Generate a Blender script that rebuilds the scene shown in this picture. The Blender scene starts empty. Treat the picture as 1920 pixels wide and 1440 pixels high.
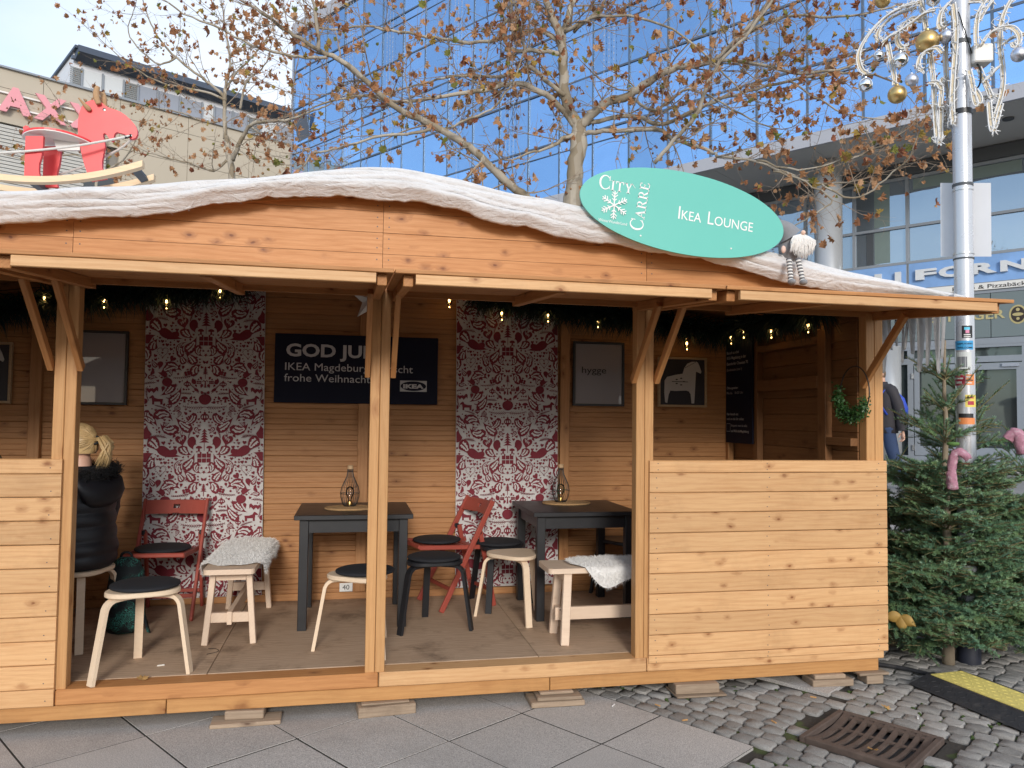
import bpy, bmesh, math, random
from mathutils import Vector, Matrix, Euler, noise
from math import sin, cos, pi, radians, sqrt, atan2, exp

scene = bpy.context.scene
COL = scene.collection
R = random.Random(11)

# ------------------------------------------------------------------ camera
EYE = 1.57
FPX = 1440.0
YAW, PITCH, ROLL = radians(11.6), radians(2.47), radians(0.7)
_f = Vector((sin(YAW) * cos(PITCH), cos(YAW) * cos(PITCH), sin(PITCH)))
_r0 = _f.cross(Vector((0, 0, 1))).normalized()
_u0 = _r0.cross(_f)
_r = _r0 * cos(ROLL) + _u0 * sin(ROLL)
_u = _u0 * cos(ROLL) - _r0 * sin(ROLL)
CAMP = Vector((0, 0, EYE))
cd = bpy.data.cameras.new('camera')
cam = bpy.data.objects.new('camera', cd)
COL.objects.link(cam)
cd.sensor_width = 36.0
cd.lens = 36.0 * FPX / 1920.0
cd.clip_start = 0.05
cd.clip_end = 600.0
cam.matrix_world = Matrix(((_r.x, _u.x, -_f.x, 0), (_r.y, _u.y, -_f.y, 0), (_r.z, _u.z, -_f.z, EYE), (0, 0, 0, 1)))
scene.camera = cam


def ray(x, y):
    return _f + _r * ((x - 960) / FPX) - _u * ((y - 720) / FPX)


def at(x, y, d):
    """point seen at photo pixel x, y at distance d along the view axis"""
    return CAMP + ray(x, y) * d


def atY(x, y, Y):
    d = ray(x, y)
    return CAMP + d * (Y / d.y)


# ------------------------------------------------------------------ light
SUN_EL, SUN_AZ = radians(18.5), radians(185)      # azimuth clockwise from +Y
world = bpy.data.worlds.new('World')
scene.world = world
world.use_nodes = True
wn = world.node_tree
wn.nodes.clear()


def N(nt, typ, ins=None, **props):
    n = nt.nodes.new(typ)
    for k, v in props.items():
        setattr(n, k, v)
    for k, v in (ins or {}).items():
        s = n.inputs[k]
        if isinstance(v, bpy.types.NodeSocket):
            nt.links.new(v, s)
        elif isinstance(v, bpy.types.Node):
            nt.links.new(v.outputs[0], s)
        else:
            s.default_value = v
    return n


def M2(nt, op, a, b=0.0, clamp=False):
    n = N(nt, 'ShaderNodeMath', {0: a, 1: b}, operation=op)
    n.use_clamp = clamp
    return n.outputs[0]


def SM(nt, v, a, b):
    """smooth step of v from a to b"""
    n = N(nt, 'ShaderNodeMapRange', {0: v, 1: a, 2: b}, interpolation_type='SMOOTHSTEP')
    return n.outputs[0]


def MIX(nt, f, a, b, blend='MIX'):
    n = nt.nodes.new('ShaderNodeMix')
    n.data_type = 'RGBA'
    n.blend_type = blend
    for i, v in ((0, f), (6, a), (7, b)):
        if isinstance(v, bpy.types.NodeSocket):
            nt.links.new(v, n.inputs[i])
        elif i == 0:
            n.inputs[0].default_value = v
        else:
            n.inputs[i].default_value = (*v[:3], 1)
    return n.outputs[2]


SKY = N(wn, 'ShaderNodeTexSky')
SKY.sky_type = 'NISHITA'
SKY.sun_disc = False
SKY.sun_elevation = SUN_EL
SKY.sun_rotation = SUN_AZ
SKY.air_density = 1.0
SKY.dust_density = 1.2
SKY.ozone_density = 1.6
_tc = N(wn, 'ShaderNodeTexCoord')
_mp = N(wn, 'ShaderNodeMapping', {0: _tc.outputs['Generated'], 1: (0.35, 0.2, 0.0), 3: (1.0, 1.0, 2.2)})
_cl = N(wn, 'ShaderNodeTexNoise', {'Vector': _mp.outputs[0], 'Scale': 1.7, 'Detail': 7.0, 'Roughness': 0.55, 'Distortion': 0.35})
_cf = M2(wn, 'ADD', 0.5, M2(wn, 'MULTIPLY', SM(wn, _cl.outputs[0], 0.3, 0.6), 0.42))
# thin winter cloud nearly everywhere, opening to blue in the west where the glass front looks
_dt = N(wn, 'ShaderNodeVectorMath', {0: _tc.outputs['Generated'], 1: (-0.92, 0.15, 0.36)}, operation='DOT_PRODUCT')
_gap = SM(wn, M2(wn, 'ADD', _dt.outputs['Value'], M2(wn, 'MULTIPLY', M2(wn, 'SUBTRACT', _cl.outputs[0], 0.5), 1.3)), 0.45, 0.9)
_cf = M2(wn, 'MULTIPLY', _cf, M2(wn, 'SUBTRACT', 1.0, M2(wn, 'MULTIPLY', _gap, 0.82)))
_c2 = MIX(wn, _cf, SKY.outputs[0], (3.6, 3.85, 4.2))
_bg = N(wn, 'ShaderNodeBackground', {0: _c2, 1: 0.15})
_out = N(wn, 'ShaderNodeOutputWorld', {0: _bg.outputs[0]})

sl = bpy.data.lights.new('sun', 'SUN')
sl.energy = 1.22
sl.angle = radians(13)
sl.color = (1.0, 0.94, 0.87)
sun = bpy.data.objects.new('sun', sl)
COL.objects.link(sun)
_sd = Vector((sin(SUN_AZ) * cos(SUN_EL), cos(SUN_AZ) * cos(SUN_EL), sin(SUN_EL)))
sun.rotation_euler = (-_sd).to_track_quat('-Z', 'Y').to_euler()
sun.location = (0, -5, 12)

vs = scene.view_settings
vs.view_transform = 'Standard'
vs.look = 'None'
vs.gamma = 1
vs.use_curve_mapping = False
vs.exposure = 0.97
scene.cycles.max_bounces = 7
scene.cycles.diffuse_bounces = 4
scene.cycles.transparent_max_bounces = 12
scene.cycles.use_denoising = True
scene.cycles.sample_clamp_indirect = 6.0

# ------------------------------------------------------------------ materials


def new_mat(name):
    m = bpy.data.materials.new(name)
    m.use_nodes = True
    nt = m.node_tree
    nt.nodes.clear()
    o = nt.nodes.new('ShaderNodeOutputMaterial')
    b = nt.nodes.new('ShaderNodeBsdfPrincipled')
    nt.links.new(b.outputs[0], o.inputs[0])
    return m, nt, b


def setb(nt, b, **k):
    for n, v in k.items():
        n = n.replace('_', ' ')
        s = b.inputs[n]
        if isinstance(v, bpy.types.NodeSocket):
            nt.links.new(v, s)
        elif isinstance(v, (tuple, list)) and len(v) == 3 and n != 'Normal':
            s.default_value = (*v, 1)
        else:
            s.default_value = v


def bump(nt, b, h, strength=0.3, dist=0.01):
    n = N(nt, 'ShaderNodeBump', {'Height': h, 'Strength': strength, 'Distance': dist})
    nt.links.new(n.outputs[0], b.inputs['Normal'])


def flat(name, col, rough=0.6, metal=0.0, var=0.12, scale=9.0, bmp=0.0, spec=0.5, coat=0.0, dirt=None):
    """plain paint / plastic / cloth with a little unevenness in tone and gloss"""
    m, nt, b = new_mat(name)
    tc = N(nt, 'ShaderNodeTexCoord')
    oi = N(nt, 'ShaderNodeObjectInfo')
    no = N(nt, 'ShaderNodeTexNoise', {'Vector': tc.outputs['Object'], 'Scale': scale, 'Detail': 6.0, 'Roughness': 0.62})
    lo = tuple(c * (1 - var) for c in col)
    hi = tuple(min(1, c * (1 + var)) for c in col)
    c = MIX(nt, no.outputs[0], lo, hi)
    if dirt:
        n2 = N(nt, 'ShaderNodeTexNoise', {'Vector': tc.outputs['Object'], 'Scale': scale * 0.45, 'Detail': 8.0, 'Roughness': 0.7})
        c = MIX(nt, M2(nt, 'MULTIPLY', SM(nt, n2.outputs[0], 0.5, 0.75), dirt[1]), c, dirt[0])
    setb(nt, b, Base_Color=c, Metallic=metal, Specular_IOR_Level=spec, Coat_Weight=coat)
    setb(nt, b, Roughness=M2(nt, 'ADD', rough - 0.06, M2(nt, 'MULTIPLY', no.outputs[0], 0.12)))
    if bmp:
        n3 = N(nt, 'ShaderNodeTexNoise', {'Vector': tc.outputs['Object'], 'Scale': scale * 12, 'Detail': 3.0})
        bump(nt, b, n3.outputs[0], bmp, 0.004)
    return m


def pine(name, light, dark, knot=(0.2, 0.075, 0.02), rough=0.5, knots=1.0, along=0, grain=1.0, stain=0.0, kscale=1.0, var=0.1):
    """stained softwood, grain along local x (along=0) or z (along=2)"""
    m, nt, b = new_mat(name)
    tc = N(nt, 'ShaderNodeTexCoord')
    oi = N(nt, 'ShaderNodeObjectInfo')
    off = N(nt, 'ShaderNodeVectorMath', {0: (17.3, 9.1, 23.7), 3: oi.outputs['Random']}, operation='SCALE')
    p = N(nt, 'ShaderNodeVectorMath', {0: tc.outputs['Object'], 1: off.outputs[0]}, operation='ADD')
    s = N(nt, 'ShaderNodeSeparateXYZ', {0: p.outputs[0]})
    X = s.outputs[along]
    Z = s.outputs[2 - along]
    Y = s.outputs[1]
    cross = M2(nt, 'ADD', Z, Y)
    # knots
    kv = N(nt, 'ShaderNodeCombineXYZ', {0: M2(nt, 'MULTIPLY', X, 6.0 * kscale), 1: 0.0, 2: M2(nt, 'MULTIPLY', cross, 10.5 * kscale)})
    kn = N(nt, 'ShaderNodeTexNoise', {'Vector': kv.outputs[0], 'Scale': 3.0, 'Detail': 3.0})
    kv = N(nt, 'ShaderNodeVectorMath', {0: kv.outputs[0], 1: N(nt, 'ShaderNodeVectorMath', {0: kn.outputs['Color'], 3: 0.2}, operation='SCALE').outputs[0]}, operation='ADD')
    vo = N(nt, 'ShaderNodeTexVoronoi', {'Vector': kv.outputs[0], 'Scale': 1.0, 'Randomness': 1.0})
    vc = N(nt, 'ShaderNodeSeparateColor', {0: vo.outputs['Color']})
    has = SM(nt, vc.outputs[0], 0.30, 0.31)
    d = vo.outputs['Distance']
    size = M2(nt, 'ADD', 0.10, M2(nt, 'MULTIPLY', M2(nt, 'POWER', vc.outputs[1], 2.0), 0.11))
    kk = M2(nt, 'MULTIPLY', N(nt, 'ShaderNodeMapRange', {0: d, 1: size, 2: M2(nt, 'MULTIPLY', size, 0.35)}, interpolation_type='SMOOTHSTEP').outputs[0], has)
    halo = M2(nt, 'MULTIPLY', SM(nt, d, 0.34, 0.06), has)
    # grain lines bend round the knots
    wob = N(nt, 'ShaderNodeTexNoise', {'Vector': N(nt, 'ShaderNodeCombineXYZ', {0: M2(nt, 'MULTIPLY', X, 1.3), 1: M2(nt, 'MULTIPLY', Y, 5.0), 2: M2(nt, 'MULTIPLY', Z, 7.0)}).outputs[0], 'Scale': 1.0, 'Detail': 2.0})
    gz = M2(nt, 'ADD', M2(nt, 'MULTIPLY', cross, 210.0), M2(nt, 'ADD', M2(nt, 'MULTIPLY', wob.outputs[0], 24.0), M2(nt, 'MULTIPLY', halo, 7.0)))
    ring = M2(nt, 'ADD', 0.5, M2(nt, 'MULTIPLY', M2(nt, 'SINE', gz), 0.5))
    ring = M2(nt, 'POWER', ring, 2.0)
    fib = N(nt, 'ShaderNodeTexNoise', {'Vector': N(nt, 'ShaderNodeCombineXYZ', {0: M2(nt, 'MULTIPLY', X, 7.0), 1: M2(nt, 'MULTIPLY', Y, 190.0), 2: M2(nt, 'MULTIPLY', Z, 190.0)}).outputs[0], 'Scale': 1.0, 'Detail': 4.0, 'Roughness': 0.6})
    big = N(nt, 'ShaderNodeTexNoise', {'Vector': N(nt, 'ShaderNodeCombineXYZ', {0: M2(nt, 'MULTIPLY', X, 2.6), 1: Y, 2: M2(nt, 'MULTIPLY', Z, 11.0)}).outputs[0], 'Scale': 1.0, 'Detail': 5.0, 'Roughness': 0.6})
    g = M2(nt, 'ADD', M2(nt, 'MULTIPLY', ring, 0.22 * grain), M2(nt, 'MULTIPLY', SM(nt, fib.outputs[0], 0.35, 0.7), 0.34 * grain))
    g = M2(nt, 'ADD', g, M2(nt, 'MULTIPLY', M2(nt, 'SUBTRACT', big.outputs[0], 0.45), 0.75), clamp=True)
    c = MIX(nt, g, light, dark)
    c = MIX(nt, M2(nt, 'MULTIPLY', halo, 0.62 * knots), c, tuple(0.45 * a + 0.55 * q for a, q in zip(dark, knot)))
    c = MIX(nt, M2(nt, 'MULTIPLY', kk, 1.0 * knots), c, knot)
    # each board its own tone
    v = M2(nt, 'ADD', 1.0 - var, M2(nt, 'MULTIPLY', oi.outputs['Random'], 2 * var))
    c = N(nt, 'ShaderNodeVectorMath', {0: c, 3: v}, operation='SCALE').outputs[0]
    if stain:
        st = N(nt, 'ShaderNodeTexNoise', {'Vector': p.outputs[0], 'Scale': 2.3, 'Detail': 6.0, 'Roughness': 0.7})
        c = MIX(nt, M2(nt, 'MULTIPLY', SM(nt, st.outputs[0], 0.48, 0.72), stain), c, tuple(q * 0.45 for q in dark))
    setb(nt, b, Base_Color=c, Roughness=M2(nt, 'ADD', rough, M2(nt, 'MULTIPLY', g, 0.14)), Specular_IOR_Level=0.4)
    bump(nt, b, M2(nt, 'ADD', M2(nt, 'MULTIPLY', g, -0.5), M2(nt, 'MULTIPLY', kk, -0.4)), 0.35, 0.0016)
    return m


def granite(name, base, spread=0.35, scale=420.0, rough=0.85, stain=0.35, bmp=0.5, big=1.6, ov=0.14, gum=False):
    m, nt, b = new_mat(name)
    tc = N(nt, 'ShaderNodeTexCoord')
    geo = N(nt, 'ShaderNodeNewGeometry')
    oi = N(nt, 'ShaderNodeObjectInfo')
    P = geo.outputs['Position']
    n1 = N(nt, 'ShaderNodeTexNoise', {'Vector': P, 'Scale': scale, 'Detail': 2.0, 'Roughness': 0.7})
    n2 = N(nt, 'ShaderNodeTexNoise', {'Vector': P, 'Scale': big, 'Detail': 8.0, 'Roughness': 0.65})
    n3 = N(nt, 'ShaderNodeTexNoise', {'Vector': P, 'Scale': 38.0, 'Detail': 4.0, 'Roughness': 0.7})
    lo = tuple(c * (1 - spread) for c in base)
    hi = tuple(min(1, c * (1 + spread)) for c in base)
    c = MIX(nt, SM(nt, n1.outputs[0], 0.3, 0.7), lo, hi)
    c = MIX(nt, M2(nt, 'MULTIPLY', SM(nt, n2.outputs[0], 0.45, 0.75), stain), c, tuple(q * 0.55 for q in base))
    c = MIX(nt, M2(nt, 'MULTIPLY', SM(nt, n3.outputs[0], 0.5, 0.8), stain * 0.8), c, tuple(q * 0.7 for q in base))
    if gum:
        vg = N(nt, 'ShaderNodeTexVoronoi', {'Vector': P, 'Scale': 2.6})
        vs_ = N(nt, 'ShaderNodeSeparateColor', {0: vg.outputs['Color']})
        c = MIX(nt, M2(nt, 'MULTIPLY', M2(nt, 'MULTIPLY', SM(nt, vg.outputs['Distance'], 0.055, 0.035), SM(nt, vs_.outputs[0], 0.5, 0.52)), 0.75), c, tuple(q * 0.25 for q in base))
    v = M2(nt, 'ADD', 1 - ov, M2(nt, 'MULTIPLY', oi.outputs['Random'], 2 * ov))
    c = N(nt, 'ShaderNodeVectorMath', {0: c, 3: v}, operation='SCALE').outputs[0]
    setb(nt, b, Base_Color=c, Roughness=rough, Specular_IOR_Level=0.3)
    bump(nt, b, M2(nt, 'ADD', n1.outputs[0], M2(nt, 'MULTIPLY', n3.outputs[0], 2.0)), bmp, 0.003)
    return m


def emit(name, col, strength):
    m, nt, b = new_mat(name)
    setb(nt, b, Base_Color=col, Emission_Color=col, Emission_Strength=strength)
    return m


def glassy(name, tint, rough=0.02, metal=0.85, wav=0.02, wscale=0.7):
    """coated window glass that mostly mirrors the sky"""
    m, nt, b = new_mat(name)
    tc = N(nt, 'ShaderNodeTexCoord')
    geo = N(nt, 'ShaderNodeNewGeometry')
    oi = N(nt, 'ShaderNodeObjectInfo')
    no = N(nt, 'ShaderNodeTexNoise', {'Vector': geo.outputs['Position'], 'Scale': wscale, 'Detail': 2.0})
    v = M2(nt, 'ADD', 0.85, M2(nt, 'MULTIPLY', oi.outputs['Random'], 0.3))
    c = N(nt, 'ShaderNodeVectorMath', {0: tint, 3: v}, operation='SCALE').outputs[0]
    setb(nt, b, Base_Color=c, Metallic=metal, Roughness=rough)
    bump(nt, b, no.outputs[0], wav, 0.3)
    return m


def clear_glass(name, tint=(1, 1, 1)):
    m = bpy.data.materials.new(name)
    m.use_nodes = True
    nt = m.node_tree
    nt.nodes.clear()
    fr = N(nt, 'ShaderNodeFresnel', {0: 1.45})
    t = N(nt, 'ShaderNodeBsdfTransparent', {0: (*tint, 1)})
    g = N(nt, 'ShaderNodeBsdfGlossy', {'Roughness': 0.02})
    x = N(nt, 'ShaderNodeMixShader', {0: fr.outputs[0], 1: t.outputs[0], 2: g.outputs[0]})
    N(nt, 'ShaderNodeOutputMaterial', {0: x.outputs[0]})
    return m


PL = pine('pine_honey', (0.66, 0.40, 0.195), (0.48, 0.232, 0.09), knot=(0.22, 0.078, 0.025), var=0.10, stain=0.2, kscale=1.22)
PG = pine('pine_amber', (0.52, 0.243, 0.088), (0.34, 0.132, 0.04), knot=(0.16, 0.05, 0.014), var=0.07)
PP = pine('pine_post', (0.57, 0.315, 0.13), (0.41, 0.188, 0.065), knot=(0.26, 0.09, 0.025), var=0.05, kscale=0.7)
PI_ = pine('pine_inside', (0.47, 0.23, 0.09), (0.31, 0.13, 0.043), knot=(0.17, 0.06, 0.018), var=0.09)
PB = pine('pine_beam', (0.53, 0.275, 0.1), (0.36, 0.155, 0.048), knot=(0.17, 0.055, 0.015), var=0.06, stain=0.25, kscale=0.6)
FLOORM = pine('plywood_worn', (0.56, 0.405, 0.28), (0.34, 0.225, 0.14), knot=(0.09, 0.055, 0.035), rough=0.72, knots=0.3, grain=1.3, stain=0.85, var=0.06)
SCRAP = pine('scrap_wood', (0.36, 0.27, 0.19), (0.2, 0.14, 0.095), knot=(0.1, 0.06, 0.04), rough=0.8, stain=0.4, var=0.2)
BIRCH = pine('birch', (0.78, 0.62, 0.45), (0.66, 0.48, 0.32), knot=(0.6, 0.42, 0.28), knots=0.15, grain=0.5, rough=0.45, var=0.04)
ASPEN = pine('aspen', (0.74, 0.58, 0.44), (0.62, 0.45, 0.32), knot=(0.5, 0.33, 0.22), knots=0.3, grain=0.6, rough=0.55, var=0.05)
ROCKW = pine('rocker_wood', (0.74, 0.56, 0.36), (0.62, 0.42, 0.24), knot=(0.5, 0.3, 0.16), knots=0.1, grain=0.7, rough=0.5, var=0.03)
BLK = flat('black_paint', (0.016, 0.017, 0.02), 0.42, bmp=0.08, var=0.25)
BLKSEAT = flat('black_cushion', (0.012, 0.013, 0.017), 0.85, bmp=0.25, var=0.3)
REDP = flat('red_brown_paint', (0.34, 0.066, 0.045), 0.45, bmp=0.05)
REDM = flat('moose_red', (0.72, 0.045, 0.05), 0.38, var=0.05)
STEEL = flat('zinc_steel', (0.6, 0.6, 0.6), 0.35, metal=0.9)
GREYW = flat('grey_frame_paint', (0.24, 0.27, 0.31), 0.45, var=0.06)
DGREY = flat('dark_grey_paint', (0.06, 0.068, 0.078), 0.5, var=0.1)
WHITE = flat('white_plastic', (0.72, 0.72, 0.70), 0.45, var=0.05)
INK = flat('black_ink', (0.01, 0.01, 0.012), 0.6)
WHITEINK = flat('white_ink', (0.78, 0.78, 0.78), 0.6, var=0.02)
GREYINK = flat('pale_grey_ink', (0.52, 0.52, 0.53), 0.6, var=0.04)
NAVY = flat('navy_board', (0.009, 0.011, 0.026), 0.6, var=0.15, spec=0.15)
TEAL = flat('teal_board', (0.12, 0.475, 0.41), 0.36, var=0.04, scale=3)
CREAM = flat('cream_ink', (0.72, 0.69, 0.62), 0.7, var=0.03)
OXBLOOD = flat('dark_red_ink', (0.18, 0.013, 0.026), 0.75, var=0.1)
BANNERC = flat('banner_cloth', (0.57, 0.555, 0.54), 0.85, var=0.05, bmp=0.1)

# ------------------------------------------------------------------ mesh and object helpers
ORG = {}


class MB:
    def __init__(s):
        s.v, s.f, s.m, s.k = [], [], [], 0

    def add(s, vs, fs, M=None):
        o = len(s.v)
        s.v += [(M @ Vector(p)) if M else Vector(p) for p in vs]
        for f in fs:
            s.f.append([o + i for i in f])
            s.m.append(s.k)
        return s

    def mat(s, k):
        s.k = k
        return s

    def box(s, c, d, M=None, ch=0.0):
        x, y, z = d[0] / 2, d[1] / 2, d[2] / 2
        T = Matrix.Translation(c)
        if M:
            T = T @ M.to_4x4()
        if ch <= 0:
            vs = [(a * x, b * y, e * z) for a in (-1, 1) for b in (-1, 1) for e in (-1, 1)]
            fs = [(0, 1, 3, 2), (4, 6, 7, 5), (0, 4, 5, 1), (2, 3, 7, 6), (0, 2, 6, 4), (1, 5, 7, 3)]
            return s.add(vs, fs, T)
        bm = bmesh.new()
        bmesh.ops.create_cube(bm, size=1.0, matrix=Matrix.Diagonal((d[0], d[1], d[2], 1)))
        bmesh.ops.bevel(bm, geom=bm.edges[:], offset=ch, segments=1, affect='EDGES')
        bm.verts.index_update()
        s.add([v.co.copy() for v in bm.verts], [[v.index for v in f.verts] for f in bm.faces], T)
        bm.free()
        return s

    def beam(s, p0, p1, w, h, up=(0, 0, 1), ch=0.0):
        """box from p0 to p1, w across, h along up"""
        p0, p1 = Vector(p0), Vector(p1)
        x = (p1 - p0)
        L = x.length
        x = x / L
        u = Vector(up)
        y = u.cross(x)
        if y.length < 1e-5:
            y = Vector((0, 1, 0)).cross(x)
        y.normalize()
        z = x.cross(y)
        return s.box((p0 + p1) / 2, (L, w, h), Matrix((x, y, z)).transposed(), ch)

    def tube(s, pts, r, n=8, caps=True, flat_=None):
        pts = [Vector(p) for p in pts]
        rs = r if isinstance(r, (list, tuple)) else [r] * len(pts)
        if len(rs) != len(pts):
            n0, n1 = len(rs) - 1, len(pts) - 1
            rs = [rs[int(i * n0 / n1)] + (rs[min(n0, int(i * n0 / n1) + 1)] - rs[int(i * n0 / n1)]) * (i * n0 / n1 % 1) for i in range(n1 + 1)]
        ring = []
        prev = None
        for i, p in enumerate(pts):
            t = (pts[min(i + 1, len(pts) - 1)] - pts[max(i - 1, 0)])
            if t.length < 1e-9:
                t = Vector((0, 0, 1))
            t.normalize()
            if prev is None:
                a = Vector((0, 0, 1)) if abs(t.z) < 0.9 else Vector((1, 0, 0))
                u = t.cross(a).normalized()
            else:
                u = prev - t * prev.dot(t)
                if u.length < 1e-6:
                    u = t.orthogonal()
                u.normalize()
            prev = u
            w = t.cross(u)
            ring.append([p + (u * cos(2 * pi * j / n) + w * sin(2 * pi * j / n) * (flat_ or 1)) * rs[i] for j in range(n)])
        vs = [q for rr in ring for q in rr]
        fs = []
        for i in range(len(pts) - 1):
            for j in range(n):
                a, b = i * n + j, i * n + (j + 1) % n
                fs.append((a, b, b + n, a + n))
        if caps:
            fs.append(list(range(n))[::-1])
            fs.append([(len(pts) - 1) * n + j for j in range(n)])
        return s.add(vs, fs)

    def ribbon(s, pts, w, t, side):
        """flat bar along pts: w across along side(i), t thick"""
        pts = [Vector(p) for p in pts]
        vs = []
        for i, p in enumerate(pts):
            d = (pts[min(i + 1, len(pts) - 1)] - pts[max(i - 1, 0)]).normalized()
            a = Vector(side)
            a = (a - d * a.dot(d)).normalized()
            b = d.cross(a)
            for sa, sb in ((-1, -1), (1, -1), (1, 1), (-1, 1)):
                vs.append(p + a * (sa * w / 2) + b * (sb * t / 2))
        fs = []
        for i in range(len(pts) - 1):
            for j in range(4):
                x, y = i * 4 + j, i * 4 + (j + 1) % 4
                fs.append((x, y, y + 4, x + 4))
        fs += [(3, 2, 1, 0), tuple(len(vs) - 4 + j for j in range(4))]
        return s.add(vs, fs)

    def lathe(s, prof, n=24, c=(0, 0, 0), M=None):
        vs, fs = [], []
        for r, z in prof:
            for j in range(n):
                vs.append(Vector(c) + Vector((r * cos(2 * pi * j / n), r * sin(2 * pi * j / n), z)))
        for i in range(len(prof) - 1):
            for j in range(n):
                a, b = i * n + j, i * n + (j + 1) % n
                fs.append((a, b, b + n, a + n))
        if prof[0][0] > 1e-6:
            fs.append(list(range(n))[::-1])
        if prof[-1][0] > 1e-6:
            fs.append([(len(prof) - 1) * n + j for j in range(n)])
        return s.add(vs, fs, M)

    def ell(s, c, rx, ry, rz, n=14, m=9, M=None):
        vs, fs = [], []
        for i in range(m + 1):
            a = pi * i / m
            for j in range(n):
                b = 2 * pi * j / n
                vs.append((rx * sin(a) * cos(b), ry * sin(a) * sin(b), rz * cos(a)))
        for i in range(m):
            for j in range(n):
                x, y = i * n + j, i * n + (j + 1) % n
                fs.append((x, x + n, y + n, y))
        T = Matrix.Translation(c)
        return s.add(vs, fs, T @ M.to_4x4() if M else T)

    def prism(s, poly, fn, t0, t1):
        """extrude the 2-D polygon between fn(a, b, t0) and fn(a, b, t1)"""
        n = len(poly)
        vs = [fn(a, b, t0) for a, b in poly] + [fn(a, b, t1) for a, b in poly]
        fs = [tuple(range(n))[::-1], tuple(range(n, 2 * n))]
        fs += [(i, (i + 1) % n, n + (i + 1) % n, n + i) for i in range(n)]
        return s.add(vs, fs)

    def poly(s, pts):
        return s.add(pts, [tuple(range(len(pts)))])

    def grid(s, fn, nu, nv, wrap=False):
        vs = [fn(i / nu, j / nv) for i in range(nu + 1) for j in range(nv + 1)]
        w = nv + 1
        return s.add(vs, [(i * w + j, (i + 1) * w + j, (i + 1) * w + j + 1, i * w + j + 1) for i in range(nu) for j in range(nv)])

    def mesh(s, name, mats, smooth=False, c=None, fix=True):
        me = bpy.data.meshes.new(name)
        vs = [v - c for v in s.v] if c else s.v
        me.from_pydata([tuple(v) for v in vs], [], s.f)
        if not isinstance(mats, (list, tuple)):
            mats = [mats]
        for m in mats:
            me.materials.append(m)
        if any(s.m):
            me.polygons.foreach_set('material_index', s.m)
        if fix and len(s.f) < 60000:
            bm = bmesh.new()
            bm.from_mesh(me)
            bmesh.ops.recalc_face_normals(bm, faces=bm.faces[:])
            bm.to_mesh(me)
            bm.free()
        if smooth:
            me.polygons.foreach_set('use_smooth', [True] * len(me.polygons))
            if smooth is not True:
                me.set_sharp_from_angle(angle=radians(smooth))
        me.update()
        return me

    def build(s, name, mats, parent=None, smooth=False, kind=None, origin=True, fix=True):
        c = None
        if origin and s.v:
            lo = Vector((min(v.x for v in s.v), min(v.y for v in s.v), min(v.z for v in s.v)))
            hi = Vector((max(v.x for v in s.v), max(v.y for v in s.v), max(v.z for v in s.v)))
            c = (lo + hi) / 2
        o = bpy.data.objects.new(name, s.mesh(name, mats, smooth, c, fix))
        return place(o, parent, c or Vector((0, 0, 0)), kind)


def place(o, parent, c=Vector((0, 0, 0)), kind=None):
    COL.objects.link(o)
    if parent:
        o.parent = parent
    o.location = c - (ORG.get(parent.name, Vector((0, 0, 0))) if parent else Vector((0, 0, 0)))
    ORG[o.name] = Vector(c)
    if kind:
        o['kind'] = kind
    return o


def inst(name, me, parent, loc, rot=None, scale=None, kind=None):
    """another object on shared mesh data"""
    o = bpy.data.objects.new(name, me)
    place(o, parent, Vector(loc), kind)
    if rot is not None:
        o.rotation_mode = 'QUATERNION'
        o.rotation_quaternion = rot.to_quaternion() if isinstance(rot, (Matrix, Euler)) else rot
    if scale is not None:
        o.scale = scale
    return o


def tag(o, label=None, cat=None, group=None, kind=None):
    if label:
        o['label'] = label
    if cat:
        o['category'] = cat
    if group:
        o['group'] = group
    if kind:
        o['kind'] = kind
    return o


def thing(name, label, cat, loc=(0, 0, 0), rz=0.0, group=None, wld=False):
    """an Empty at the thing's base; wld: its parts are given in world coordinates"""
    o = bpy.data.objects.new(name, None)
    COL.objects.link(o)
    o.empty_display_size = 0.1
    o.location = loc
    o.rotation_euler = (0, 0, rz)
    ORG[o.name] = Vector(loc) if wld else Vector((0, 0, 0))
    return tag(o, label, cat, group)


def copy_tree(o, loc=None, rz=None, label=None, parent=None):
    c = o.copy()
    COL.objects.link(c)
    c.parent = parent
    if loc is not None:
        c.location = loc
    if rz is not None:
        c.rotation_euler = (0, 0, rz)
    if label:
        c['label'] = label
    for ch in [q for q in CH.get(o.name, [])]:
        copy_tree(ch, parent=c)
    return c


CH = {}


def index_children(o):
    CH[o.name] = [q for q in COL.objects if q.parent == o]
    for q in CH[o.name]:
        index_children(q)


_TB = {}


def timber(name, p0, p1, w, h, m, parent, up=(0, 0, 1), ch=0.003):
    """squared timber, local x along the grain; w across, h along up"""
    p0, p1 = Vector(p0), Vector(p1)
    x = p1 - p0
    L = x.length
    x = x / L
    u = Vector(up)
    y = u.cross(x)
    if y.length < 1e-4:
        y = Vector((0, 1, 0)).cross(x)
    y.normalize()
    z = x.cross(y)
    key = (round(L, 3), round(w, 4), round(h, 4), m.name, ch)
    if key not in _TB:
        _TB[key] = MB().box((0, 0, 0), (L, w, h), None, ch).mesh(name, m)
    return inst(name, _TB[key], parent, (p0 + p1) / 2, Matrix((x, y, z)).transposed())


_TX = {}


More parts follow.
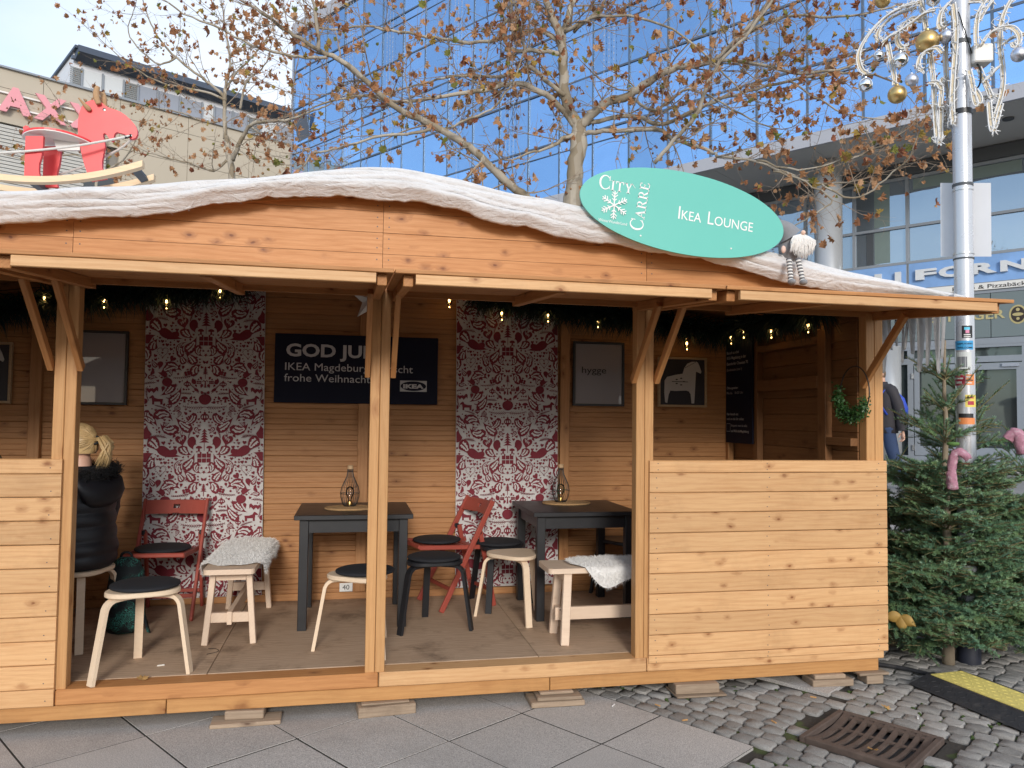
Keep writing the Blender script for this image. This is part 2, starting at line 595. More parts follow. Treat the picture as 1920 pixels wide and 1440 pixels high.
def text_mb(txt, size, bold=0.0, depth=0.0, align='LEFT', shear=0.0, space=1.0, sx=1.0):
    """2-D lettering as (verts, faces) in the x-y plane"""
    key = (txt, size, bold, depth, align, shear, space)
    if key not in _TX:
        cu = bpy.data.curves.new('lettering', 'FONT')
        cu.body = txt
        cu.size = size
        cu.offset = bold
        cu.extrude = depth
        cu.align_x = align
        cu.shear = shear
        cu.space_character = space
        cu.resolution_u = 3
        o = bpy.data.objects.new('lettering', cu)
        COL.objects.link(o)
        dg = bpy.context.evaluated_depsgraph_get()
        me = bpy.data.meshes.new_from_object(o.evaluated_get(dg))
        _TX[key] = ([v.co.copy() for v in me.vertices], [list(p.vertices) for p in me.polygons])
        bpy.data.objects.remove(o)
        bpy.data.meshes.remove(me)
        bpy.data.curves.remove(cu)
    vs, fs = _TX[key]
    return [Vector((v.x * sx, v.y, v.z)) for v in vs], fs


def frame_mat(o, ex, ey):
    """matrix with local x along ex, y along ey, origin o"""
    ex, ey = Vector(ex).normalized(), Vector(ey).normalized()
    ez = ex.cross(ey)
    return Matrix(((ex.x, ey.x, ez.x, o[0]), (ex.y, ey.y, ez.y, o[1]), (ex.z, ey.z, ez.z, o[2]), (0, 0, 0, 1)))


def write(mb, txt, M, size, **k):
    vs, fs = text_mb(txt, size, **k)
    return mb.add(vs, fs, M)


def rnd(a, b):
    return R.uniform(a, b)


# ------------------------------------------------------------------ ground
def soil_mat():
    m, nt, b = new_mat('joint_soil')
    geo = N(nt, 'ShaderNodeNewGeometry')
    P = geo.outputs['Position']
    a = N(nt, 'ShaderNodeTexNoise', {'Vector': P, 'Scale': 7.0, 'Detail': 6.0})
    f = N(nt, 'ShaderNodeTexNoise', {'Vector': P, 'Scale': 90.0, 'Detail': 4.0})
    c = MIX(nt, f.outputs[0], (0.02, 0.018, 0.015), (0.06, 0.05, 0.04))
    c = MIX(nt, M2(nt, 'MULTIPLY', SM(nt, a.outputs[0], 0.54, 0.64), 0.85), c, (0.06, 0.085, 0.02))
    setb(nt, b, Base_Color=c, Roughness=0.95)
    bump(nt, b, f.outputs[0], 0.8, 0.01)
    return m


SOIL = soil_mat()
SLABM = granite('slab_concrete', (0.43, 0.405, 0.38), spread=0.42, scale=230.0, stain=0.42, bmp=0.4, ov=0.05, gum=True)
COBM = granite('cobble_granite', (0.30, 0.287, 0.268), spread=0.3, scale=330.0, stain=0.45, bmp=1.0, big=5.0, ov=0.22)
ROADM = granite('square_paving', (0.3, 0.29, 0.28), spread=0.2, scale=120.0, stain=0.3, bmp=0.3)
GB = MB()


def gz(x, y):
    t = min(1, max(0, (y - 6.6) / 2.6))
    return -0.06 + 0.615 * t * t * (3 - 2 * t)


def gfn(u, v):
    y = -14 + v * 114
    if v < 0.5:
        y = -14 + (v / 0.5) * 26
    else:
        y = 12 + ((v - 0.5) / 0.5) ** 2 * 288
    x = -160 + u * 320
    return (x, y, gz(x, y))


gb = GB.grid(gfn, 20, 80).build('ground', [SOIL], None, True, 'structure')
# paving beyond the hut, where the pieces are too far off to pick apart
pv = MB().grid(lambda u, v: (-14 + u * 34, 6.2 + v * 18, gz(0, 6.2 + v * 18) + 0.04), 6, 40).build('square', ROADM, None, True, 'structure')

SV, SU = Vector((0.829, 0.559, 0)), Vector((0.559, -0.829, 0))


def lat(u, v, z=0.0):
    p = SU * u + SV * v
    p.z = z
    return p


pav = thing('pavement', 'pale grey square concrete slabs laid in front of the wooden hut', None, (0, 3.6, 0), wld=True)
tag(pav, kind='structure')
del pav['label']
SLU, SLV = 0.533, 0.51
slab_me = {}
for i in range(-8, 9):
    for j in range(-9, 5):
        u0 = -3.92 + SLU * i
        v0 = 1.488 + SLV * j
        if u0 + SLU > -1.75 or v0 + SLV > 3.56:
            continue
        c = lat(u0 + SLU / 2, v0 + SLV / 2)
        if not (-2.6 < c.x < 2.6 and 2.7 < c.y < 5.2):
            continue
        k = (i * 7 + j * 3) % 4
        if k not in slab_me:
            m_ = MB().box((0, 0, 0), (SLU - 0.011, SLV - 0.011, 0.07), None, 0.0)
            slab_me[k] = m_.mesh('slab', SLABM)
        o = inst('slab', slab_me[k], pav, (c.x, c.y, -0.035 + rnd(-0.0015, 0.0015)),
                 Matrix.Rotation(atan2(SU.y, SU.x), 3, 'Z') @ Matrix.Rotation(rnd(-0.002, 0.002), 3, 'X'))
o = inst('slab', slab_me[0], pav, (*lat(-2.09, 4.745)[:2], -0.032), Matrix.Rotation(atan2(SU.y, SU.x), 3, 'Z'))

MB().add([lat(-8.4, -3.6, -.0025), lat(-1.79, -3.6, -.0025), lat(-1.79, 3.53, -.0025), lat(-8.4, 3.53, -.0025)], [(0, 1, 2, 3)]).build('joint_sand', flat('joint_dirt', (0.035, 0.032, 0.027), .95, var=.4), pav)

# granite setts
cob = thing('cobble_paving', 'x', None, (2.6, 3.8, 0), wld=True)
tag(cob, kind='structure')
del cob['label']


q_ = MB()
_du, _dv = Vector((2.55, 3.44, 0)).dot(SU), Vector((2.55, 3.44, 0)).dot(SV)
for u0, u1, v0, v1 in ((-5.2, _du - .268, 1.9, 8.0), (_du + .268, 1.4, 1.9, 8.0), (_du - .268, _du + .268, 1.9, _dv - .258), (_du - .268, _du + .268, _dv + .258, 8.0)):
    q_.add([lat(u0, v0, -.018), lat(u1, v0, -.018), lat(u1, v1, -.018), lat(u0, v1, -.018)], [(0, 1, 2, 3)])
q_.build('joint_sand', SOIL, cob)


def sett_mesh(k):
    rr = random.Random(k)
    bm = bmesh.new()
    n = 10
    base = []
    for j in range(n):
        a = 2 * pi * (j + 0.5) / n
        e = 5.0
        x = abs(cos(a)) ** (2 / e) * (1 if cos(a) > 0 else -1)
        y = abs(sin(a)) ** (2 / e) * (1 if sin(a) > 0 else -1)
        base.append((x * rr.uniform(0.91, 1.05), y * rr.uniform(0.91, 1.05)))
    m = MB()
    lev = [(1.0, -0.06), (1.0, -0.009), (0.955, -0.0015), (0.87, 0.0015)]
    vs = []
    for s, z in lev:
        for (x, y) in base:
            vs.append((x * s * 0.5, y * s * 0.5, z + (rr.uniform(-0.004, 0.003) if z > -.05 else 0)))
    vs.append((0, 0, 0.002))
    fs = []
    for l in range(3):
        for j in range(n):
            a, b = l * n + j, l * n + (j + 1) % n
            fs.append((a, b, b + n, a + n))
    for j in range(n):
        fs.append((3 * n + j, 3 * n + (j + 1) % n, 4 * n))
    m.add(vs, fs)
    return m.mesh('cobblestone', COBM, 50)


setts = [sett_mesh(k) for k in range(9)]
DR_C = Vector((2.55, 3.44, 0))
cells = []
v = 3.535
ROWH = 0.099
RMP_A, RMP_B = Vector((3.285, 4.089, 0)), Vector((3.45, 2.4, 0))


def sett_ok(p, hw):
    u_, v_ = p.dot(SU), p.dot(SV)
    if u_ < -1.8 + hw * 0.8 and v_ < 3.53 + 0.04:
        return False
    q = p - DR_C
    if abs(q.dot(SU)) < 0.265 + hw * 0.72 and abs(q.dot(SV)) < 0.255 + 0.036:
        return False
    if -2.35 - hw * 0.8 < u_ < -1.83 + hw * 0.8 and 4.49 - 0.04 < v_ < 5.0 + 0.04:
        return False
    return True


for row in range(-30, 30):
    v = 3.595 + row * ROWH
    u = -4.6 + rnd(0, 0.1)
    while u < 0.4:
        w = rnd(0.085, 0.14)
        p = lat(u + w / 2, v + 0.012 * sin(u * 3 + row))
        if 0.9 < p.x < 6.4 and 2.45 < p.y < 6.5 and sett_ok(p, w / 2):
            cells.append((p, w))
        u += w + 0.002
cells.sort(key=lambda c: c[0].length - (0 if (0.9 < c[0].x / c[0].y * 0.9 + 0.2 < 2 or True) else 5))


def in_view(p):
    d = p - CAMP
    z = d.dot(_f)
    if z < 0.3:
        return False
    x = 960 + FPX * d.dot(_r) / z
    y = 720 - FPX * d.dot(_u) / z
    return -30 < x < 1950 and -30 < y < 1475


vis = [c for c in cells if in_view(c[0])]
rest = [c for c in cells if not in_view(c[0])]
rest += vis[300:]
vis = vis[:300]
for p, w in vis:
    ang = atan2(SU.y, SU.x) + rnd(-0.07, 0.07) + (pi if R.random() < 0.5 else 0)
    inst('cobblestone', R.choice(setts), cob, (p.x, p.y, -0.004 + rnd(-0.004, 0.003)),
         Matrix.Rotation(ang, 3, 'Z') @ Matrix.Rotation(rnd(-0.05, 0.05), 3, 'X') @ Matrix.Rotation(rnd(-0.03, 0.03), 3, 'Y'), (w, ROWH - 0.004 + rnd(-0.006, 0.003), 1))
mb = MB()
for p, w in rest:
    me = R.choice(setts)
    Mx = Matrix.Translation((p.x, p.y, -0.004 + rnd(-0.006, 0.004))) @ Matrix.Rotation(atan2(SU.y, SU.x) + rnd(-0.07, 0.07), 4, 'Z') @ Matrix.Diagonal((w, ROWH - 0.004, 1, 1))
    mb.add([v_.co for v_ in me.vertices], [list(q.vertices) for q in me.polygons], Mx)
mb.build('cobblestone_field', COBM, cob, 50, 'stuff', fix=False)

# moss tufts and litter in the joints
MOSS = flat('moss', (0.05, 0.085, 0.018), 0.95, var=0.5, scale=60, bmp=0.6)
mb = MB()
for k in range(130):
    p, w = R.choice(vis)
    q = p + SU * (w / 2 + 0.002) * R.choice((-1, 1)) + SV * rnd(-0.06, 0.06)
    if R.random() < 0.5:
        q = p + SV * ROWH / 2 * R.choice((-1, 1)) + SU * rnd(-0.05, 0.05)
    if noise.noise(q * 1.7) < -0.05:
        continue
    for t in range(5):
        mb.ell((q.x + rnd(-0.014, 0.014), q.y + rnd(-0.014, 0.014), -0.012), rnd(0.004, 0.011), rnd(0.004, 0.011), rnd(0.006, 0.011), 6, 4)
tag(mb.build('moss', MOSS, None, True, 'stuff'), 'green moss growing in the joints between the grey cobblestones', 'moss')

# ------------------------------------------------------------------ the wooden hut
ZF = 0.218
YF, YB = 4.17, 5.86
XP = (-1.403, 0.135, 1.637, 3.132)        # post pairs
hut = thing('market_hut', 'long honey coloured wooden market hut with open front and folded up wooden flaps', 'market hut', (0.13, 5.0, 0.07), wld=True)


def zr(x):
    return 2.80 - 0.131 * abs(x - 0.135)


_PK = {}


def plank(name, x0, x1, yf, z0, z1, m, parent, th=0.02, ch=0.0045, grooves=0, proud=0.0012):
    """board along x with its chamfered face at y = yf looking to -y"""
    L, h = x1 - x0, z1 - z0
    key = (round(L, 3), round(h, 3), m.name, th, ch, grooves)
    if key not in _PK:
        prof = [(th / 2, -h / 2), (th / 2, h / 2)]
        top = [(-th / 2 + ch, h / 2), (-th / 2, h / 2 - ch)]
        for k in range(grooves):
            z = h / 2 - h * (k + 1) / (grooves + 1)
            top += [(-th / 2, z + 0.003), (-th / 2 + 0.004, z + 0.001), (-th / 2 + 0.004, z - 0.001), (-th / 2, z - 0.003)]
        top += [(-th / 2, -h / 2 + ch), (-th / 2 + ch, -h / 2)]
        mb = MB().prism(prof + top, lambda a, b, t: (t, a, b), -L / 2, L / 2)
        _PK[key] = mb.mesh(name, m)
    return inst(name, _PK[key], parent, ((x0 + x1) / 2, yf + th / 2 - rnd(0, proud), (z0 + z1) / 2))


# base frame, sill, floor
for a, b in ((-2.95, -0.891), (-0.887, 1.088), (1.092, 3.143)):
    timber('base_beam', (a, 4.205, 0.103), (b, 4.205, 0.103), 0.07, 0.072, PB, hut)
timber('base_beam', (-2.95, 5.84, 0.103), (3.14, 5.84, 0.103), 0.07, 0.072, PB, hut)
for a in (-2.9, -1.4, 0.1, 1.6, 3.105):
    timber('joist', (a, 4.245, 0.103), (a, 5.80, 0.103), 0.05, 0.07, PB, hut)
for a, b in ((-1.394, 0.153), (0.157, 1.650), (1.654, 3.172)):
    timber('sill_board', (a, 4.22, 0.1795), (b, 4.22, 0.1795), 0.13, 0.076, PG if a < 0 else PL, hut, ch=0.006)
for a, b, d in ((-2.93, -0.722, 0.0), (-0.718, 1.052, 0.001), (1.056, 3.06, -0.001)):
    mb = MB().box(((a + b) / 2, 5.07, ZF - 0.012 + d), (b - a, 1.565, 0.024), None, 0.002)
    mb.build('floor_panel', FLOORM, hut)
# posts
for a, b in ((-1.455, -1.404), (-1.402, -1.352), (0.084, 0.134), (0.136, 0.186), (1.586, 1.636), (1.638, 1.690), (3.073, 3.130), (3.132, 3.190)):
    timber('post', ((a + b) / 2, 4.205, 0.214), ((a + b) / 2, 4.205, 2.235), b - a, 0.07, PP, hut, up=(0, 1, 0), ch=0.003)
timber('post', (-2.92, 4.205, 0.14), (-2.92, 4.205, 2.235), 0.06, 0.07, PP, hut, up=(0, 1, 0))
timber('header', (-2.95, 4.22, 2.262), (3.19, 4.22, 2.262), 0.05, 0.05, PG, hut)
# parapets
zs = [1.333, 1.262, 1.148, 1.034, 0.919, 0.805, 0.690, 0.576, 0.461, 0.346, 0.231, 0.186]
NAIL = MB()
for i in range(len(zs) - 1):
    plank('parapet_plank', 1.66, 3.192, 4.147, zs[i + 1] + 0.0015, zs[i] - 0.0015, PL, hut, th=0.019)
    for xx in (1.70, 2.40, 3.13):
        for f in (0.25, 0.75):
            NAIL.box((xx + rnd(-.01, .01), 4.1463, zs[i + 1] + (zs[i] - zs[i + 1]) * f), (0.005, 0.002, 0.005))
zs = [1.338, 1.265, 1.151, 1.036, 0.920, 0.806, 0.690, 0.573, 0.456, 0.342, 0.226, 0.142]
for i in range(len(zs) - 1):
    plank('parapet_plank', -2.95, -1.397, 4.147, zs[i + 1] + 0.0015, zs[i] - 0.0015, PL, hut, th=0.019)
    for xx in (-1.44, -1.9):
        NAIL.box((xx + rnd(-.01, .01), 4.1463, zs[i + 1] + 0.03), (0.005, 0.002, 0.005))
for a, b, z in ((1.695, 3.07, 1.31), (-2.89, -1.457, 1.315), (1.695, 3.07, 0.75), (-2.89, -1.457, 0.75)):
    timber('parapet_rail', (a, 4.195, z), (b, 4.195, z), 0.05, 0.045, PP, hut)


def clip(poly, fn):
    out = []
    for i in range(len(poly)):
        a, b = poly[i], poly[(i + 1) % len(poly)]
        fa, fb = fn(a), fn(b)
        if fa <= 0:
            out.append(a)
        if (fa < 0) != (fb < 0) and abs(fa - fb) > 1e-12:
            t = fa / (fa - fb)
            out.append((a[0] + (b[0] - a[0]) * t, a[1] + (b[1] - a[1]) * t))
    return out


GX = (-2.95, -1.392, 0.135, 1.644, 3.19)
for i in range(4):
    for k in range(6):
        z0, z1 = 2.212 + 0.1148 * k, 2.212 + 0.1148 * (k + 1)
        a, b = GX[i] + 0.0012, GX[i + 1] - 0.0012
        P_ = [(a, z0 + 0.0012), (b, z0 + 0.0012), (b, z1 - 0.0012), (a, z1 - 0.0012)]
        P_ = clip(P_, lambda q: q[1] - (2.765 - 0.131 * (q[0] - 0.135)))
        P_ = clip(P_, lambda q: q[1] - (2.765 + 0.131 * (q[0] - 0.135)))
        if len(P_) < 3 or max(q[1] for q in P_) - z0 < 0.012:
            continue
        y = 4.172 - rnd(0, 0.0015) - (k % 2) * 0.0015
        MB().prism(P_, lambda p, q, t: (p, t, q), y, y + 0.02).build('gable_plank', PG, hut)
        for xx in (a + 0.03, b - 0.03):
            for f in (0.28, 0.72):
                if z0 + 0.115 * f < zr(xx) - 0.05:
                    NAIL.box((xx, y - 0.0006, z0 + 0.115 * f), (0.006, 0.002, 0.006))
# folded-up flaps
def zfl(y):
    return 2.184 + (y - 3.22) * 0.0825


for n, (a, b, fa, fb, rails) in enumerate(((-2.92, -1.376, -2.85, -1.47, (-2.86, -2.1, -1.44)), (-1.372, 0.152, -1.29, 0.079, (-1.325, -0.60, 0.105)),
                                           (0.158, 1.652, 0.244, 1.585, (0.215, 0.89, 1.61)), (1.658, 3.205, 1.727, 3.11, (1.70, 2.2, 3.14)))):
    mb = MB()
    y = 3.216
    nb = 8
    wy = (4.166 - 3.216) / nb
    for k in range(nb):
        y0, y1 = y + k * wy, y + (k + 1) * wy - 0.0015
        mb.beam((a, (y0 + y1) / 2, zfl((y0 + y1) / 2) - 0.009), (b, (y0 + y1) / 2, zfl((y0 + y1) / 2) - 0.009), y1 - y0, 0.018, (0, -0.0825, 1), 0.0025)
    fl = mb.build('front_flap', PG, hut)
    plank('fascia_board', fa, fb, 3.222, 2.122, zfl(3.222) - 0.019, PL, fl, th=0.022, ch=0.003)
    for xx in rails:
        timber('flap_rail', (xx, 3.262, zfl(3.262) - 0.0445), (xx, 4.255, zfl(4.255) - 0.0445), 0.042, 0.05, PG, fl, up=(0, 0, 1))
for xx in (-1.472, -1.337, 0.067, 0.203, 1.569, 1.708, 3.055):
    timber('brace', (xx, 4.182, 1.785), (xx, 3.80, 2.178), 0.028, 0.045, PG, hut, up=(0, 1, 1))
# roof boards
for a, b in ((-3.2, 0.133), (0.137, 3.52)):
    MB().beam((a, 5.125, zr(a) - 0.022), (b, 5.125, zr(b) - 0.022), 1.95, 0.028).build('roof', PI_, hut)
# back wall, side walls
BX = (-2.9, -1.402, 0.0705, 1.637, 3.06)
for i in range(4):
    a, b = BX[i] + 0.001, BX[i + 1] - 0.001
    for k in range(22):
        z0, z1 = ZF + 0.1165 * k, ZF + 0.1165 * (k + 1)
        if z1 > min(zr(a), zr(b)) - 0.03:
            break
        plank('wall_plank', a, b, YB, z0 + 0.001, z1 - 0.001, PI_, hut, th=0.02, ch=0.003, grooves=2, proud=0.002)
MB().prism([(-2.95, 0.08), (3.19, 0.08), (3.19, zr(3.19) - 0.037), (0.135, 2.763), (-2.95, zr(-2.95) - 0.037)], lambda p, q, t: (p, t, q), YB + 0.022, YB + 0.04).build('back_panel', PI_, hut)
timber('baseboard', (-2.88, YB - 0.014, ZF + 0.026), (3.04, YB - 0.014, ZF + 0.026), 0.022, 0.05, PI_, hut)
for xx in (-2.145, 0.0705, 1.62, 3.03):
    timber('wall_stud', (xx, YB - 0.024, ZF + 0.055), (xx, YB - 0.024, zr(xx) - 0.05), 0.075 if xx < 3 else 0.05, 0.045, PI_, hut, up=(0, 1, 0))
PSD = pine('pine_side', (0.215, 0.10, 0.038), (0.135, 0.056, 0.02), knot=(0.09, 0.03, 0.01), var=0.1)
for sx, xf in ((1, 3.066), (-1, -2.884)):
    MB().box((xf + sx * 0.028, 5.05, 1.29), (0.012, 1.61, 2.16)).build('side_panel', PSD, hut)  # backing sheet added behind the planks to stop light through their gaps
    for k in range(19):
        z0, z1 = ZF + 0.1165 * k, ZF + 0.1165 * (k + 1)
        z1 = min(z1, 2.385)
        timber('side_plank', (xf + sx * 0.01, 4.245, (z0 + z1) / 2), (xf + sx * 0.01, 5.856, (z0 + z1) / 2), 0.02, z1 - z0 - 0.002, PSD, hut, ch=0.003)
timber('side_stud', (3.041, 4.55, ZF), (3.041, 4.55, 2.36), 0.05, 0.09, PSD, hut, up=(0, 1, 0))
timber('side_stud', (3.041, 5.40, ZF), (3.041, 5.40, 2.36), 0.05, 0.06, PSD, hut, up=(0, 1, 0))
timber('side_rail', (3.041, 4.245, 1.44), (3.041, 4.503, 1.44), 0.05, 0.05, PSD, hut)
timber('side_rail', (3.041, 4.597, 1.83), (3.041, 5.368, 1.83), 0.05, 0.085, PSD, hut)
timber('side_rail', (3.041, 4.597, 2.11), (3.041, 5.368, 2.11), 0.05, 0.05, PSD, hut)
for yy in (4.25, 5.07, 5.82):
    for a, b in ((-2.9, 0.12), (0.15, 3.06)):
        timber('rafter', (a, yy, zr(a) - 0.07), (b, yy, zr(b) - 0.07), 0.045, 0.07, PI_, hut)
NAIL.build('nail_heads', DGREY, hut, kind='stuff')

# scrap timber packed under the base beam
bl = [(-0.50, 0.9, [(0.34, 0.13, 0.022, 0.0), (0.19, 0.1, 0.044, 0.022)]), (0.195, 0, [(0.30, 0.14, 0.055, 0.0), (0.25, 0.09, 0.011, 0.055)]),
      (1.12, 0, [(0.30, 0.16, 0.03, 0.0), (0.25, 0.13, 0.021, 0.03), (0.19, 0.08, 0.015, 0.051)]), (1.955, 0, [(0.30, 0.18, 0.012, 0.0), (0.26, 0.13, 0.054, 0.012)]),
      (2.80, 0, [(0.26, 0.13, 0.04, 0.0), (0.2, 0.1, 0.026, 0.04)]), (3.10, 0, [(0.11, 0.1, 0.05, 0.0), (0.2, 0.14, 0.016, 0.05)])]
bt = ['brown timber block on a grey plank under the hut left of the middle post', 'weathered split timber block under the hut below the middle post',
      'stack of three weathered boards under the hut at the cobble edge', 'grey timber block on a thin plank under the plank parapet',
      'low timber offcut under the right end of the hut', 'pale board sticking out under the right corner of the hut']
for (x, o_, layers), lb in zip(bl, bt):
    t = thing('support_block', lb, 'wood block', (x, 4.2, 0), rnd(-0.05, 0.05), 'timber blocks under the hut')
    for (w, d, h, z) in layers:
        q = MB().box((rnd(-0.015, 0.015), rnd(-0.01, 0.02) - 0.02, z + h / 2), (w, d, h - 0.0008), Matrix.Rotation(rnd(-0.06, 0.06), 3, 'Z'), 0.004)
        q.build('board', SCRAP, t)

# ------------------------------------------------------------------ fleece on the roof
def interp(tab, x):
    if x <= tab[0][0]:
        a, b = tab[0], tab[1]
    elif x >= tab[-1][0]:
        a, b = tab[-2], tab[-1]
    else:
        for a, b in zip(tab, tab[1:]):
            if a[0] <= x <= b[0]:
                break
    t = (x - a[0]) / (b[0] - a[0])
    t = max(-4, min(4, t))
    return a[1] + (b[1] - a[1]) * t


FT = [(-3.3, 2.44), (-1.683, 2.631), (-1.452, 2.661), (-1.093, 2.7), (-0.72, 2.761), (-0.305, 2.823), (-0.063, 2.861), (0.074, 2.877), (0.185, 2.883), (0.297, 2.875), (0.527, 2.849), (0.791, 2.801), (1.092, 2.757), (1.214, 2.742), (2.488, 2.536), (2.91, 2.463), (3.274, 2.416), (3.611, 2.368), (3.75, 2.35)]
FB = [(-3.3, 2.28), (-1.661, 2.472), (-1.524, 2.486), (-1.363, 2.512), (-1.102, 2.542), (-0.907, 2.577), (-0.709, 2.628), (-0.609, 2.651), (-0.456, 2.686), (-0.299, 2.695), (-0.087, 2.715), (0.131, 2.708), (0.325, 2.716), (0.438, 2.701), (0.524, 2.687), (0.639, 2.643), (0.785, 2.615), (0.903, 2.616), (1.083, 2.578), (1.234, 2.557), (1.482, 2.539), (1.929, 2.491), (2.193, 2.45), (2.429, 2.394), (2.532, 2.374), (2.74, 2.352), (3.096, 2.335), (3.463, 2.325), (3.75, 2.3)]


def fleece_mat(name, col, blot, nscale=260.0, bmpd=0.006, wrk=0.0):
    m, nt, b = new_mat(name)
    tc = N(nt, 'ShaderNodeTexCoord')
    n1 = N(nt, 'ShaderNodeTexNoise', {'Vector': tc.outputs['Object'], 'Scale': 2.2, 'Detail': 6.0, 'Roughness': 0.7})
    n2 = N(nt, 'ShaderNodeTexNoise', {'Vector': tc.outputs['Object'], 'Scale': nscale, 'Detail': 4.0, 'Roughness': 0.8})
    c = MIX(nt, M2(nt, 'MULTIPLY', SM(nt, n1.outputs[0], 0.42, 0.72), 0.55), col, blot)
    c = MIX(nt, M2(nt, 'MULTIPLY', n2.outputs[0], 0.25), c, tuple(q * 0.75 for q in col))
    setb(nt, b, Base_Color=c, Roughness=0.95, Specular_IOR_Level=0.15, Sheen_Weight=0.4, Subsurface_Weight=0.0)
    n3 = N(nt, 'ShaderNodeTexNoise', {'Vector': N(nt, 'ShaderNodeMapping', {0: tc.outputs['Object'], 3: (9.0, 9.0, 24.0)}).outputs[0], 'Scale': 1.0, 'Detail': 5.0, 'Roughness': 0.6, 'Distortion': 1.2})
    bump(nt, b, M2(nt, 'ADD', M2(nt, 'MULTIPLY', n2.outputs[0], 0.35), M2(nt, 'MULTIPLY', n3.outputs[0], wrk)), 0.9, bmpd * 1.6)
    return m


FLEECE = fleece_mat('white_fleece', (0.70, 0.70, 0.71), (0.62, 0.58, 0.56), wrk=2.2)


def ffn(u, v):
    x = -3.3 + u * 6.98
    zt, zb = interp(FT, x), interp(FB, x)
    nx = noise.noise(Vector((x * 2.1, v * 3.0, 3.1))) * 0.5 + noise.noise(Vector((x * 5.5, v * 5.0, 8.0))) * 0.25
    fold = noise.noise(Vector((x * 1.3 + v * 1.5, v * 9.5, 1.7))) + 0.6 * noise.noise(Vector((x * 2.6 - v * 2, v * 20, 4.0)))
    if v < 0.45:
        t = v / 0.45
        return (x, 6.12 - t * 1.95, zt - 0.035 + 0.02 * t + nx * 0.035 * (0.4 + t) + fold * 0.012)
    t = (v - 0.45) / 0.55
    # over the eave and down
    a = min(1, t / 0.34)
    yy = 4.165 - 0.125 * sin(a * pi / 2)
    zz = zt - 0.015 + 0.015 * cos(a * pi / 2) - 0.012 * (1 - cos(a * pi / 2))
    if t > 0.34:
        s = (t - 0.34) / 0.66
        zz += (zb - zz) * s
        yy -= 0.035 * sin(s * pi) - 0.03 * s
    wr = 0.007 * sin(t * pi) + 0.003
    return (x, yy - fold * wr * 2.6 - nx * 0.012, zz + fold * 0.012 * sin(t * pi) + nx * 0.016 * (0.3 + sin(t * pi)) + ((0.014 * noise.noise(Vector((x * 6, 0, 2))) + 0.007 * noise.noise(Vector((x * 23, 0, 5)))) * max(0, (t - .6) / .4)))


fl_ = MB().grid(ffn, 420, 64).build('fleece_blanket', FLEECE, None, True)
tag(fl_, 'white fleece like snow draped over the hut roof and hanging past the gable', 'fleece')
vs, fs = [], []
for k in range(9000):
    u = R.random()
    v = rnd(0.93, 1.0) if R.random() < .6 else rnd(.55, 1)
    p = Vector(ffn(u, v))
    d = Vector((rnd(-1, 1), rnd(-1, .2), rnd(-1, .4))).normalized()
    s_ = d.cross(Vector((rnd(-1, 1), rnd(-1, 1), .3))).normalized() * .0007
    o = len(vs)
    vs += [p - s_, p + s_, p + d * rnd(.008, .022)]
    fs += [(o, o + 1, o + 2)]
MB().add(vs, fs).build('loose_fibres', FLEECE, fl_, kind='stuff', fix=False)
so = fl_.modifiers.new('thick', 'SOLIDIFY')
so.thickness = 0.014
so.offset = 0
# fleece icicles along the right eave
FLEECET = FLEECE.copy()
_n = FLEECET.node_tree
_t = N(_n, 'ShaderNodeBsdfTranslucent', {0: (.8, .79, .78, 1)})
_x = N(_n, 'ShaderNodeMixShader', {0: .68, 1: _n.nodes['Principled BSDF'].outputs[0], 2: _t.outputs[0]})
_n.links.new(_x.outputs[0], [q for q in _n.nodes if q.type == 'OUTPUT_MATERIAL'][0].inputs[0])
fr = thing('icicle_fringe', 'white fleece fringe cut like icicles hanging from the right eave', 'fringe', (3.53, 4.8, 2.33), wld=True)
MB().box((3.53, 4.86, 2.315), (0.018, 1.8, 0.06), None, 0.004).build('fringe_band', FLEECE, fr)
y = 3.985
while y < 5.72:
    w = rnd(0.075, 0.15)
    L = rnd(0.22, 0.44)
    x0 = 3.53 + rnd(-0.012, 0.012)
    tip = rnd(0.010, 0.016)
    lean = rnd(-0.008, 0.008)
    P_ = [(-w / 2, 0.0), (w / 2, 0.0)]
    for k in range(1, 7):
        q = k / 6
        P_.append((w / 2 + (tip - w / 2) * q ** 0.75 + lean * q + rnd(-.002, .002), -L * q * .97))
    P_.append((lean, -L))
    for k in range(6, 0, -1):
        q = k / 6
        P_.append((-w / 2 - (tip - w / 2) * q ** 0.75 + lean * q + rnd(-.002, .002), -L * q * .97))
    sw = rnd(-.03, .03)
    ra = rnd(-1.25, -.45)
    ca, sa = cos(ra), sin(ra)
    MB().prism(P_, lambda a, b, d: (x0 + d * ca - a * sa + sw * (b / L) ** 2, y + w / 2 + a * ca + d * sa, 2.305 + b), -0.006, 0.006).build('icicle_strip', FLEECET, fr)
    y += w * rnd(0.42, 0.62)

# ------------------------------------------------------------------ printed boards, banners and pictures
def fit_text(mb, txt, M, width, cap=None, bold=0.0, depth=0.0):
    """lettering scaled so that it is width wide and its capitals cap high, start at M's origin on the baseline"""
    vs, fs = text_mb(txt, 1.0, bold=bold, depth=depth)
    x0, x1 = min(v.x for v in vs), max(v.x for v in vs)
    hv, _ = text_mb('H', 1.0, bold=bold)
    H = max(v.y for v in hv) - min(v.y for v in hv)
    sx = width / (x1 - x0)
    sy = cap / H if cap else sx
    return mb.add([Vector(((v.x - x0) * sx, v.y * sy, v.z)) for v in vs], fs, M)


def star_pts(cx, cy, r, n=5, q=0.42, a0=pi / 2):
    return [(cx + (r if i % 2 == 0 else r * q) * cos(a0 + pi * i / n), cy + (r if i % 2 == 0 else r * q) * sin(a0 + pi * i / n)) for i in range(2 * n)]


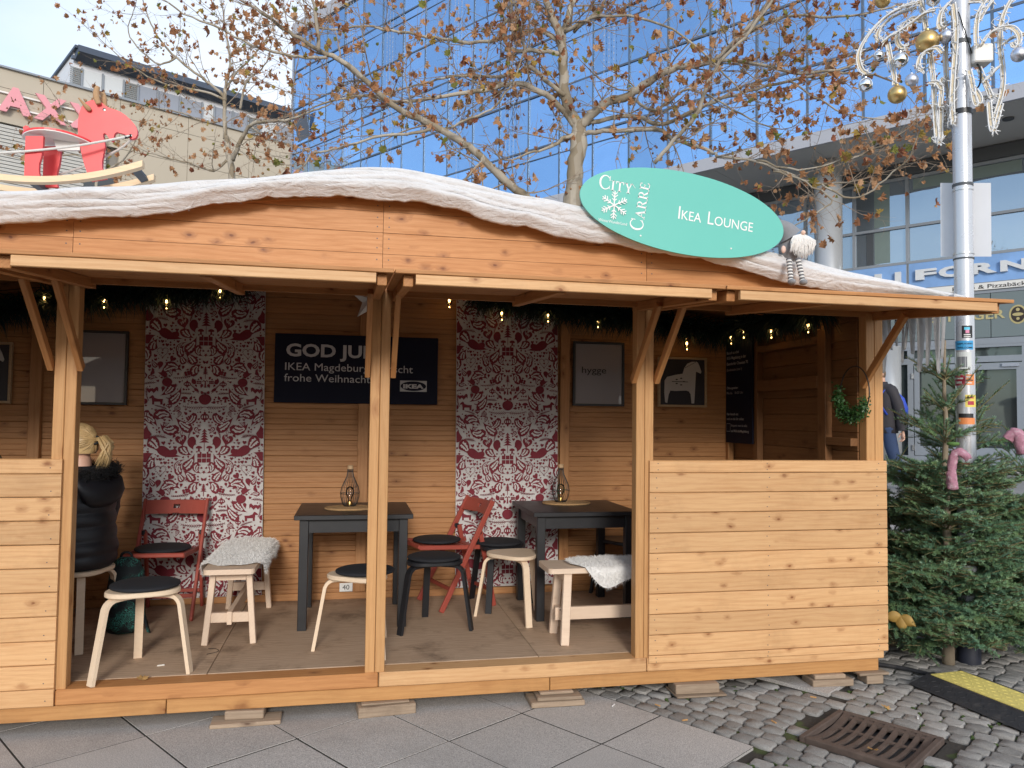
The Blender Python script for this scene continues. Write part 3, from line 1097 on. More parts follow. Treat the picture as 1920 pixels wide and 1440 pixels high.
class Folk:
    """folk ornament printed in one ink on cloth; unit half tile mirrored about x = 0, y down"""

    def __init__(s, w, period, h, M):
        s.red, s.wht = MB(), MB()
        s.w, s.p, s.h, s.M = w, period, h, M
        s.k, s.occ = 0, []

    def put(s, pts, white=False, lift=0.0):
        mb = s.wht if white else s.red
        lift += s.k * 4e-6
        mx = sum(a for a, b in pts) / len(pts)
        if not white:
            s.occ.append((abs(mx), sum(b for a, b in pts) / len(pts), max(max(abs(a - mx) for a, b in pts), 0.008)))
        for rep in range(-1, int(s.h / s.p) + 2):
            for sg in ((1,) if abs(mx) < 2e-3 else (1, -1)):
                q = [(sg * a * s.p, (b + rep) * s.p) for a, b in pts]
                q = clip(q, lambda t: t[0] - s.w / 2 + 0.003)
                q = clip(q, lambda t: -t[0] - s.w / 2 + 0.003)
                q = clip(q, lambda t: t[1] - s.h + 0.004)
                q = clip(q, lambda t: -t[1] + 0.004)
                if len(q) < 3:
                    continue
                mb.add([s.M @ Vector((a, s.h - b, 0.0012 + (0.0009 if white else 0) + lift + (2e-6 if sg < 0 else 0))) for a, b in q], [tuple(range(len(q)))])

    def strip(s, spine, ws, white=False, lift=0.0):
        L, Rr = [], []
        for i, (x, y) in enumerate(spine):
            a = spine[max(i - 1, 0)]
            b = spine[min(i + 1, len(spine) - 1)]
            dx, dy = b[0] - a[0], b[1] - a[1]
            l = sqrt(dx * dx + dy * dy) or 1
            L.append((x - dy / l * ws[i], y + dx / l * ws[i]))
            Rr.append((x + dy / l * ws[i], y - dx / l * ws[i]))
        for i in range(len(spine) - 1):
            s.put([L[i], L[i + 1], Rr[i + 1], Rr[i]], white, lift)

    def drop(s, x, y, a, L, W, curl=0.0, inner=True):
        n = 13
        s.k += 1
        W *= 1.42
        L *= 1.06
        sp, ws, h = [], [], a
        px, py = x, y
        for i in range(n + 1):
            t = i / n
            sp.append((px, py))
            ws.append(W * (sin(pi * min(1, t * 0.86) ** 1.5) if t < 0.98 else 0.18) * (1 if t < 0.9 else sqrt(max(0, 1 - ((t - 0.9) / 0.1) ** 2)) * 0.8 + 0.1))
            h += curl * (0.4 + 1.6 * t) / n
            px += cos(h) * L / n
            py += sin(h) * L / n
        s.strip(sp, ws)
        if inner and W > 0.013:
            sel = range(4, n - 1)
            s.strip([sp[i] for i in sel], [ws[i] * 0.55 * (0.75 + 0.35 * ((k % 2))) for k, i in enumerate(sel)], True)
            s.strip([sp[i] for i in sel][1:], [ws[i] * 0.14 for i in sel][1:], False, 0.0018)

    def disc(s, x, y, r, ry=None, n=14, white=False):
        s.k += 1
        s.put([(x + r * cos(2 * pi * i / n), y + (ry or r) * sin(2 * pi * i / n)) for i in range(n)], white)

    def heart(s, x, y, r, rot=0.0, deco=False):
        s.k += 1
        P_ = []
        for i in range(22):
            t = 2 * pi * i / 22
            a = 16 * sin(t) ** 3 / 17
            b = -(13 * cos(t) - 5 * cos(2 * t) - 2 * cos(3 * t) - cos(4 * t)) / 15
            P_.append((x + r * (a * cos(rot) - b * sin(rot)), y + r * (a * sin(rot) + b * cos(rot))))
        s.put(P_)
        if deco:
            z = [(x + r * (-0.5 + i / 6) * cos(rot + .4), y + r * (-0.15 + 0.28 * ((i % 2) * 2 - 1)) + r * (-0.5 + i / 6) * sin(rot + .4)) for i in range(7)]
            s.strip(z, [r * 0.07] * 7, True)
            s.strip([(x, y - r * 0.6), (x - r * .2, y - r * 1.3), (x, y - r * 1.7), (x + r * .2, y - r * 1.3), (x, y - r * .6)], [r * 0.04] * 5)

    def star(s, x, y, r):
        s.k += 1
        s.put(star_pts(x, y, r, 5, 0.45, rnd(0, 1)))

    def flake(s, x, y, r):
        for i in range(4):
            s.k += 1
            a = pi * i / 4
            s.strip([(x - r * cos(a), y - r * sin(a)), (x + r * cos(a), y + r * sin(a))], [r * 0.1] * 2)

    def sprig(s, x, y, a, L, curl=0.6, k=9):
        sp = []
        h = a
        s.k += 1
        px, py = x, y
        for i in range(k + 1):
            sp.append((px, py))
            if i:
                for sg in (1, -1):
                    b = h + sg * 0.7
                    l = L * 0.17 * (1.1 - i / k * 0.6)
                    s.strip([(px, py), (px + cos(b) * l, py + sin(b) * l)], [0.0022, 0.001])
            h += curl / k
            px += cos(h) * L / k
            py += sin(h) * L / k
        s.strip(sp, [0.002] * len(sp))

    def apple(s, x, y, r):
        s.put([(x + r * 1.08 * cos(a) * (1 - 0.08 * sin(a)), y + r * sin(a) * (1 if sin(a) > 0 else 0.92 - 0.12 * cos(a) ** 8 + 0.05)) for a in [2 * pi * i / 18 for i in range(18)]])
        s.strip([(x, y - r * 0.8), (x + r * 0.1, y - r * 1.25)], [r * 0.07] * 2)
        s.drop(x + r * 0.1, y - r * 1.05, -0.5, r * 0.7, r * 0.2, 0.4, False)

    def mushroom(s, x, y, r):
        s.k += 1
        s.put([(x + r * cos(a), y + r * 0.75 * sin(a)) for a in [pi + pi * i / 9 for i in range(10)]] + [(x + r * .7, y + r * .18), (x - r * .7, y + r * .18)])
        s.put([(x - r * .22, y + r * .1), (x + r * .22, y + r * .1), (x + r * .38, y + r * 1.15), (x - r * .38, y + r * 1.15)])

    def ornament(s, x, y, r, ry):
        s.disc(x, y, r, ry)
        for k in (-0.5, 0.0, 0.5):
            s.strip([(x + r * k, y - ry * 0.35), (x + r * k * 1.15, y + ry * 0.35)], [r * 0.12] * 2, True)
        s.disc(x, y - ry * 1.15, r * 0.3, ry * 0.3, 8)
        s.disc(x, y + ry * 1.15, r * 0.25, ry * 0.35, 8)
        s.strip([(x, y - ry * 1.2), (x, y - ry * 2.0)], [0.0015] * 2)

    def ball(s, x, y, r):
        s.disc(x, y, r)
        for k in (-0.5, -0.05, 0.4):
            w = sqrt(1 - k * k) * r * 0.85
            s.strip([(x - w, y + k * r), (x - w / 3, y + k * r - r * .14), (x + w / 3, y + k * r + r * .14), (x + w, y + k * r)], [r * 0.09] * 4, True)
        s.disc(x, y - r * 1.15, r * .22, None, 6)

    def tree(s, x, y, w, h):
        for k in range(5):
            s.k += 1
            t0 = k / 5
            yy = y + h * t0
            ww = w * (0.35 + 0.65 * (k + 1) / 5)
            s.put([(x, yy - h * .05), (x + ww, yy + h * .2), (x + ww * .45, yy + h * .19), (x - ww * .45, yy + h * .19), (x - ww, yy + h * .2)])
        s.strip([(x, y + h), (x, y + h * 1.6)], [0.0025] * 2)

    def horse(s, x, y, r, face=1):
        P_ = [(-1, -.35), (-.2, -.35), (.35, -.55), (.55, -.95), (.75, -.98), (1.25, -.55), (1.15, -.4), (.8, -.45), (.72, .1), (.72, .6), (.4, .6), (.38, .12), (-.55, .12), (-.58, .6), (-.9, .6), (-.95, 0)]
        s.put([(x + a * r * face, y + b * r) for a, b in P_])

    def gift(s, x, y, r):
        for i in (-1, 0, 1):
            for j in (-.5, .5):
                s.put([(x + i * r * .72 + a * r * .32, y + j * r * .8 + b * r * .34) for a, b in ((-1, -1), (1, -1), (1, 1), (-1, 1))])

    def wreath(s, x, y, r):
        for i in range(26):
            t = 2 * pi * i / 26
            a = 16 * sin(t) ** 3 / 17
            b = -(13 * cos(t) - 5 * cos(2 * t) - 2 * cos(3 * t) - cos(4 * t)) / 15
            s.strip([(x + r * a - .005, y + r * b - .004), (x + r * a + .005, y + r * b + .004)], [0.0022] * 2)

    def oak(s, x, y, a, r):
        for k in range(3):
            for sg in (1, -1):
                s.disc(x + cos(a) * r * (k * .6 - .6) - sin(a) * sg * r * .22, y + sin(a) * r * (k * .6 - .6) + cos(a) * sg * r * .22, r * .3, None, 7)

    def paint(s):
        s.apple(0.0, 0.0, 0.047)
        s.mushroom(0.165, -0.005, 0.028)
        s.mushroom(0.105, 0.022, 0.014)
        s.mushroom(0.13, 0.012, 0.012)
        s.sprig(0.0, 0.065, 0.25, 0.17, -0.5)
        s.sprig(0.05, -0.05, -1.0, 0.1, 0.3)
        s.sprig(0.1, -0.045, -0.2, 0.12, 0.3)
        s.drop(0.045, -0.06, -0.9, 0.05, 0.009, 0.8, False)
        s.ornament(0.0, 0.15, 0.036, 0.03)
        s.tree(0.0, 0.255, 0.042, 0.115)
        s.ball(0.22, 0.08, 0.026)
        s.ornament(0.285, 0.055, 0.024, 0.017)
        s.star(0.152, 0.085, 0.014)
        s.sprig(0.21, 0.0, 0.1, 0.1, -0.4)
        s.sprig(0.3, 0.085, -0.5, 0.1, 0.3)
        s.horse(0.385, 0.015, 0.05)
        s.apple(0.482, 0.018, 0.024)
        s.heart(0.355, 0.118, 0.032)
        s.drop(0.36, -0.03, -2.75, 0.14, 0.024, 0.75)
        s.drop(0.345, -0.06, -1.9, 0.05, 0.01, 0.3, False)
        s.drop(0.375, -0.06, -1.3, 0.045, 0.009, 0.3, False)
        s.heart(0.445, -0.075, 0.022)
        # big scrolls
        s.drop(0.235, 0.15, 2.2, 0.17, 0.030, 0.55)
        s.drop(0.205, 0.205, 2.95, 0.17, 0.021, 1.9)
        s.drop(0.255, 0.185, -1.2, 0.17, 0.032, 2.4)
        s.drop(0.355, 0.2, 1.9, 0.17, 0.032, 2.4)
        s.drop(0.375, 0.235, -1.15, 0.16, 0.026, 1.1)
        s.drop(0.4, 0.225, -0.6, 0.15, 0.02, -1.3)
        s.drop(0.475, 0.16, -0.8, 0.1, 0.022, 1.6)
        s.drop(0.235, 0.245, 0.3, 0.045, 0.015, 0.3, False)
        s.oak(0.125, 0.155, 0.5, 0.03)
        for k in range(5):
            s.disc(0.245 + k * 0.022, 0.125 - 0.008 * sin(k * .8), 0.0055, None, 7)
        s.heart(0.185, 0.345, 0.05, 0.25, True)
        s.sprig(0.09, 0.235, 0.9, 0.1, 0.5)
        s.flake(0.045, 0.225, 0.017)
        s.oak(0.29, 0.28, -0.4, 0.04)
        s.drop(0.455, 0.215, 1.25, 0.115, 0.027, 0.9, False)
        s.drop(0.5, 0.29, -0.9, 0.09, 0.018, 0.6)
        s.drop(0.355, 0.46, -1.25, 0.15, 0.036, 0.7)
        s.sprig(0.3, 0.33, -0.6, 0.14, 1.0, 11)
        s.drop(0.18, 0.485, -0.1, 0.2, 0.028, -0.7, False)
        s.drop(0.275, 0.425, 2.5, 0.06, 0.018, 0.9, False)
        s.mushroom(0.042, 0.415, 0.026)
        s.gift(0.0, 0.5, 0.052)
        s.drop(0.075, 0.46, 1.3, 0.16, 0.03, -0.75)
        s.drop(0.095, 0.475, -0.25, 0.12, 0.028, -1.1)
        s.drop(0.085, 0.43, -0.9, 0.1, 0.03, -1.9, False)
        s.drop(0.15, 0.51, 0.15, 0.13, 0.014, 1.8)
        s.drop(0.17, 0.54, 0.5, 0.11, 0.024, 2.2)
        s.drop(0.17, 0.60, 2.5, 0.13, 0.026, -0.5)
        s.drop(0.4, 0.455, 0.25, 0.12, 0.028, 0.7, False)
        s.drop(0.385, 0.485, 0.8, 0.11, 0.028, 0.9)
        s.drop(0.47, 0.435, -0.25, 0.1, 0.02, 0.4, False)
        s.wreath(0.345, 0.6, 0.045)
        s.sprig(0.43, 0.63, -0.6, 0.14, -1.0, 11)
        s.disc(0.03, 0.56, 0.004)
        s.drop(0.02, 0.63, -0.2, 0.11, 0.022, -2.6)
        s.star(0.0, 0.62, 0.018)
        s.heart(0.265, 0.655, 0.028, -0.6)
        s.drop(0.2, 0.61, 1.7, 0.09, 0.02, 0.6)
        s.flake(0.135, 0.675, 0.022)
        s.drop(0.185, 0.76, -0.7, 0.14, 0.027, 0.9)
        s.drop(0.365, 0.79, -2.3, 0.15, 0.03, -0.7)
        s.drop(0.375, 0.75, -2.0, 0.07, 0.016, 0.6, False)
        s.drop(0.385, 0.77, -0.4, -0.08, 0.015, 0.3, False)
        s.drop(0.5, 0.7, -2.4, 0.15, 0.028, 2.0)
        s.drop(0.49, 0.735, 1.3, 0.09, 0.02, 0.9)
        s.drop(0.03, 0.7, 0.25, 0.12, 0.03, 2.0)
        s.tree(0.0, 0.72, 0.026, 0.065)
        s.oak(0.135, 0.775, 0.3, 0.04)
        s.sprig(0.11, 0.8, 0.35, 0.14, -0.4)
        s.apple(0.305, 0.855, 0.038)
        s.star(0.238, 0.88, 0.02)
        s.ornament(0.145, 0.87, 0.03, 0.02)
        s.drop(0.1, 0.815, 1.4, 0.05, 0.016, 1.8, False)
        s.gift(0.05, 0.855, 0.018)
        s.strip([(-0.004, 0.9), (0, 0.85), (0.012, 0.838), (0.022, 0.848)], [0.004] * 4)
        s.sprig(0.39, 0.86, -0.1, 0.13, 0.5)
        s.drop(0.19, 0.89, 1.35, 0.17, 0.026, -0.9)
        s.heart(0.41, 0.925, 0.024)
        s.sprig(0.46, 0.89, 1.2, 0.12, 0.8)
        s.oak(0.49, 0.8, 0.8, 0.03)
        rr = random.Random(5)
        n = 0
        for k in range(2600):
            x, y = rr.uniform(0.015, 0.5), rr.uniform(0, 1)
            fr_ = min(min(sqrt((x - a) ** 2 + (dy) ** 2) for dy in (y - b, y - b - 1, y - b + 1)) - r_ for a, b, r_ in s.occ)
            fr_ = min(fr_, x)
            if fr_ < 0.011:
                continue
            q = rr.random()
            if fr_ > 0.024:
                a = rr.uniform(0, 6.28)
                L = fr_ * 2.3
                s.drop(x - cos(a) * L * .5, y - sin(a) * L * .5, a, L, fr_ * .42, rr.uniform(-1.2, 1.2))
            elif q < .3:
                s.heart(x, y, fr_ * .8, rr.uniform(-.7, .7))
            elif q < .6:
                a = rr.uniform(0, 6.28)
                L = fr_ * 2.0
                s.drop(x - cos(a) * L * .5, y - sin(a) * L * .5, a, L, fr_ * .45, rr.uniform(-1, 1), False)
            elif q < .75:
                s.star(x, y, fr_ * .85)
            else:
                s.disc(x, y, fr_ * .45, None, 8)
            n += 1


def folk_banner(name, label, x0, x1, z0, z1, y, tilt):
    t = thing(name, label, 'wall banner', (x0, y, z0), wld=False)
    w, h = x1 - x0, z1 - z0
    t.rotation_euler = (0, tilt, 0)
    MB().grid(lambda u, v: (w * u, -0.002 - 0.004 * sin(u * 7 + v * 3) * sin(v * 9), h * v), 8, 24).build('cloth', BANNERC, t, True)
    M = frame_mat((w / 2, -0.0075, 0), (1, 0, 0), (0, 0, 1))
    f = Folk(w, 0.835, h, M)
    f.paint()
    f.red.build('printed_ornament', OXBLOOD, t, fix=False)
    f.wht.build('ornament_detail', BANNERC, t, fix=False)


folk_banner('wall_banner', 'tall white banner with dark red folk ornament left of the navy greeting board', -1.432, -0.622, 0.262, 2.5, 5.826, -0.012)
folk_banner('wall_banner', 'tall white banner with dark red folk ornament right of the navy greeting board', 0.777, 1.578, 0.275, 2.49, 5.826, -0.011)

# greeting board
t = thing('greeting_board', 'navy board with white Christmas greeting GOD JUL behind the middle post', 'sign board', (0.02, 5.8, 1.657), wld=True)
MB().box((0.022, 5.806, 1.908), (1.187, 0.014, 0.505), None, 0.002).build('board', NAVY, t)
wm = MB()
ex = (1, 0, -0.004)
TY = 5.7975
fit_text(wm, 'GOD JUL', frame_mat((-0.492, TY, 1.998), ex, (0, 0, 1)), 0.625, 0.094, bold=0.03)
fit_text(wm, 'IKEA Magdeburg wünscht', frame_mat((-0.497, TY, 1.894), ex, (0, 0, 1)), 0.925, 0.054)
fit_text(wm, 'frohe Weihnachten', frame_mat((-0.502, TY, 1.812), ex, (0, 0, 1)), 0.70, 0.054)
wm.build('greeting_text', GREYINK, t, fix=False)
lg = MB().box((0.434, 5.798, 1.793), (0.2, 0.002, 0.082))
lg.build('logo_plate', GREYINK, t)
e2 = MB().poly([Vector((0.434 + 0.095 * cos(a), 5.7962, 1.793 + 0.036 * sin(a))) for a in [2 * pi * i / 40 for i in range(40)]])
e2.build('logo_oval', NAVY, t)
lt = MB()
fit_text(lt, 'IKEA', frame_mat((0.357, 5.7955, 1.777), (1, 0, 0), (0, 0, 1)), 0.154, 0.033, bold=0.055)
lt.build('logo_letters', GREYINK, t, fix=False)


def glossy_print(name, col, var=0.06):
    m = flat(name, col, 0.5, var=var, scale=3)
    b = m.node_tree.nodes['Principled BSDF']
    b.inputs['Coat Weight'].default_value = 1.0
    b.inputs['Coat Roughness'].default_value = 0.02
    return m


PRINT = glossy_print('framed_print', (0.27, 0.255, 0.27))
PRINTD = glossy_print('framed_dark_print', (0.012, 0.013, 0.025))
FRW = pine('frame_wood', (0.5, 0.36, 0.22), (0.36, 0.23, 0.12), knots=0.1)


def picture(name, label, x0, x1, z0, z1, fm, pm, fw=0.018):
    t = thing(name, label, 'picture', ((x0 + x1) / 2, 5.82, z0), wld=True, group='framed pictures on the back wall')
    y = 5.818
    for a, b, c, d in ((x0, x1, z0, z0 + fw), (x0, x1, z1 - fw, z1), (x0, x0 + fw, z0 + fw, z1 - fw), (x1 - fw, x1, z0 + fw, z1 - fw)):
        MB().box(((a + b) / 2, y, (c + d) / 2), (b - a, 0.028, d - c - 0.0006), None, 0.002).build('frame_bar', fm, t)
    MB().box(((x0 + x1) / 2, y + 0.004, (z0 + z1) / 2), (x1 - x0 - 2 * fw - 0.001, 0.008, z1 - z0 - 2 * fw - 0.001)).build('print', pm, t)
    return t


HORSE = [(410, 552), (420, 560), (432, 585), (446, 628), (440, 642), (420, 632), (405, 628), (402, 680), (398, 770), (392, 868), (372, 868), (365, 800), (352, 778), (330, 772), (250, 777), (215, 774), (202, 805), (192, 868), (176, 862), (170, 790), (172, 700), (190, 672), (250, 655), (305, 645), (318, 600), (340, 568), (375, 553)]


def horse_on(t, x0, x1, z0, z1):
    f = lambda a, b: Vector((x0 + (a - 125) / (487 - 125) * (x1 - x0), 5.8115, z1 - (b - 520) / (897 - 520) * (z1 - z0)))
    MB().poly([f(a, b) for a, b in HORSE]).build('printed_horse', GREYINK, t)
    mb = MB()
    for k in range(7):
        a = 318 + k * 12
        mb.poly([f(a, 600 - k * 7 + 3) - Vector((0, .001, 0)), f(a + 12, 594 - k * 7) - Vector((0, .001, 0)), f(a + 13, 600 - k * 7) - Vector((0, .001, 0))])
    for k in range(5):
        cx, cy = 285 + 30 * cos(k * 1.256), 705 + 26 * sin(k * 1.256)
        mb.poly([f(cx + 9 * cos(q), cy + 5 * sin(q)) - Vector((0, .001, 0)) for q in [i * pi / 4 for i in range(8)]])
    mb.poly([f(225, 704) - Vector((0, .0012, 0)), f(345, 704) - Vector((0, .0012, 0)), f(345, 709) - Vector((0, .0012, 0)), f(225, 709) - Vector((0, .0012, 0))])
    mb.build('saddle_ornament', PRINTD, t, fix=False)


t = picture('framed_picture', 'black framed pale print left of the left ornament banner', -1.985, -1.56, 1.62, 2.14, BLK, PRINT)
t = picture('framed_picture', 'black framed pale print reading hygge right of the right ornament banner', 1.683, 2.106, 1.665, 2.175, BLK, PRINT)
hy = MB()
fit_text(hy, 'hygge', frame_mat((1.755, 5.8115, 1.925), (1, 0, 0), (0, 0, 1)), 0.2, 0.05)
hy.build('print_text', INK, t, fix=False)
t = picture('framed_picture', 'wood framed white horse on navy right of the third post pair', 2.394, 2.816, 1.668, 2.073, FRW, PRINTD)
horse_on(t, 2.394, 2.816, 1.668, 2.073)
t = picture('framed_picture', 'wood framed white horse on navy at the left edge behind the left braces', -2.715, -2.292, 1.62, 2.04, FRW, PRINTD)
horse_on(t, -2.715, -2.292, 1.62, 2.04)

# information board on the right side wall
t = thing('info_board', 'tall navy information board with small white text on the right side wall', 'sign board', (3.03, 5.63, 1.385), wld=True)
MB().box((3.004, 5.625, 1.86), (0.012, 0.43, 0.95), None, 0.002).build('board', NAVY, t)
wm = MB()
for txt, z, wd, cap, bo in (('Besuch uns bei', 2.104, 0.20, 0.024, .012), ('IKEA Magdeburg in der', 2.061, 0.315, 0.024, .012), ('Ebendorfer Chaussee 70.', 2.014, 0.35, 0.024, .012), ('(Straßenbahn Linie 1)', 1.966, 0.25, 0.02, 0),
                            ('Öffnungszeiten:', 1.819, 0.19, 0.019, .01), ('Mo.-Sa.   10-20 Uhr', 1.778, 0.27, 0.019, 0), ('Hier besuch uns', 1.607, 0.19, 0.02, .01), ('rund um die Uhr online:', 1.568, 0.28, 0.02, .01),
                            ('Entspannt, wann du willst,', 1.516, 0.26, 0.018, 0), ('auf IKEA.de/Magdeburg', 1.472, 0.28, 0.019, .01)):
    y0 = 5.82 if z > 1.53 else 5.745
    fit_text(wm, txt, frame_mat((2.9965, y0, z), (0, -1, 0), (0, 0, 1)), wd, cap, bold=bo)
wm.build('board_text', GREYINK, t, fix=False)
q = MB()
for a, b, c, d in ((5.825, 5.76, 1.54, 1.537), (5.825, 5.76, 1.478, 1.475), (5.825, 5.822, 1.54, 1.475), (5.763, 5.76, 1.54, 1.475)):
    q.poly([Vector((2.9965, a, c)), Vector((2.9965, b, c)), Vector((2.9965, b, d)), Vector((2.9965, a, d))])
q.build('board_icon', GREYINK, t)
# number plate
t = thing('number_card', 'small white card with number 40 on the back wall behind the stool', 'card', (-0.03, 5.84, 0.275), wld=True)
MB().box((-0.03, 5.836, 0.305), (0.093, 0.002, 0.062)).build('card', WHITE, t)
q = MB()
fit_text(q, '40', frame_mat((-0.056, 5.8345, 0.288), (1, 0, 0), (0, 0, 1)), 0.05, 0.034)
q.build('number', INK, t, fix=False)

# ------------------------------------------------------------------ furniture
def stool(label, c, th, m, group):
    t = thing('stool', label, 'stool', (c[0], c[1], ZF), th, group)
    n = 36
    pr = []
    for i in range(n):
        a = 2 * pi * i / n
        pr.append(((0.172 + 0.021 * cos(3 * a)) * cos(a), (0.172 + 0.021 * cos(3 * a)) * sin(a)))
    mb = MB()
    rings = [(0.97, 0.412), (1.0, 0.417), (1.0, 0.433), (0.97, 0.438)]
    vs = [(x * s, y * s, z) for s, z in rings for x, y in pr]
    fs = [(l * n + j, l * n + (j + 1) % n, (l + 1) * n + (j + 1) % n, (l + 1) * n + j) for l in range(3) for j in range(n)]
    fs += [tuple(range(n))[::-1], tuple(3 * n + j for j in range(n))]
    mb.add(vs, fs)
    mb.build('seat', m, t, 40)
    for k in range(3):
        a = 2 * pi * k / 3
        d = Vector((cos(a), sin(a), 0))
        pts = [d * 0.06 + Vector((0, 0, .401)), d * 0.13 + Vector((0, 0, .401))]
        for i in range(1, 8):
            b = pi / 2 * i / 7 * 0.94
            pts.append(d * (0.145 + 0.06 * sin(b)) + Vector((0, 0, 0.341 + 0.06 * cos(b))))
        pts.append(d * 0.262 + Vector((0, 0, 0.0)))
        MB().ribbon(pts, 0.042, 0.019, (-sin(a), cos(a), 0)).build('leg', m, t, 40)
    return t


def cushion(label, c, z, r=0.172, group='black round seat pads', tilt=0.0):
    prof = [(0.0, 0.0), (r * 0.9, 0.0), (r * 0.985, 0.006), (r, 0.012), (r * 0.985, 0.018), (r * 0.9, 0.024), (r * 0.5, 0.0275), (0.0, 0.028)]
    o = MB().lathe(prof, 40).build('seat_pad', BLKSEAT, None, True, origin=False)
    o.location = (c[0], c[1], z)
    o.rotation_euler = (tilt, tilt * 0.6, rnd(0, 3))
    return tag(o, label, 'seat pad', group)


GS = 'three legged stools inside the hut'
BLKW = flat('black_stool_paint', (0.014, 0.015, 0.018), 0.4, var=0.2, bmp=0.05)
stool('pale birch stool with black pad standing nearest the front sill', (-1.065, 4.375), radians(227), BIRCH, GS)
stool('birch stool on which the blond woman in the black coat sits', (-1.555, 4.985), radians(48), BIRCH, GS)
stool('birch stool with black pad half hidden behind the middle post', (0.06, 4.59), radians(57), BIRCH, GS)
stool('black stool with black pad just right of the middle post', (0.52, 4.98), radians(95), BLKW, GS)
stool('birch stool without pad at the left corner of the right table', (1.085, 5.13), radians(40), BIRCH, GS)
stool('black stool with black pad tucked behind the bare birch stool', (1.04, 5.50), radians(246), BLKW, GS)
stool('black stool in shade under the far side of the right table', (2.03, 5.6), radians(20), BLKW, GS)
cushion('black round pad on the birch stool nearest the front sill', (-1.055, 4.385), ZF + 0.4385)
cushion('black round pad on the birch stool behind the middle post', (0.085, 4.60), ZF + 0.4385, tilt=0.01)
cushion('black round pad on the black stool right of the middle post', (0.525, 4.975), ZF + 0.4385)
cushion('black round pad on the black stool behind the bare birch stool', (1.04, 5.50), ZF + 0.4385)


def table(label, x0, y0):
    t = thing('table', label, 'table', (x0 + 0.37, y0 + 0.36, ZF), 0, 'black tables inside the hut')
    W, D, H = 0.74, 0.72, 0.722
    MB().box((0, 0, H - 0.015), (W, D, 0.03), None, 0.003).build('tabletop', BLK, t)
    for sx in (-1, 1):
        for sy in (-1, 1):
            MB().box((sx * (W / 2 - 0.06), sy * (D / 2 - 0.06), (H - 0.031) / 2), (0.056, 0.056, H - 0.031), None, 0.003).build('leg', BLK, t)
    for sx in (-1, 1):
        MB().box((sx * (W / 2 - 0.055), 0, H - 0.073), (0.02, D - 0.178, 0.082)).build('apron', BLK, t)
        MB().box((0, sx * (D / 2 - 0.055), H - 0.073), (W - 0.178, 0.02, 0.082)).build('apron', BLK, t)
    return t


table('black square table with wire lamp behind the middle post', -0.352, 4.985)
table('black square table with wire lamp beside the third post', 1.18, 4.975)


def bench(label, c, rz, L):
    t = thing('bench', label, 'bench', (c[0], c[1], ZF), rz, 'low whitewood benches')
    hw, zt = 0.143, 0.452
    mb = MB()
    P_ = []
    for cx, cy, a0 in ((L / 2 - .03, hw - .03, 0), (-L / 2 + .03, hw - .03, 90), (-L / 2 + .03, -hw + .03, 180), (L / 2 - .03, -hw + .03, 270)):
        for k in range(5):
            a = radians(a0 + k * 22.5)
            P_.append((cx + 0.03 * cos(a), cy + 0.03 * sin(a)))
    mb.prism(P_, lambda a, b, s: (a, b, s), zt - 0.03, zt)
    mb.build('seat_board', ASPEN, t)
    for sx in (-1, 1):
        for sy in (-1, 1):
            x1, x0 = sx * (L / 2 - 0.1), sx * (L / 2 - 0.125)
            MB().beam((x1, sy * 0.136, 0), (x0, sy * 0.1, zt - 0.031), 0.034, 0.05, (1, 0, 0), 0.003).build('leg', ASPEN, t)
        xx = sx * (L / 2 - 0.12)
        MB().box((xx, 0, 0.395), (0.032, 0.168, 0.05)).build('end_rail', ASPEN, t)
        xx = sx * (L / 2 - 0.109)
        MB().box((xx, 0, 0.155), (0.028, 0.214, 0.055)).build('end_rail', ASPEN, t)
    MB().box((0, 0, 0.155), (L - 0.15, 0.026, 0.075)).build('stretcher', ASPEN, t)
    return t


bench('pale wooden bench with sheepskin standing end on by the left banner', (-0.690, 5.245), radians(90), 1.06)
bench('pale wooden bench with fluffy sheepskin in front of the right table', (1.70, 4.605), 0, 1.09)


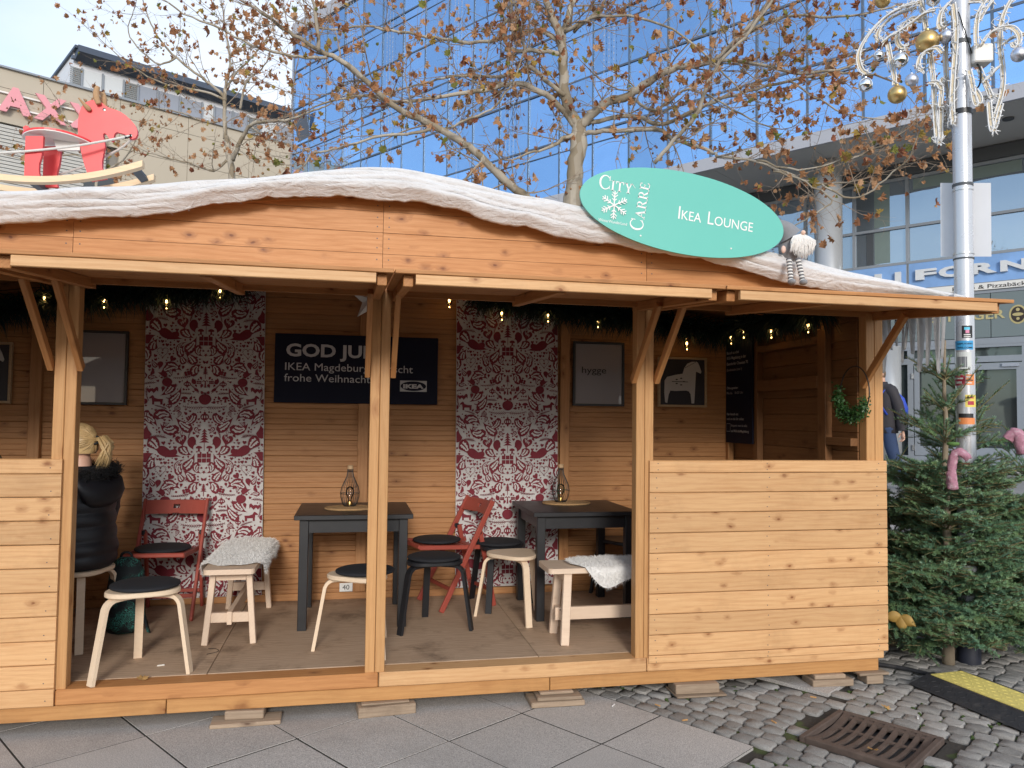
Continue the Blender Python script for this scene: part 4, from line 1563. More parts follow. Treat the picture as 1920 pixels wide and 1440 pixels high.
def sheepskin(label, c, rz, L, W0, seed, zt, extra, fur=9000):
    """hide lying along local x over a bench of half width 0.143"""
    rr = random.Random(seed)
    t = thing('sheepskin', label, 'sheepskin', (c[0], c[1], zt), rz, 'sheepskins on the benches')

    def pos(u, v):
        a = -1 + 2 * u
        x = a * L / 2
        wd = W0 * (1 - abs(a) ** 5 * 0.8) + extra(x, 1 if v > .5 else -1) + 0.015 * noise.noise(Vector((x * 7, seed, 1 if v > .5 else 0)))
        s = (v * 2 - 1) * wd
        hw, r = 0.146, 0.02
        sg = 1 if s > 0 else -1
        q = abs(s)
        bumpz = 0.008 * noise.noise(Vector((x * 9, s * 9, seed))) + 0.012
        if q < hw:
            return Vector((x, s, bumpz))
        arc = r * pi / 2
        if q < hw + arc:
            b = (q - hw) / r
            return Vector((x, sg * (hw + (r + bumpz) * sin(b)), -r + (r + bumpz) * cos(b)))
        d = q - hw - arc
        return Vector((x, sg * (hw + r + bumpz - d * 0.06), -r - d))

    MB().grid(lambda u, v: pos(u, v), 46, 34).build('hide', SHEEP, t, True)
    vs, fs = [], []
    for k in range(fur):
        u, v = rr.random(), rr.random()
        p = pos(u, v)
        du = pos(min(1, u + .01), v) - p
        dv = pos(u, min(1, v + .01)) - p
        n = du.cross(dv)
        if n.length < 1e-9:
            continue
        n.normalize()
        if n.z < -0.2 or (p.z < -0.01 and n.dot(Vector((0, p.y, 0))) < 0):
            n = -n
        d = (n * 0.8 + Vector((rr.uniform(-.9, .9), rr.uniform(-.9, .9), rr.uniform(-.8, .3)))).normalized()
        l = rr.uniform(0.012, 0.026)
        s_ = d.cross(Vector((rr.uniform(-1, 1), rr.uniform(-1, 1), rr.uniform(-1, 1)))).normalized() * 0.0011
        o = len(vs)
        m_ = p + d * l * .55 + Vector((0, 0, .002))
        e = p + d * l + Vector((0, 0, -.006))
        vs += [p - s_, p + s_, m_ + s_ * .8, m_ - s_ * .8, e]
        fs += [(o, o + 1, o + 2, o + 3), (o + 3, o + 2, o + 4)]
    MB().add(vs, fs).build('fur', SHEEP, t, False, 'stuff', fix=False)


SHEEP = fleece_mat('sheepskin_wool', (0.84, 0.83, 0.81), (0.72, 0.69, 0.64), 90.0)
sheepskin('thin grey white sheepskin over the end-on bench by the left banner', (-0.690, 5.30), radians(90), 1.02, 0.19, 3, ZF + 0.452,
          lambda x, s: 0.07 * exp(-((x + 0.34) / 0.1) ** 2) + 0.07 * exp(-((x - 0.3) / 0.13) ** 2) * (s < 0), 12000)
sheepskin('fluffy bluish white sheepskin over the bench beside the third post', (1.80, 4.605), 0, 0.98, 0.20, 7, ZF + 0.452,
          lambda x, s: (0.085 * exp(-((x + 0.30) / 0.13) ** 2) if s < 0 else 0.0), 14000)


def folding_chair(label, c, rz):
    t = thing('folding_chair', label, 'folding chair', (c[0], c[1], ZF), rz, 'red brown folding chairs')

    def A(z):
        return -0.2 + 0.39 * (0.75 - z) / 0.75
    for s in (-1, 1):
        MB().beam((A(0.752), s * 0.203, 0.752), (A(0.004), s * 0.203, 0.004), 0.02, 0.038, (1, 0, 0.5), 0.004).build('front_leg', REDP, t)
        MB().beam((A(0.53) - 0.03, s * 0.178, 0.54), (-0.235, s * 0.178, 0.002), 0.02, 0.034, (1, 0, 0), 0.004).build('rear_leg', REDP, t)
        MB().beam((0.345, s * 0.178, 0.452), (-0.17, s * 0.178, 0.425), 0.02, 0.03, (0, 0, 1), 0.003).build('seat_rail', REDP, t)
        MB().box((A(.53) - 0.015, s * 0.191, 0.535), (0.034, 0.03, 0.03), None, 0.006).build('hinge', BLK, t)
    mb = MB()
    for k in range(9):
        y0, y1 = -0.192 + 0.384 * k / 9, -0.192 + 0.384 * (k + 1) / 9
        def bx(y):
            return -0.028 * (1 - (y / 0.192) ** 2)
        o = []
        for y in (y0, y1):
            for z in (0.655, 0.745):
                for d in (-0.008, 0.008):
                    o.append((A(z) + bx(y) + d, y, z))
        if k == 4:
            # grip hole: leave a slot
            for za, zb in ((0.655, 0.688), (0.712, 0.745)):
                mb.beam(((A((za + zb) / 2) + bx(0)), y0, (za + zb) / 2), ((A((za + zb) / 2) + bx(0)), y1, (za + zb) / 2), 0.016, zb - za, (-0.46, 0, 0.89))
            continue
        mb.add(o, [(0, 1, 3, 2), (4, 6, 7, 5), (0, 4, 5, 1), (2, 3, 7, 6), (0, 2, 6, 4), (1, 5, 7, 3)])
    mb.build('backrest', REDP, t)
    for k in range(6):
        x = 0.325 - k * 0.08
        MB().box((x, 0, 0.452 - k * 0.0042), (0.05, 0.334, 0.012), None, 0.002).build('seat_slat', REDP, t)
    MB().box((A(0.15), 0, 0.15), (0.016, 0.386, 0.024)).build('crossbar', REDP, t)
    MB().box((-0.2, 0, 0.12), (0.016, 0.336, 0.022)).build('crossbar', REDP, t)
    MB().box((0.345, 0, 0.456), (0.022, 0.376, 0.028), None, 0.006).build('front_bar', REDP, t)
    return t


folding_chair('red brown folding chair facing out in front of the left banner', (-1.205, 5.56), radians(268))
folding_chair('red brown folding chair turned sideways before the right banner', (0.735, 5.575), radians(197))
cushion('black round pad on the folding chair facing out by the left banner', (-1.2, 5.40), ZF + 0.461)
cushion('black round pad on the folding chair turned sideways', (0.60, 5.53), ZF + 0.461)

# wire lamps on jute mats
WIRE = flat('black_wire', (0.02, 0.018, 0.016), 0.5)
BRASS = flat('brass', (0.65, 0.42, 0.14), 0.3, metal=1.0)
JUTE = flat('jute', (0.44, 0.27, 0.125), 0.9, var=0.35, scale=60, bmp=0.8)
CGLASS = clear_glass('clear_glass')
CORK = pine('cork_top', (0.55, 0.38, 0.22), (0.42, 0.26, 0.13), knots=0.1)
LEAFG = flat('sprig_green', (0.05, 0.1, 0.03), 0.6, var=0.4)
ZT = ZF + 0.722


def wire_lamp(label, c, green):
    t = thing('wire_lamp', label, 'table lamp', (c[0], c[1], ZT + 0.0145), 0, 'wire cage lamps on the tables')
    prof = [(0.040, 0.004), (0.050, 0.02), (0.061, 0.06), (0.063, 0.09), (0.055, 0.13), (0.037, 0.17), (0.024, 0.2), (0.019, 0.23), (0.0185, 0.25)]
    mb = MB()
    for k in range(22):
        a = 2 * pi * k / 22
        mb.tube([(r * cos(a), r * sin(a), z) for r, z in prof], 0.0017, 4, False)
    mb.build('wire_cage', WIRE, t)
    for r, z in ((0.041, 0.004), (0.063, 0.085), (0.0192, 0.235)):
        MB().tube([(r * cos(2 * pi * i / 24), r * sin(2 * pi * i / 24), z) for i in range(25)], 0.002, 5, False).build('ring', WIRE, t)
    MB().lathe([(0.036, 0.0), (0.037, 0.005), (0.0, 0.0055)], 24).build('base', WIRE, t)
    MB().lathe([(0.0195, 0.25), (0.0195, 0.274), (0.0, 0.2745)], 20).build('cap', CORK, t, 40)
    MB().lathe([(0.016, 0.006), (0.016, 0.03), (0.012, 0.036)], 16).build('socket', BRASS, t, 40)
    MB().lathe([(0.011, 0.036), (0.014, 0.05), (0.027, 0.085), (0.028, 0.105), (0.02, 0.125), (0.0, 0.133)], 18).build('bulb', CGLASS, t, True)
    if green:
        mb = MB()
        for k in range(60):
            a, h = rnd(0, 6.28), rnd(0.008, 0.11)
            r = 0.034 * (1 - h * 3)
            p = Vector((r * cos(a), r * sin(a), h))
            d = Vector((rnd(-1, 1), rnd(-1, 1), 1)).normalized() * 0.016
            s_ = d.cross(Vector((rnd(-1, 1), rnd(-1, 1), 0.1))).normalized() * 0.003
            mb.add([p, p + d * .5 + s_, p + d, p + d * .5 - s_], [(0, 1, 2, 3)])
        mb.build('green_sprig', LEAFG, t, kind='stuff', fix=False)


def jute_mat(label, c, rx, ry, rz):
    mb = MB()
    k = 0
    s = 1.0
    while s > 0.06:
        n = 64
        pts = [(rx * s * cos(2 * pi * i / n), ry * s * sin(2 * pi * i / n), 0.0055 + 0.0022 * sin(i * pi)) for i in range(n + 1)]
        rs = [0.0062 * (1 + 0.22 * (i % 2)) for i in range(n + 1)]
        mb.tube(pts, rs, 6, False)
        s -= 0.073
    o = mb.build('placemat', JUTE, None, True, origin=False)
    o.location = (c[0], c[1], ZT + 0.001)
    o.rotation_euler = (0, 0, rz)
    tag(o, label, 'placemat', 'round jute mats under the lamps')


wire_lamp('black wire bottle lamp with clear bulb on the left table', (-0.015, 5.36), False)
wire_lamp('black wire bottle lamp with green sprig inside on the right table', (1.50, 5.48), True)
jute_mat('woven jute mat under the lamp on the left table', (-0.01, 5.32), 0.165, 0.125, 0.1)
jute_mat('woven jute mat under the lamp on the right table', (1.545, 5.48), 0.175, 0.13, 0.0)

# ------------------------------------------------------------------ garlands and lights
NEEDLE = flat('garland_green', (0.012, 0.035, 0.03), 0.6, var=0.5, scale=20)
CABLE = flat('dark_cable', (0.012, 0.014, 0.012), 0.6)
BULB = emit('warm_bulb', (1.0, 0.55, 0.16), 9.0)


def resample(pts, step):
    pts = [Vector(p) for p in pts]
    out = [pts[0]]
    for a, b in zip(pts, pts[1:]):
        n = max(1, int((b - a).length / step))
        for i in range(1, n + 1):
            out.append(a.lerp(b, i / n))
    return out


def smooth(pts, it=2):
    pts = [Vector(p) for p in pts]
    for _ in range(it):
        q = [pts[0]]
        for a, b in zip(pts, pts[1:]):
            q += [a.lerp(b, .25), a.lerp(b, .75)]
        q.append(pts[-1])
        pts = q
    return pts


def garland(label, pts, r, per_m):
    t = thing('garland', label, 'garland', pts[len(pts) // 2], wld=True, group='dark green garlands under the roof')
    path = resample(smooth(pts), 0.05)
    MB().tube(path, 0.012, 6).build('stem', CABLE, t)
    vs, fs = [], []
    for a, b in zip(path, path[1:]):
        for k in range(int((b - a).length * per_m)):
            p = a.lerp(b, R.random())
            d = Vector((rnd(-1, 1), rnd(-1, 1), rnd(-1, 0.8))).normalized()
            l = r * rnd(0.45, 1.15)
            s_ = d.cross(Vector((rnd(-1, 1), rnd(-1, 1), rnd(-1, 1)))).normalized() * 0.004
            e = p + d * l + Vector((0, 0, -l * .25))
            o = len(vs)
            m_ = p + d * l * .5
            vs += [p - s_ * .4, p + s_ * .4, m_ + s_, m_ - s_, e]
            fs += [(o, o + 1, o + 2, o + 3), (o + 3, o + 2, o + 4)]
    MB().add(vs, fs).build('needles', NEEDLE, t, False, 'stuff', fix=False)


garland('dark green garland along the back wall above the left black frame', [(-2.85, 5.72, 2.16), (-2.4, 5.7, 2.24), (-2.0, 5.72, 2.34), (-1.5, 5.7, 2.42), (-1.1, 5.72, 2.46), (-0.78, 5.72, 2.5)], 0.18, 2400)
garland('dark green garland along the back wall above the hygge print', [(0.86, 5.72, 2.5), (1.2, 5.7, 2.46), (1.6, 5.72, 2.41), (2.0, 5.7, 2.38), (2.5, 5.72, 2.33), (2.97, 5.7, 2.27)], 0.18, 2400)
garland('dark green garland along the right side wall above the info board', [(2.95, 5.65, 2.3), (2.96, 5.2, 2.3), (2.95, 4.8, 2.3), (2.96, 4.4, 2.3)], 0.17, 2200)


def light_string(label, spots, path):
    t = thing('light_string', label, 'string lights', path[len(path) // 2], wld=True, group='warm light strings on the garlands')
    MB().tube(smooth(path), 0.0025, 5).build('cable', CABLE, t)
    for p in spots:
        p = Vector(p)
        q = MB().lathe([(0.008, 0.045), (0.009, 0.025), (0.02, 0.005), (0.022, -0.012), (0.013, -0.03), (0.0, -0.036)], 12, p)
        b = q.build('bulb_glass', CGLASS, t, True)
        MB().ell(p + Vector((0, 0, 0.002)), 0.0075, 0.0075, 0.012, 8, 6).build('filament', BULB, b, True)
        MB().ell(p + Vector((0.002, 0, -0.045)), 0.004, 0.004, 0.005, 8, 6).build('filament', BULB, b, True)
        MB().tube([p + Vector((0, 0, .045)), p + Vector((0.006, 0, .09)), p + Vector((0, 0.02, .12))], 0.0025, 5).build('lead', CABLE, b)


light_string('warm light string with four bulbs above the left banner', [(-2.06, 5.68, 2.33), (-1.69, 5.68, 2.33), (-1.29, 5.68, 2.34), (-0.94, 5.68, 2.43)], [(-2.8, 5.72, 2.3), (-2.06, 5.7, 2.42), (-1.69, 5.7, 2.43), (-1.29, 5.7, 2.45), (-0.8, 5.72, 2.52)])
light_string('warm light string with six bulbs above the right banner and hygge print', [(0.68, 5.68, 2.43), (1.08, 5.68, 2.35), (1.44, 5.68, 2.35), (1.84, 5.68, 2.32), (2.16, 5.68, 2.23), (2.58, 5.68, 2.17)], [(0.5, 5.72, 2.5), (1.08, 5.7, 2.46), (1.44, 5.7, 2.45), (1.84, 5.7, 2.42), (2.16, 5.7, 2.35), (2.58, 5.7, 2.29), (2.9, 5.7, 2.3)])
light_string('warm light string with four bulbs along the right side wall', [(2.92, 5.6, 2.22), (2.93, 5.42, 2.25), (2.93, 5.02, 2.21), (2.93, 4.56, 2.2)], [(2.94, 5.75, 2.32), (2.94, 5.42, 2.34), (2.94, 5.02, 2.31), (2.94, 4.56, 2.3), (2.95, 4.3, 2.34)])

# paper star
t = thing('paper_star', 'white paper star hanging under the roof behind the middle post', 'star', (0.095, 5.0, 2.24), wld=True)
mb = MB()
ps = star_pts(0, 0, 0.14, 5, 0.42, radians(160))
vs = [(0.095, 4.96, 2.31), (0.095, 5.04, 2.31)] + [(0.095 + a, 5.0, 2.31 + b) for a, b in ps]
fs = []
for i in range(10):
    a, b = 2 + i, 2 + (i + 1) % 10
    fs += [(0, a, b), (1, b, a)]
mb.add(vs, fs).build('paper', WHITE, t)
MB().tube([(0.095, 5.0, 2.44), (0.095, 5.0, 2.73)], 0.0012, 4).build('string', WHITE, t)

# greenery ring on the right wall
t = thing('wreath', 'wire hoop wreath with green sprigs hanging on the right side wall', 'wreath', (3.03, 4.21, 1.6), wld=True)
ringp = [(3.02, 4.21 + 0.14 * cos(a), 1.745 + (0.15 if sin(a) < 0 else 0.165) * sin(a)) for a in [2 * pi * i / 40 for i in range(41)]]
MB().tube(ringp, 0.004, 6).build('hoop', WIRE, t)
vs, fs = [], []
for k in range(1500):
    a = rnd(-2.75, -0.2) + (0.45 if R.random() < .3 else 0)
    p = Vector((3.015, 4.21 + 0.14 * cos(a), 1.745 + 0.15 * sin(a)))
    d = Vector((rnd(-1, 0.1), rnd(-1, 1) * .9, rnd(-.7, 1))).normalized()
    e = p + d * rnd(0.015, 0.06)
    f_ = Vector((rnd(-1, 1), rnd(-1, 1), rnd(-1, 1))).normalized()
    s_ = f_.cross(d).normalized() * 0.006
    o = len(vs)
    vs += [e, e + f_ * .009 + s_, e + f_ * .02, e + f_ * .009 - s_]
    fs += [(o, o + 1, o + 2, o + 3)]
MB().add(vs, fs).build('leaves', flat('box_green', (0.032, 0.095, 0.022), 0.45, var=0.5, scale=30), t, kind='stuff', fix=False)

# ------------------------------------------------------------------ people
SKIN = flat('skin', (0.62, 0.37, 0.27), 0.5, var=0.08)
COATB = flat('black_coat', (0.010, 0.011, 0.016), 0.5, var=0.3, bmp=0.2, scale=14)
FURB = flat('black_fur', (0.012, 0.012, 0.014), 0.9)
HAIRB = flat('blond_hair', (0.55, 0.38, 0.18), 0.45, var=0.35, scale=18)
HAIRD = flat('brown_hair', (0.16, 0.10, 0.06), 0.5, var=0.35, scale=18)
TROUSER = flat('black_trousers', (0.012, 0.012, 0.015), 0.8, bmp=0.2)
PINK = flat('pink_suede', (0.62, 0.33, 0.31), 0.85, bmp=0.3)
JEANS = flat('blue_jeans', (0.028, 0.05, 0.115), 0.85, var=0.3, bmp=0.3, scale=8)
JACKET = flat('dark_jacket', (0.028, 0.025, 0.03), 0.75, var=0.2, bmp=0.3, scale=6)


def skin_body(name, J, E, m, parent, root):
    """one continuous skin grown round a jointed skeleton"""
    ks = list(J)
    me = bpy.data.meshes.new(name)
    org = ORG[parent.name]
    me.from_pydata([tuple(Vector(J[k][0])) for k in ks], [(ks.index(a), ks.index(b)) for a, b in E], [])
    me.materials.append(m)
    o = bpy.data.objects.new(name, me)
    place(o, parent, Vector((0, 0, 0)))
    md = o.modifiers.new('skin', 'SKIN')
    md.use_smooth_shade = True
    for i, k in enumerate(ks):
        sv = me.skin_vertices[0].data[i]
        r = J[k][1]
        sv.radius = (r, r) if not isinstance(r, tuple) else r
        sv.use_root = (k == root)
    s = o.modifiers.new('sub', 'SUBSURF')
    s.levels = s.render_levels = 2
    return o


def head_parts(t, c, face, size=1.0, hair=HAIRB, glasses=False, tail=False):
    """hair, eyes, nose, ears set on a head centred at c looking along face (unit, level)"""
    f = Vector(face).normalized()
    r = Vector((f.y, -f.x, 0))
    M = Matrix((r, f, Vector((0, 0, 1)))).transposed()
    w = lambda x, y, z: Vector(c) + M @ Vector((x, y, z)) * size
    # skull and face as one mesh
    def hf(u, v):
        a, b = u * 2 * pi, v * pi
        x, y, z = sin(b) * cos(a), sin(b) * sin(a), cos(b)
        k = 1.0
        rx, ry, rz = 0.073, 0.094, 0.112
        if z < -0.1:
            q = (-z - 0.1) / 0.9
            rx *= 1 - 0.28 * q
            ry *= 1 - (0.12 if y > 0 else 0.4) * q
        p = Vector((x * rx, y * ry, z * rz))
        if y > 0.5:
            p.y += 0.018 * exp(-((x * rx) / 0.012) ** 2) * exp(-((p.z + 0.012) / 0.022) ** 2)
            p.y -= 0.007 * exp(-((abs(x * rx) - 0.031) / 0.014) ** 2) * exp(-((p.z - 0.012) / 0.012) ** 2)
            p.y += 0.005 * exp(-((x * rx) / 0.022) ** 2) * exp(-((p.z + 0.05) / 0.009) ** 2)
            p.y += 0.006 * exp(-((x * rx) / 0.02) ** 2) * exp(-((p.z + 0.088) / 0.014) ** 2)
        return w(*p)
    MB().grid(hf, 40, 28).build('head', SKIN, t, True)
    for s in (-1, 1):
        MB().ell(w(s * 0.031, 0.081, 0.012), 0.011 * size, 0.008 * size, 0.007 * size, 10, 7, M).build('eye', INK, t, True)
        MB().ell(w(s * 0.074, -0.004, -0.005), 0.008 * size, 0.018 * size, 0.03 * size, 10, 7, M).build('ear', SKIN, t, True)
    MB().ell(w(0, 0.087, -0.052), 0.022 * size, 0.006 * size, 0.006 * size, 10, 6, M).build('mouth', flat('lips', (0.45, 0.16, 0.14), .5), t, True)
    # hair cap
    def cap(u, v):
        a = u * 2 * pi
        lim = 1.05 if sin(a) > 0.25 else 2.05
        if -0.3 < sin(a) <= 0.25:
            lim = 1.05 + (0.25 - sin(a)) / 0.55
        b = v * lim
        x, y, z = sin(b) * cos(a), sin(b) * sin(a), cos(b)
        n = 1 + 0.035 * noise.noise(Vector((a * 5, b * 2, 3)))
        return w(x * 0.083 * n, y * 0.103 * n - 0.004, z * 0.12 * n + 0.004)
    MB().grid(cap, 44, 16).build('hair', hair, t, True)
    if tail:
        mb = MB()
        for k in range(240):
            a = rnd(-pi, pi)
            lim = 1.0 if sin(a) > .2 else 1.95
            b = rnd(.15, lim)
            e0 = Vector((sin(b) * cos(a) * .0835, sin(b) * sin(a) * .1035 - .004, cos(b) * .1205 + .004))
            e1 = Vector((0.0, -.1, .03))
            P_ = []
            for i in range(6):
                q = e0.lerp(e1, i / 5)
                kq = sqrt((q.x / .084) ** 2 + ((q.y + .004) / .104) ** 2 + ((q.z - .004) / .121) ** 2)
                q = q / max(kq, .3) * rnd(1.0, 1.02) if kq > .05 else q
                P_.append(w(q.x, q.y, q.z))
            mb.tube(P_, [.0012 * size, .0026 * size, .003 * size, .003 * size, .0026 * size, .002 * size], 4, False)
        mb.build('hair_strands', hair, t, True)
        mb = MB()
        b0 = w(0, -0.105, 0.03)
        d = M @ Vector((0, -1, 0))
        for k in range(46):
            a = rnd(0, 6.28)
            s_ = Vector((rnd(-.02, .02), rnd(-.02, .02), rnd(-.012, .012))) * size
            e_ = Vector((rnd(-.035, .035), rnd(-.03, .03), rnd(-.03, .02))) * size
            mb.tube([b0 + s_ * .5, b0 + d * .05 * size + s_ + Vector((0, 0, .012)) * size, b0 + d * .085 * size + s_ * 1.4 + Vector((0, 0, -.03)) * size, b0 + d * .075 * size + e_ * .8 + Vector((0, 0, -.095)) * size, b0 + d * .05 * size + e_ + Vector((0, 0, -.15)) * size],
                    [.004 * size, .007 * size, .008 * size, .006 * size, .001], 5)
        mb.build('ponytail', hair, t, True)
        MB().tube([b0 + Vector((0.022 * cos(q), 0.022 * sin(q) * .5, 0.022 * sin(q))) * size for q in [2 * pi * i / 12 for i in range(13)]], 0.007 * size, 6).build('hair_band', INK, t, True)
    if glasses:
        for s in (-1, 1):
            MB().tube([w(s * 0.033 + 0.026 * cos(q), 0.104, 0.012 + 0.019 * sin(q)) for q in [2 * pi * i / 20 for i in range(21)]], 0.0028 * size, 6).build('glasses_rim', INK, t, True)
            MB().tube([w(s * 0.059, 0.102, 0.016), w(s * 0.08, 0.03, 0.012), w(s * 0.08, -0.02, 0.004)], 0.0025 * size, 6).build('glasses_arm', INK, t, True)
        MB().tube([w(-0.008, 0.106, 0.016), w(0.008, 0.106, 0.016)], 0.0025 * size, 6).build('glasses_bridge', INK, t, True)


def hand(t, p, fwd, palm, side, m=SKIN, s=1.0):
    """p wrist, fwd finger direction, palm normal, side: thumb side"""
    f, n = Vector(fwd).normalized(), Vector(palm).normalized()
    r = f.cross(n).normalized() * side
    mb = MB()
    w = lambda a, b, c_: Vector(p) + (f * a + r * b + n * c_) * s
    mb.tube([w(-0.01, 0, 0), w(0.02, 0, 0), w(0.055, 0.002, 0), w(0.085, 0, 0.003)], [0.022 * s, 0.028 * s, 0.037 * s, 0.034 * s], 10, True, 0.5)
    for i, (o, l) in enumerate(((0.029, 0.066), (0.010, 0.074), (-0.010, 0.07), (-0.028, 0.054))):
        mb.tube([w(0.075, o, 0.0), w(0.085 + l * .4, o * 1.05, 0.006), w(0.085 + l * .72, o * 1.05, 0.022), w(0.08 + l * .88, o, 0.042)], [0.0095 * s, 0.009 * s, 0.008 * s, 0.006 * s], 7)
    mb.tube([w(0.02, 0.022, 0.004), w(0.045, 0.045, 0.014), w(0.07, 0.052, 0.026), w(0.088, 0.05, 0.034)], [0.012 * s, 0.011 * s, 0.0095 * s, 0.007 * s], 7)
    mb.build('hand', m, t, True)


def loft(rings, n=26, noisef=None):
    """rings of (centre, rx vector, ry vector)"""
    vs, fs = [], []
    for i, (c, a, b) in enumerate(rings):
        for j in range(n):
            q = 2 * pi * j / n
            p = Vector(c) + Vector(a) * cos(q) + Vector(b) * sin(q)
            if noisef:
                p = noisef(p, i, q, Vector(c))
            vs.append(p)
    for i in range(len(rings) - 1):
        for j in range(n):
            x, y = i * n + j, i * n + (j + 1) % n
            fs.append((x, y, y + n, x + n))
    fs.append(list(range(n))[::-1])
    fs.append([(len(rings) - 1) * n + j for j in range(n)])
    return MB().add(vs, fs)


# seated woman, seen from behind
def seated(t, base, face, s, coat, leg, shoe, sole):
    """base: seat top centre"""
    f = Vector(face).normalized()
    r = Vector((f.y, -f.x, 0))
    B = Vector(base)
    w = lambda x, y, z: B + (r * x + f * y) * s + Vector((0, 0, z * s))
    zf = (ZF - B.z) / s
    J = {'pelvis': (w(0, 0, 0.10), 0.13 * s), 'chest': (w(0, 0.0, 0.36), 0.125 * s), 'neck': (w(0, 0.015, 0.57), 0.055 * s), 'head': (w(0, 0.02, 0.66), 0.07 * s)}
    E_ = [('pelvis', 'chest'), ('chest', 'neck'), ('neck', 'head')]
    for sd, nme in ((1, 'r'), (-1, 'l')):
        J['hip' + nme] = (w(sd * .09, 0.03, 0.08), 0.085 * s)
        J['knee' + nme] = (w(sd * .10, 0.36, 0.07), 0.06 * s)
        J['ankle' + nme] = (w(sd * .09, 0.27, zf + 0.09), 0.04 * s)
        J['toe' + nme] = (w(sd * .09, 0.40, zf + 0.035), 0.03 * s)
        J['sh' + nme] = (w(sd * .17, 0.0, 0.49), 0.06 * s)
        J['elb' + nme] = (w(sd * .215, 0.05, 0.24), 0.042 * s)
        J['wri' + nme] = (w(sd * .12, 0.27, 0.17), 0.03 * s)
        E_ += [('pelvis', 'hip' + nme), ('hip' + nme, 'knee' + nme), ('knee' + nme, 'ankle' + nme), ('ankle' + nme, 'toe' + nme), ('chest', 'sh' + nme), ('sh' + nme, 'elb' + nme), ('elb' + nme, 'wri' + nme)]
    skin_body('body', J, E_, SKIN, t, 'pelvis')
    # coat torso with quilted tubes
    rings = []
    prof = [(-0.012, .19, .15), (0.02, .205, .165), (0.10, .212, .168), (0.2, .2, .155), (0.3, .192, .148), (0.4, .188, .14), (0.47, .182, .125), (0.52, .15, .1), (0.555, .09, .075), (0.58, .07, .065)]
    K = 60
    for i in range(K + 1):
        z = -0.012 + 0.592 * i / K
        for (za, a0, b0), (zb, a1, b1) in zip(prof, prof[1:]):
            if za <= z <= zb + 1e-6:
                q = (z - za) / (zb - za)
                ax, by = a0 + (a1 - a0) * q, b0 + (b1 - b0) * q
                break
        qu = 0.011 * abs(sin(pi * (z + .012) / 0.082)) ** 0.6 if z < 0.5 else 0.004
        rings.append((w(0, -0.005, z), r * (ax + qu) * s, f * (by + qu) * s))
    loft(rings, 36, lambda p, i, q, c: p + (p - c) * 0.05 * noise.noise(p * 9)).build('coat', coat, t, True)
    for sd in (1, -1):
        pts = [w(sd * .15, 0, 0.5), w(sd * .2, 0.005, 0.42), w(sd * .225, 0.02, 0.33), w(sd * .235, 0.05, 0.25), w(sd * .2, 0.14, 0.21), w(sd * .135, 0.25, 0.175)]
        pts = smooth(pts, 2)
        n = len(pts)
        MB().tube(pts, [(0.072 - 0.022 * i / n + 0.006 * abs(sin(i * 1.1))) * s for i in range(n)], 14).build('coat_sleeve', coat, t, True)
        hand(t, w(sd * .125, 0.26, 0.172), r * (-sd) * 0.5 + f + Vector((0, 0, -.3)), Vector((0, 0, -1)), sd, s=s)
        pts = [w(sd * .09, 0.05, 0.075), w(sd * .1, 0.2, 0.085), w(sd * .1, 0.35, 0.07), w(sd * .1, 0.365, 0.0), w(sd * .095, 0.32, zf * .5), w(sd * .09, 0.275, zf + 0.11)]
        pts = smooth(pts, 2)
        n = len(pts)
        MB().tube(pts, [(0.09 - 0.043 * i / n) * s for i in range(n)], 14).build('trouser_leg', leg, t, True)
        sh = loft([(w(sd * .09, 0.20 + 0.25 * k / 8, zf + 0.028 + (0.045 if k < 4 else 0.045 * (1 - (k - 3) / 6)) * .9), r * (0.036 + 0.012 * sin(k * .5)) * s * (1 if k < 8 else .6), Vector((0, 0, (0.055 if k < 4 else 0.055 - 0.006 * (k - 3)) * s * (1 if 0 < k < 8 else .7)))) for k in range(9)], 16)
        sh.build('shoe', shoe, t, True)
        so_ = loft([(w(sd * .09, 0.19 + 0.275 * k / 8, zf + 0.012), r * (0.042 + 0.008 * sin(k * .5)) * s * (1 if 0 < k < 8 else .6), Vector((0, 0, 0.012 * s))) for k in range(9)], 12)
        so_.build('shoe_sole', sole, t, True)
    return w


wt = thing('person', 'blond woman with ponytail in long black quilted coat sitting on a stool, back turned', 'person', (-1.555, 4.985, ZF), wld=True)
F_ = (-0.88, 0.47, 0)
w = seated(wt, (-1.565, 4.985, ZF + 0.452), F_, 1.0, COATB, TROUSER, PINK, WHITE)
hc = w(0, 0.03, 0.705)
head_parts(wt, hc, (-0.92, 0.38, 0), 0.98, HAIRB, False, True)
# fur trimmed hood lying on the shoulders
mb = MB()
hood = loft([(w(0, -0.13, 0.34), Vector((.03, .06, 0)), Vector((-.01, .012, .01))), (w(0, -0.15, 0.39), Vector((.07, .11, 0)), Vector((-.025, .02, .02))), (w(0, -0.145, 0.45), Vector((.085, .14, 0)), Vector((-.035, .025, .03))), (w(0, -0.12, 0.51), Vector((.085, .15, 0)), Vector((-.04, .03, .035))), (w(0, -0.08, 0.555), Vector((.07, .13, 0)), Vector((-.035, .025, .025)))], 20)
hood.build('hood', COATB, wt, True)
vs, fs = [], []
for k in range(9000):
    a = rnd(-2.9, 2.9) - pi / 2
    rr_ = rnd(0.0, 0.05)
    p = w(0.16 * cos(a), -0.03 + 0.13 * sin(a), 0.545 + 0.02 * cos(a)) + Vector((rnd(-1, 1), rnd(-1, 1), rnd(-1, 1))).normalized() * rr_
    d = Vector((rnd(-1, 1), rnd(-1, 1), rnd(-.6, 1))).normalized()
    s_ = d.cross(Vector((rnd(-1, 1), 0.3, rnd(-1, 1)))).normalized() * 0.0016
    o = len(vs)
    vs += [p - s_, p + s_, p + d * rnd(0.02, 0.042)]
    fs += [(o, o + 1, o + 2)]
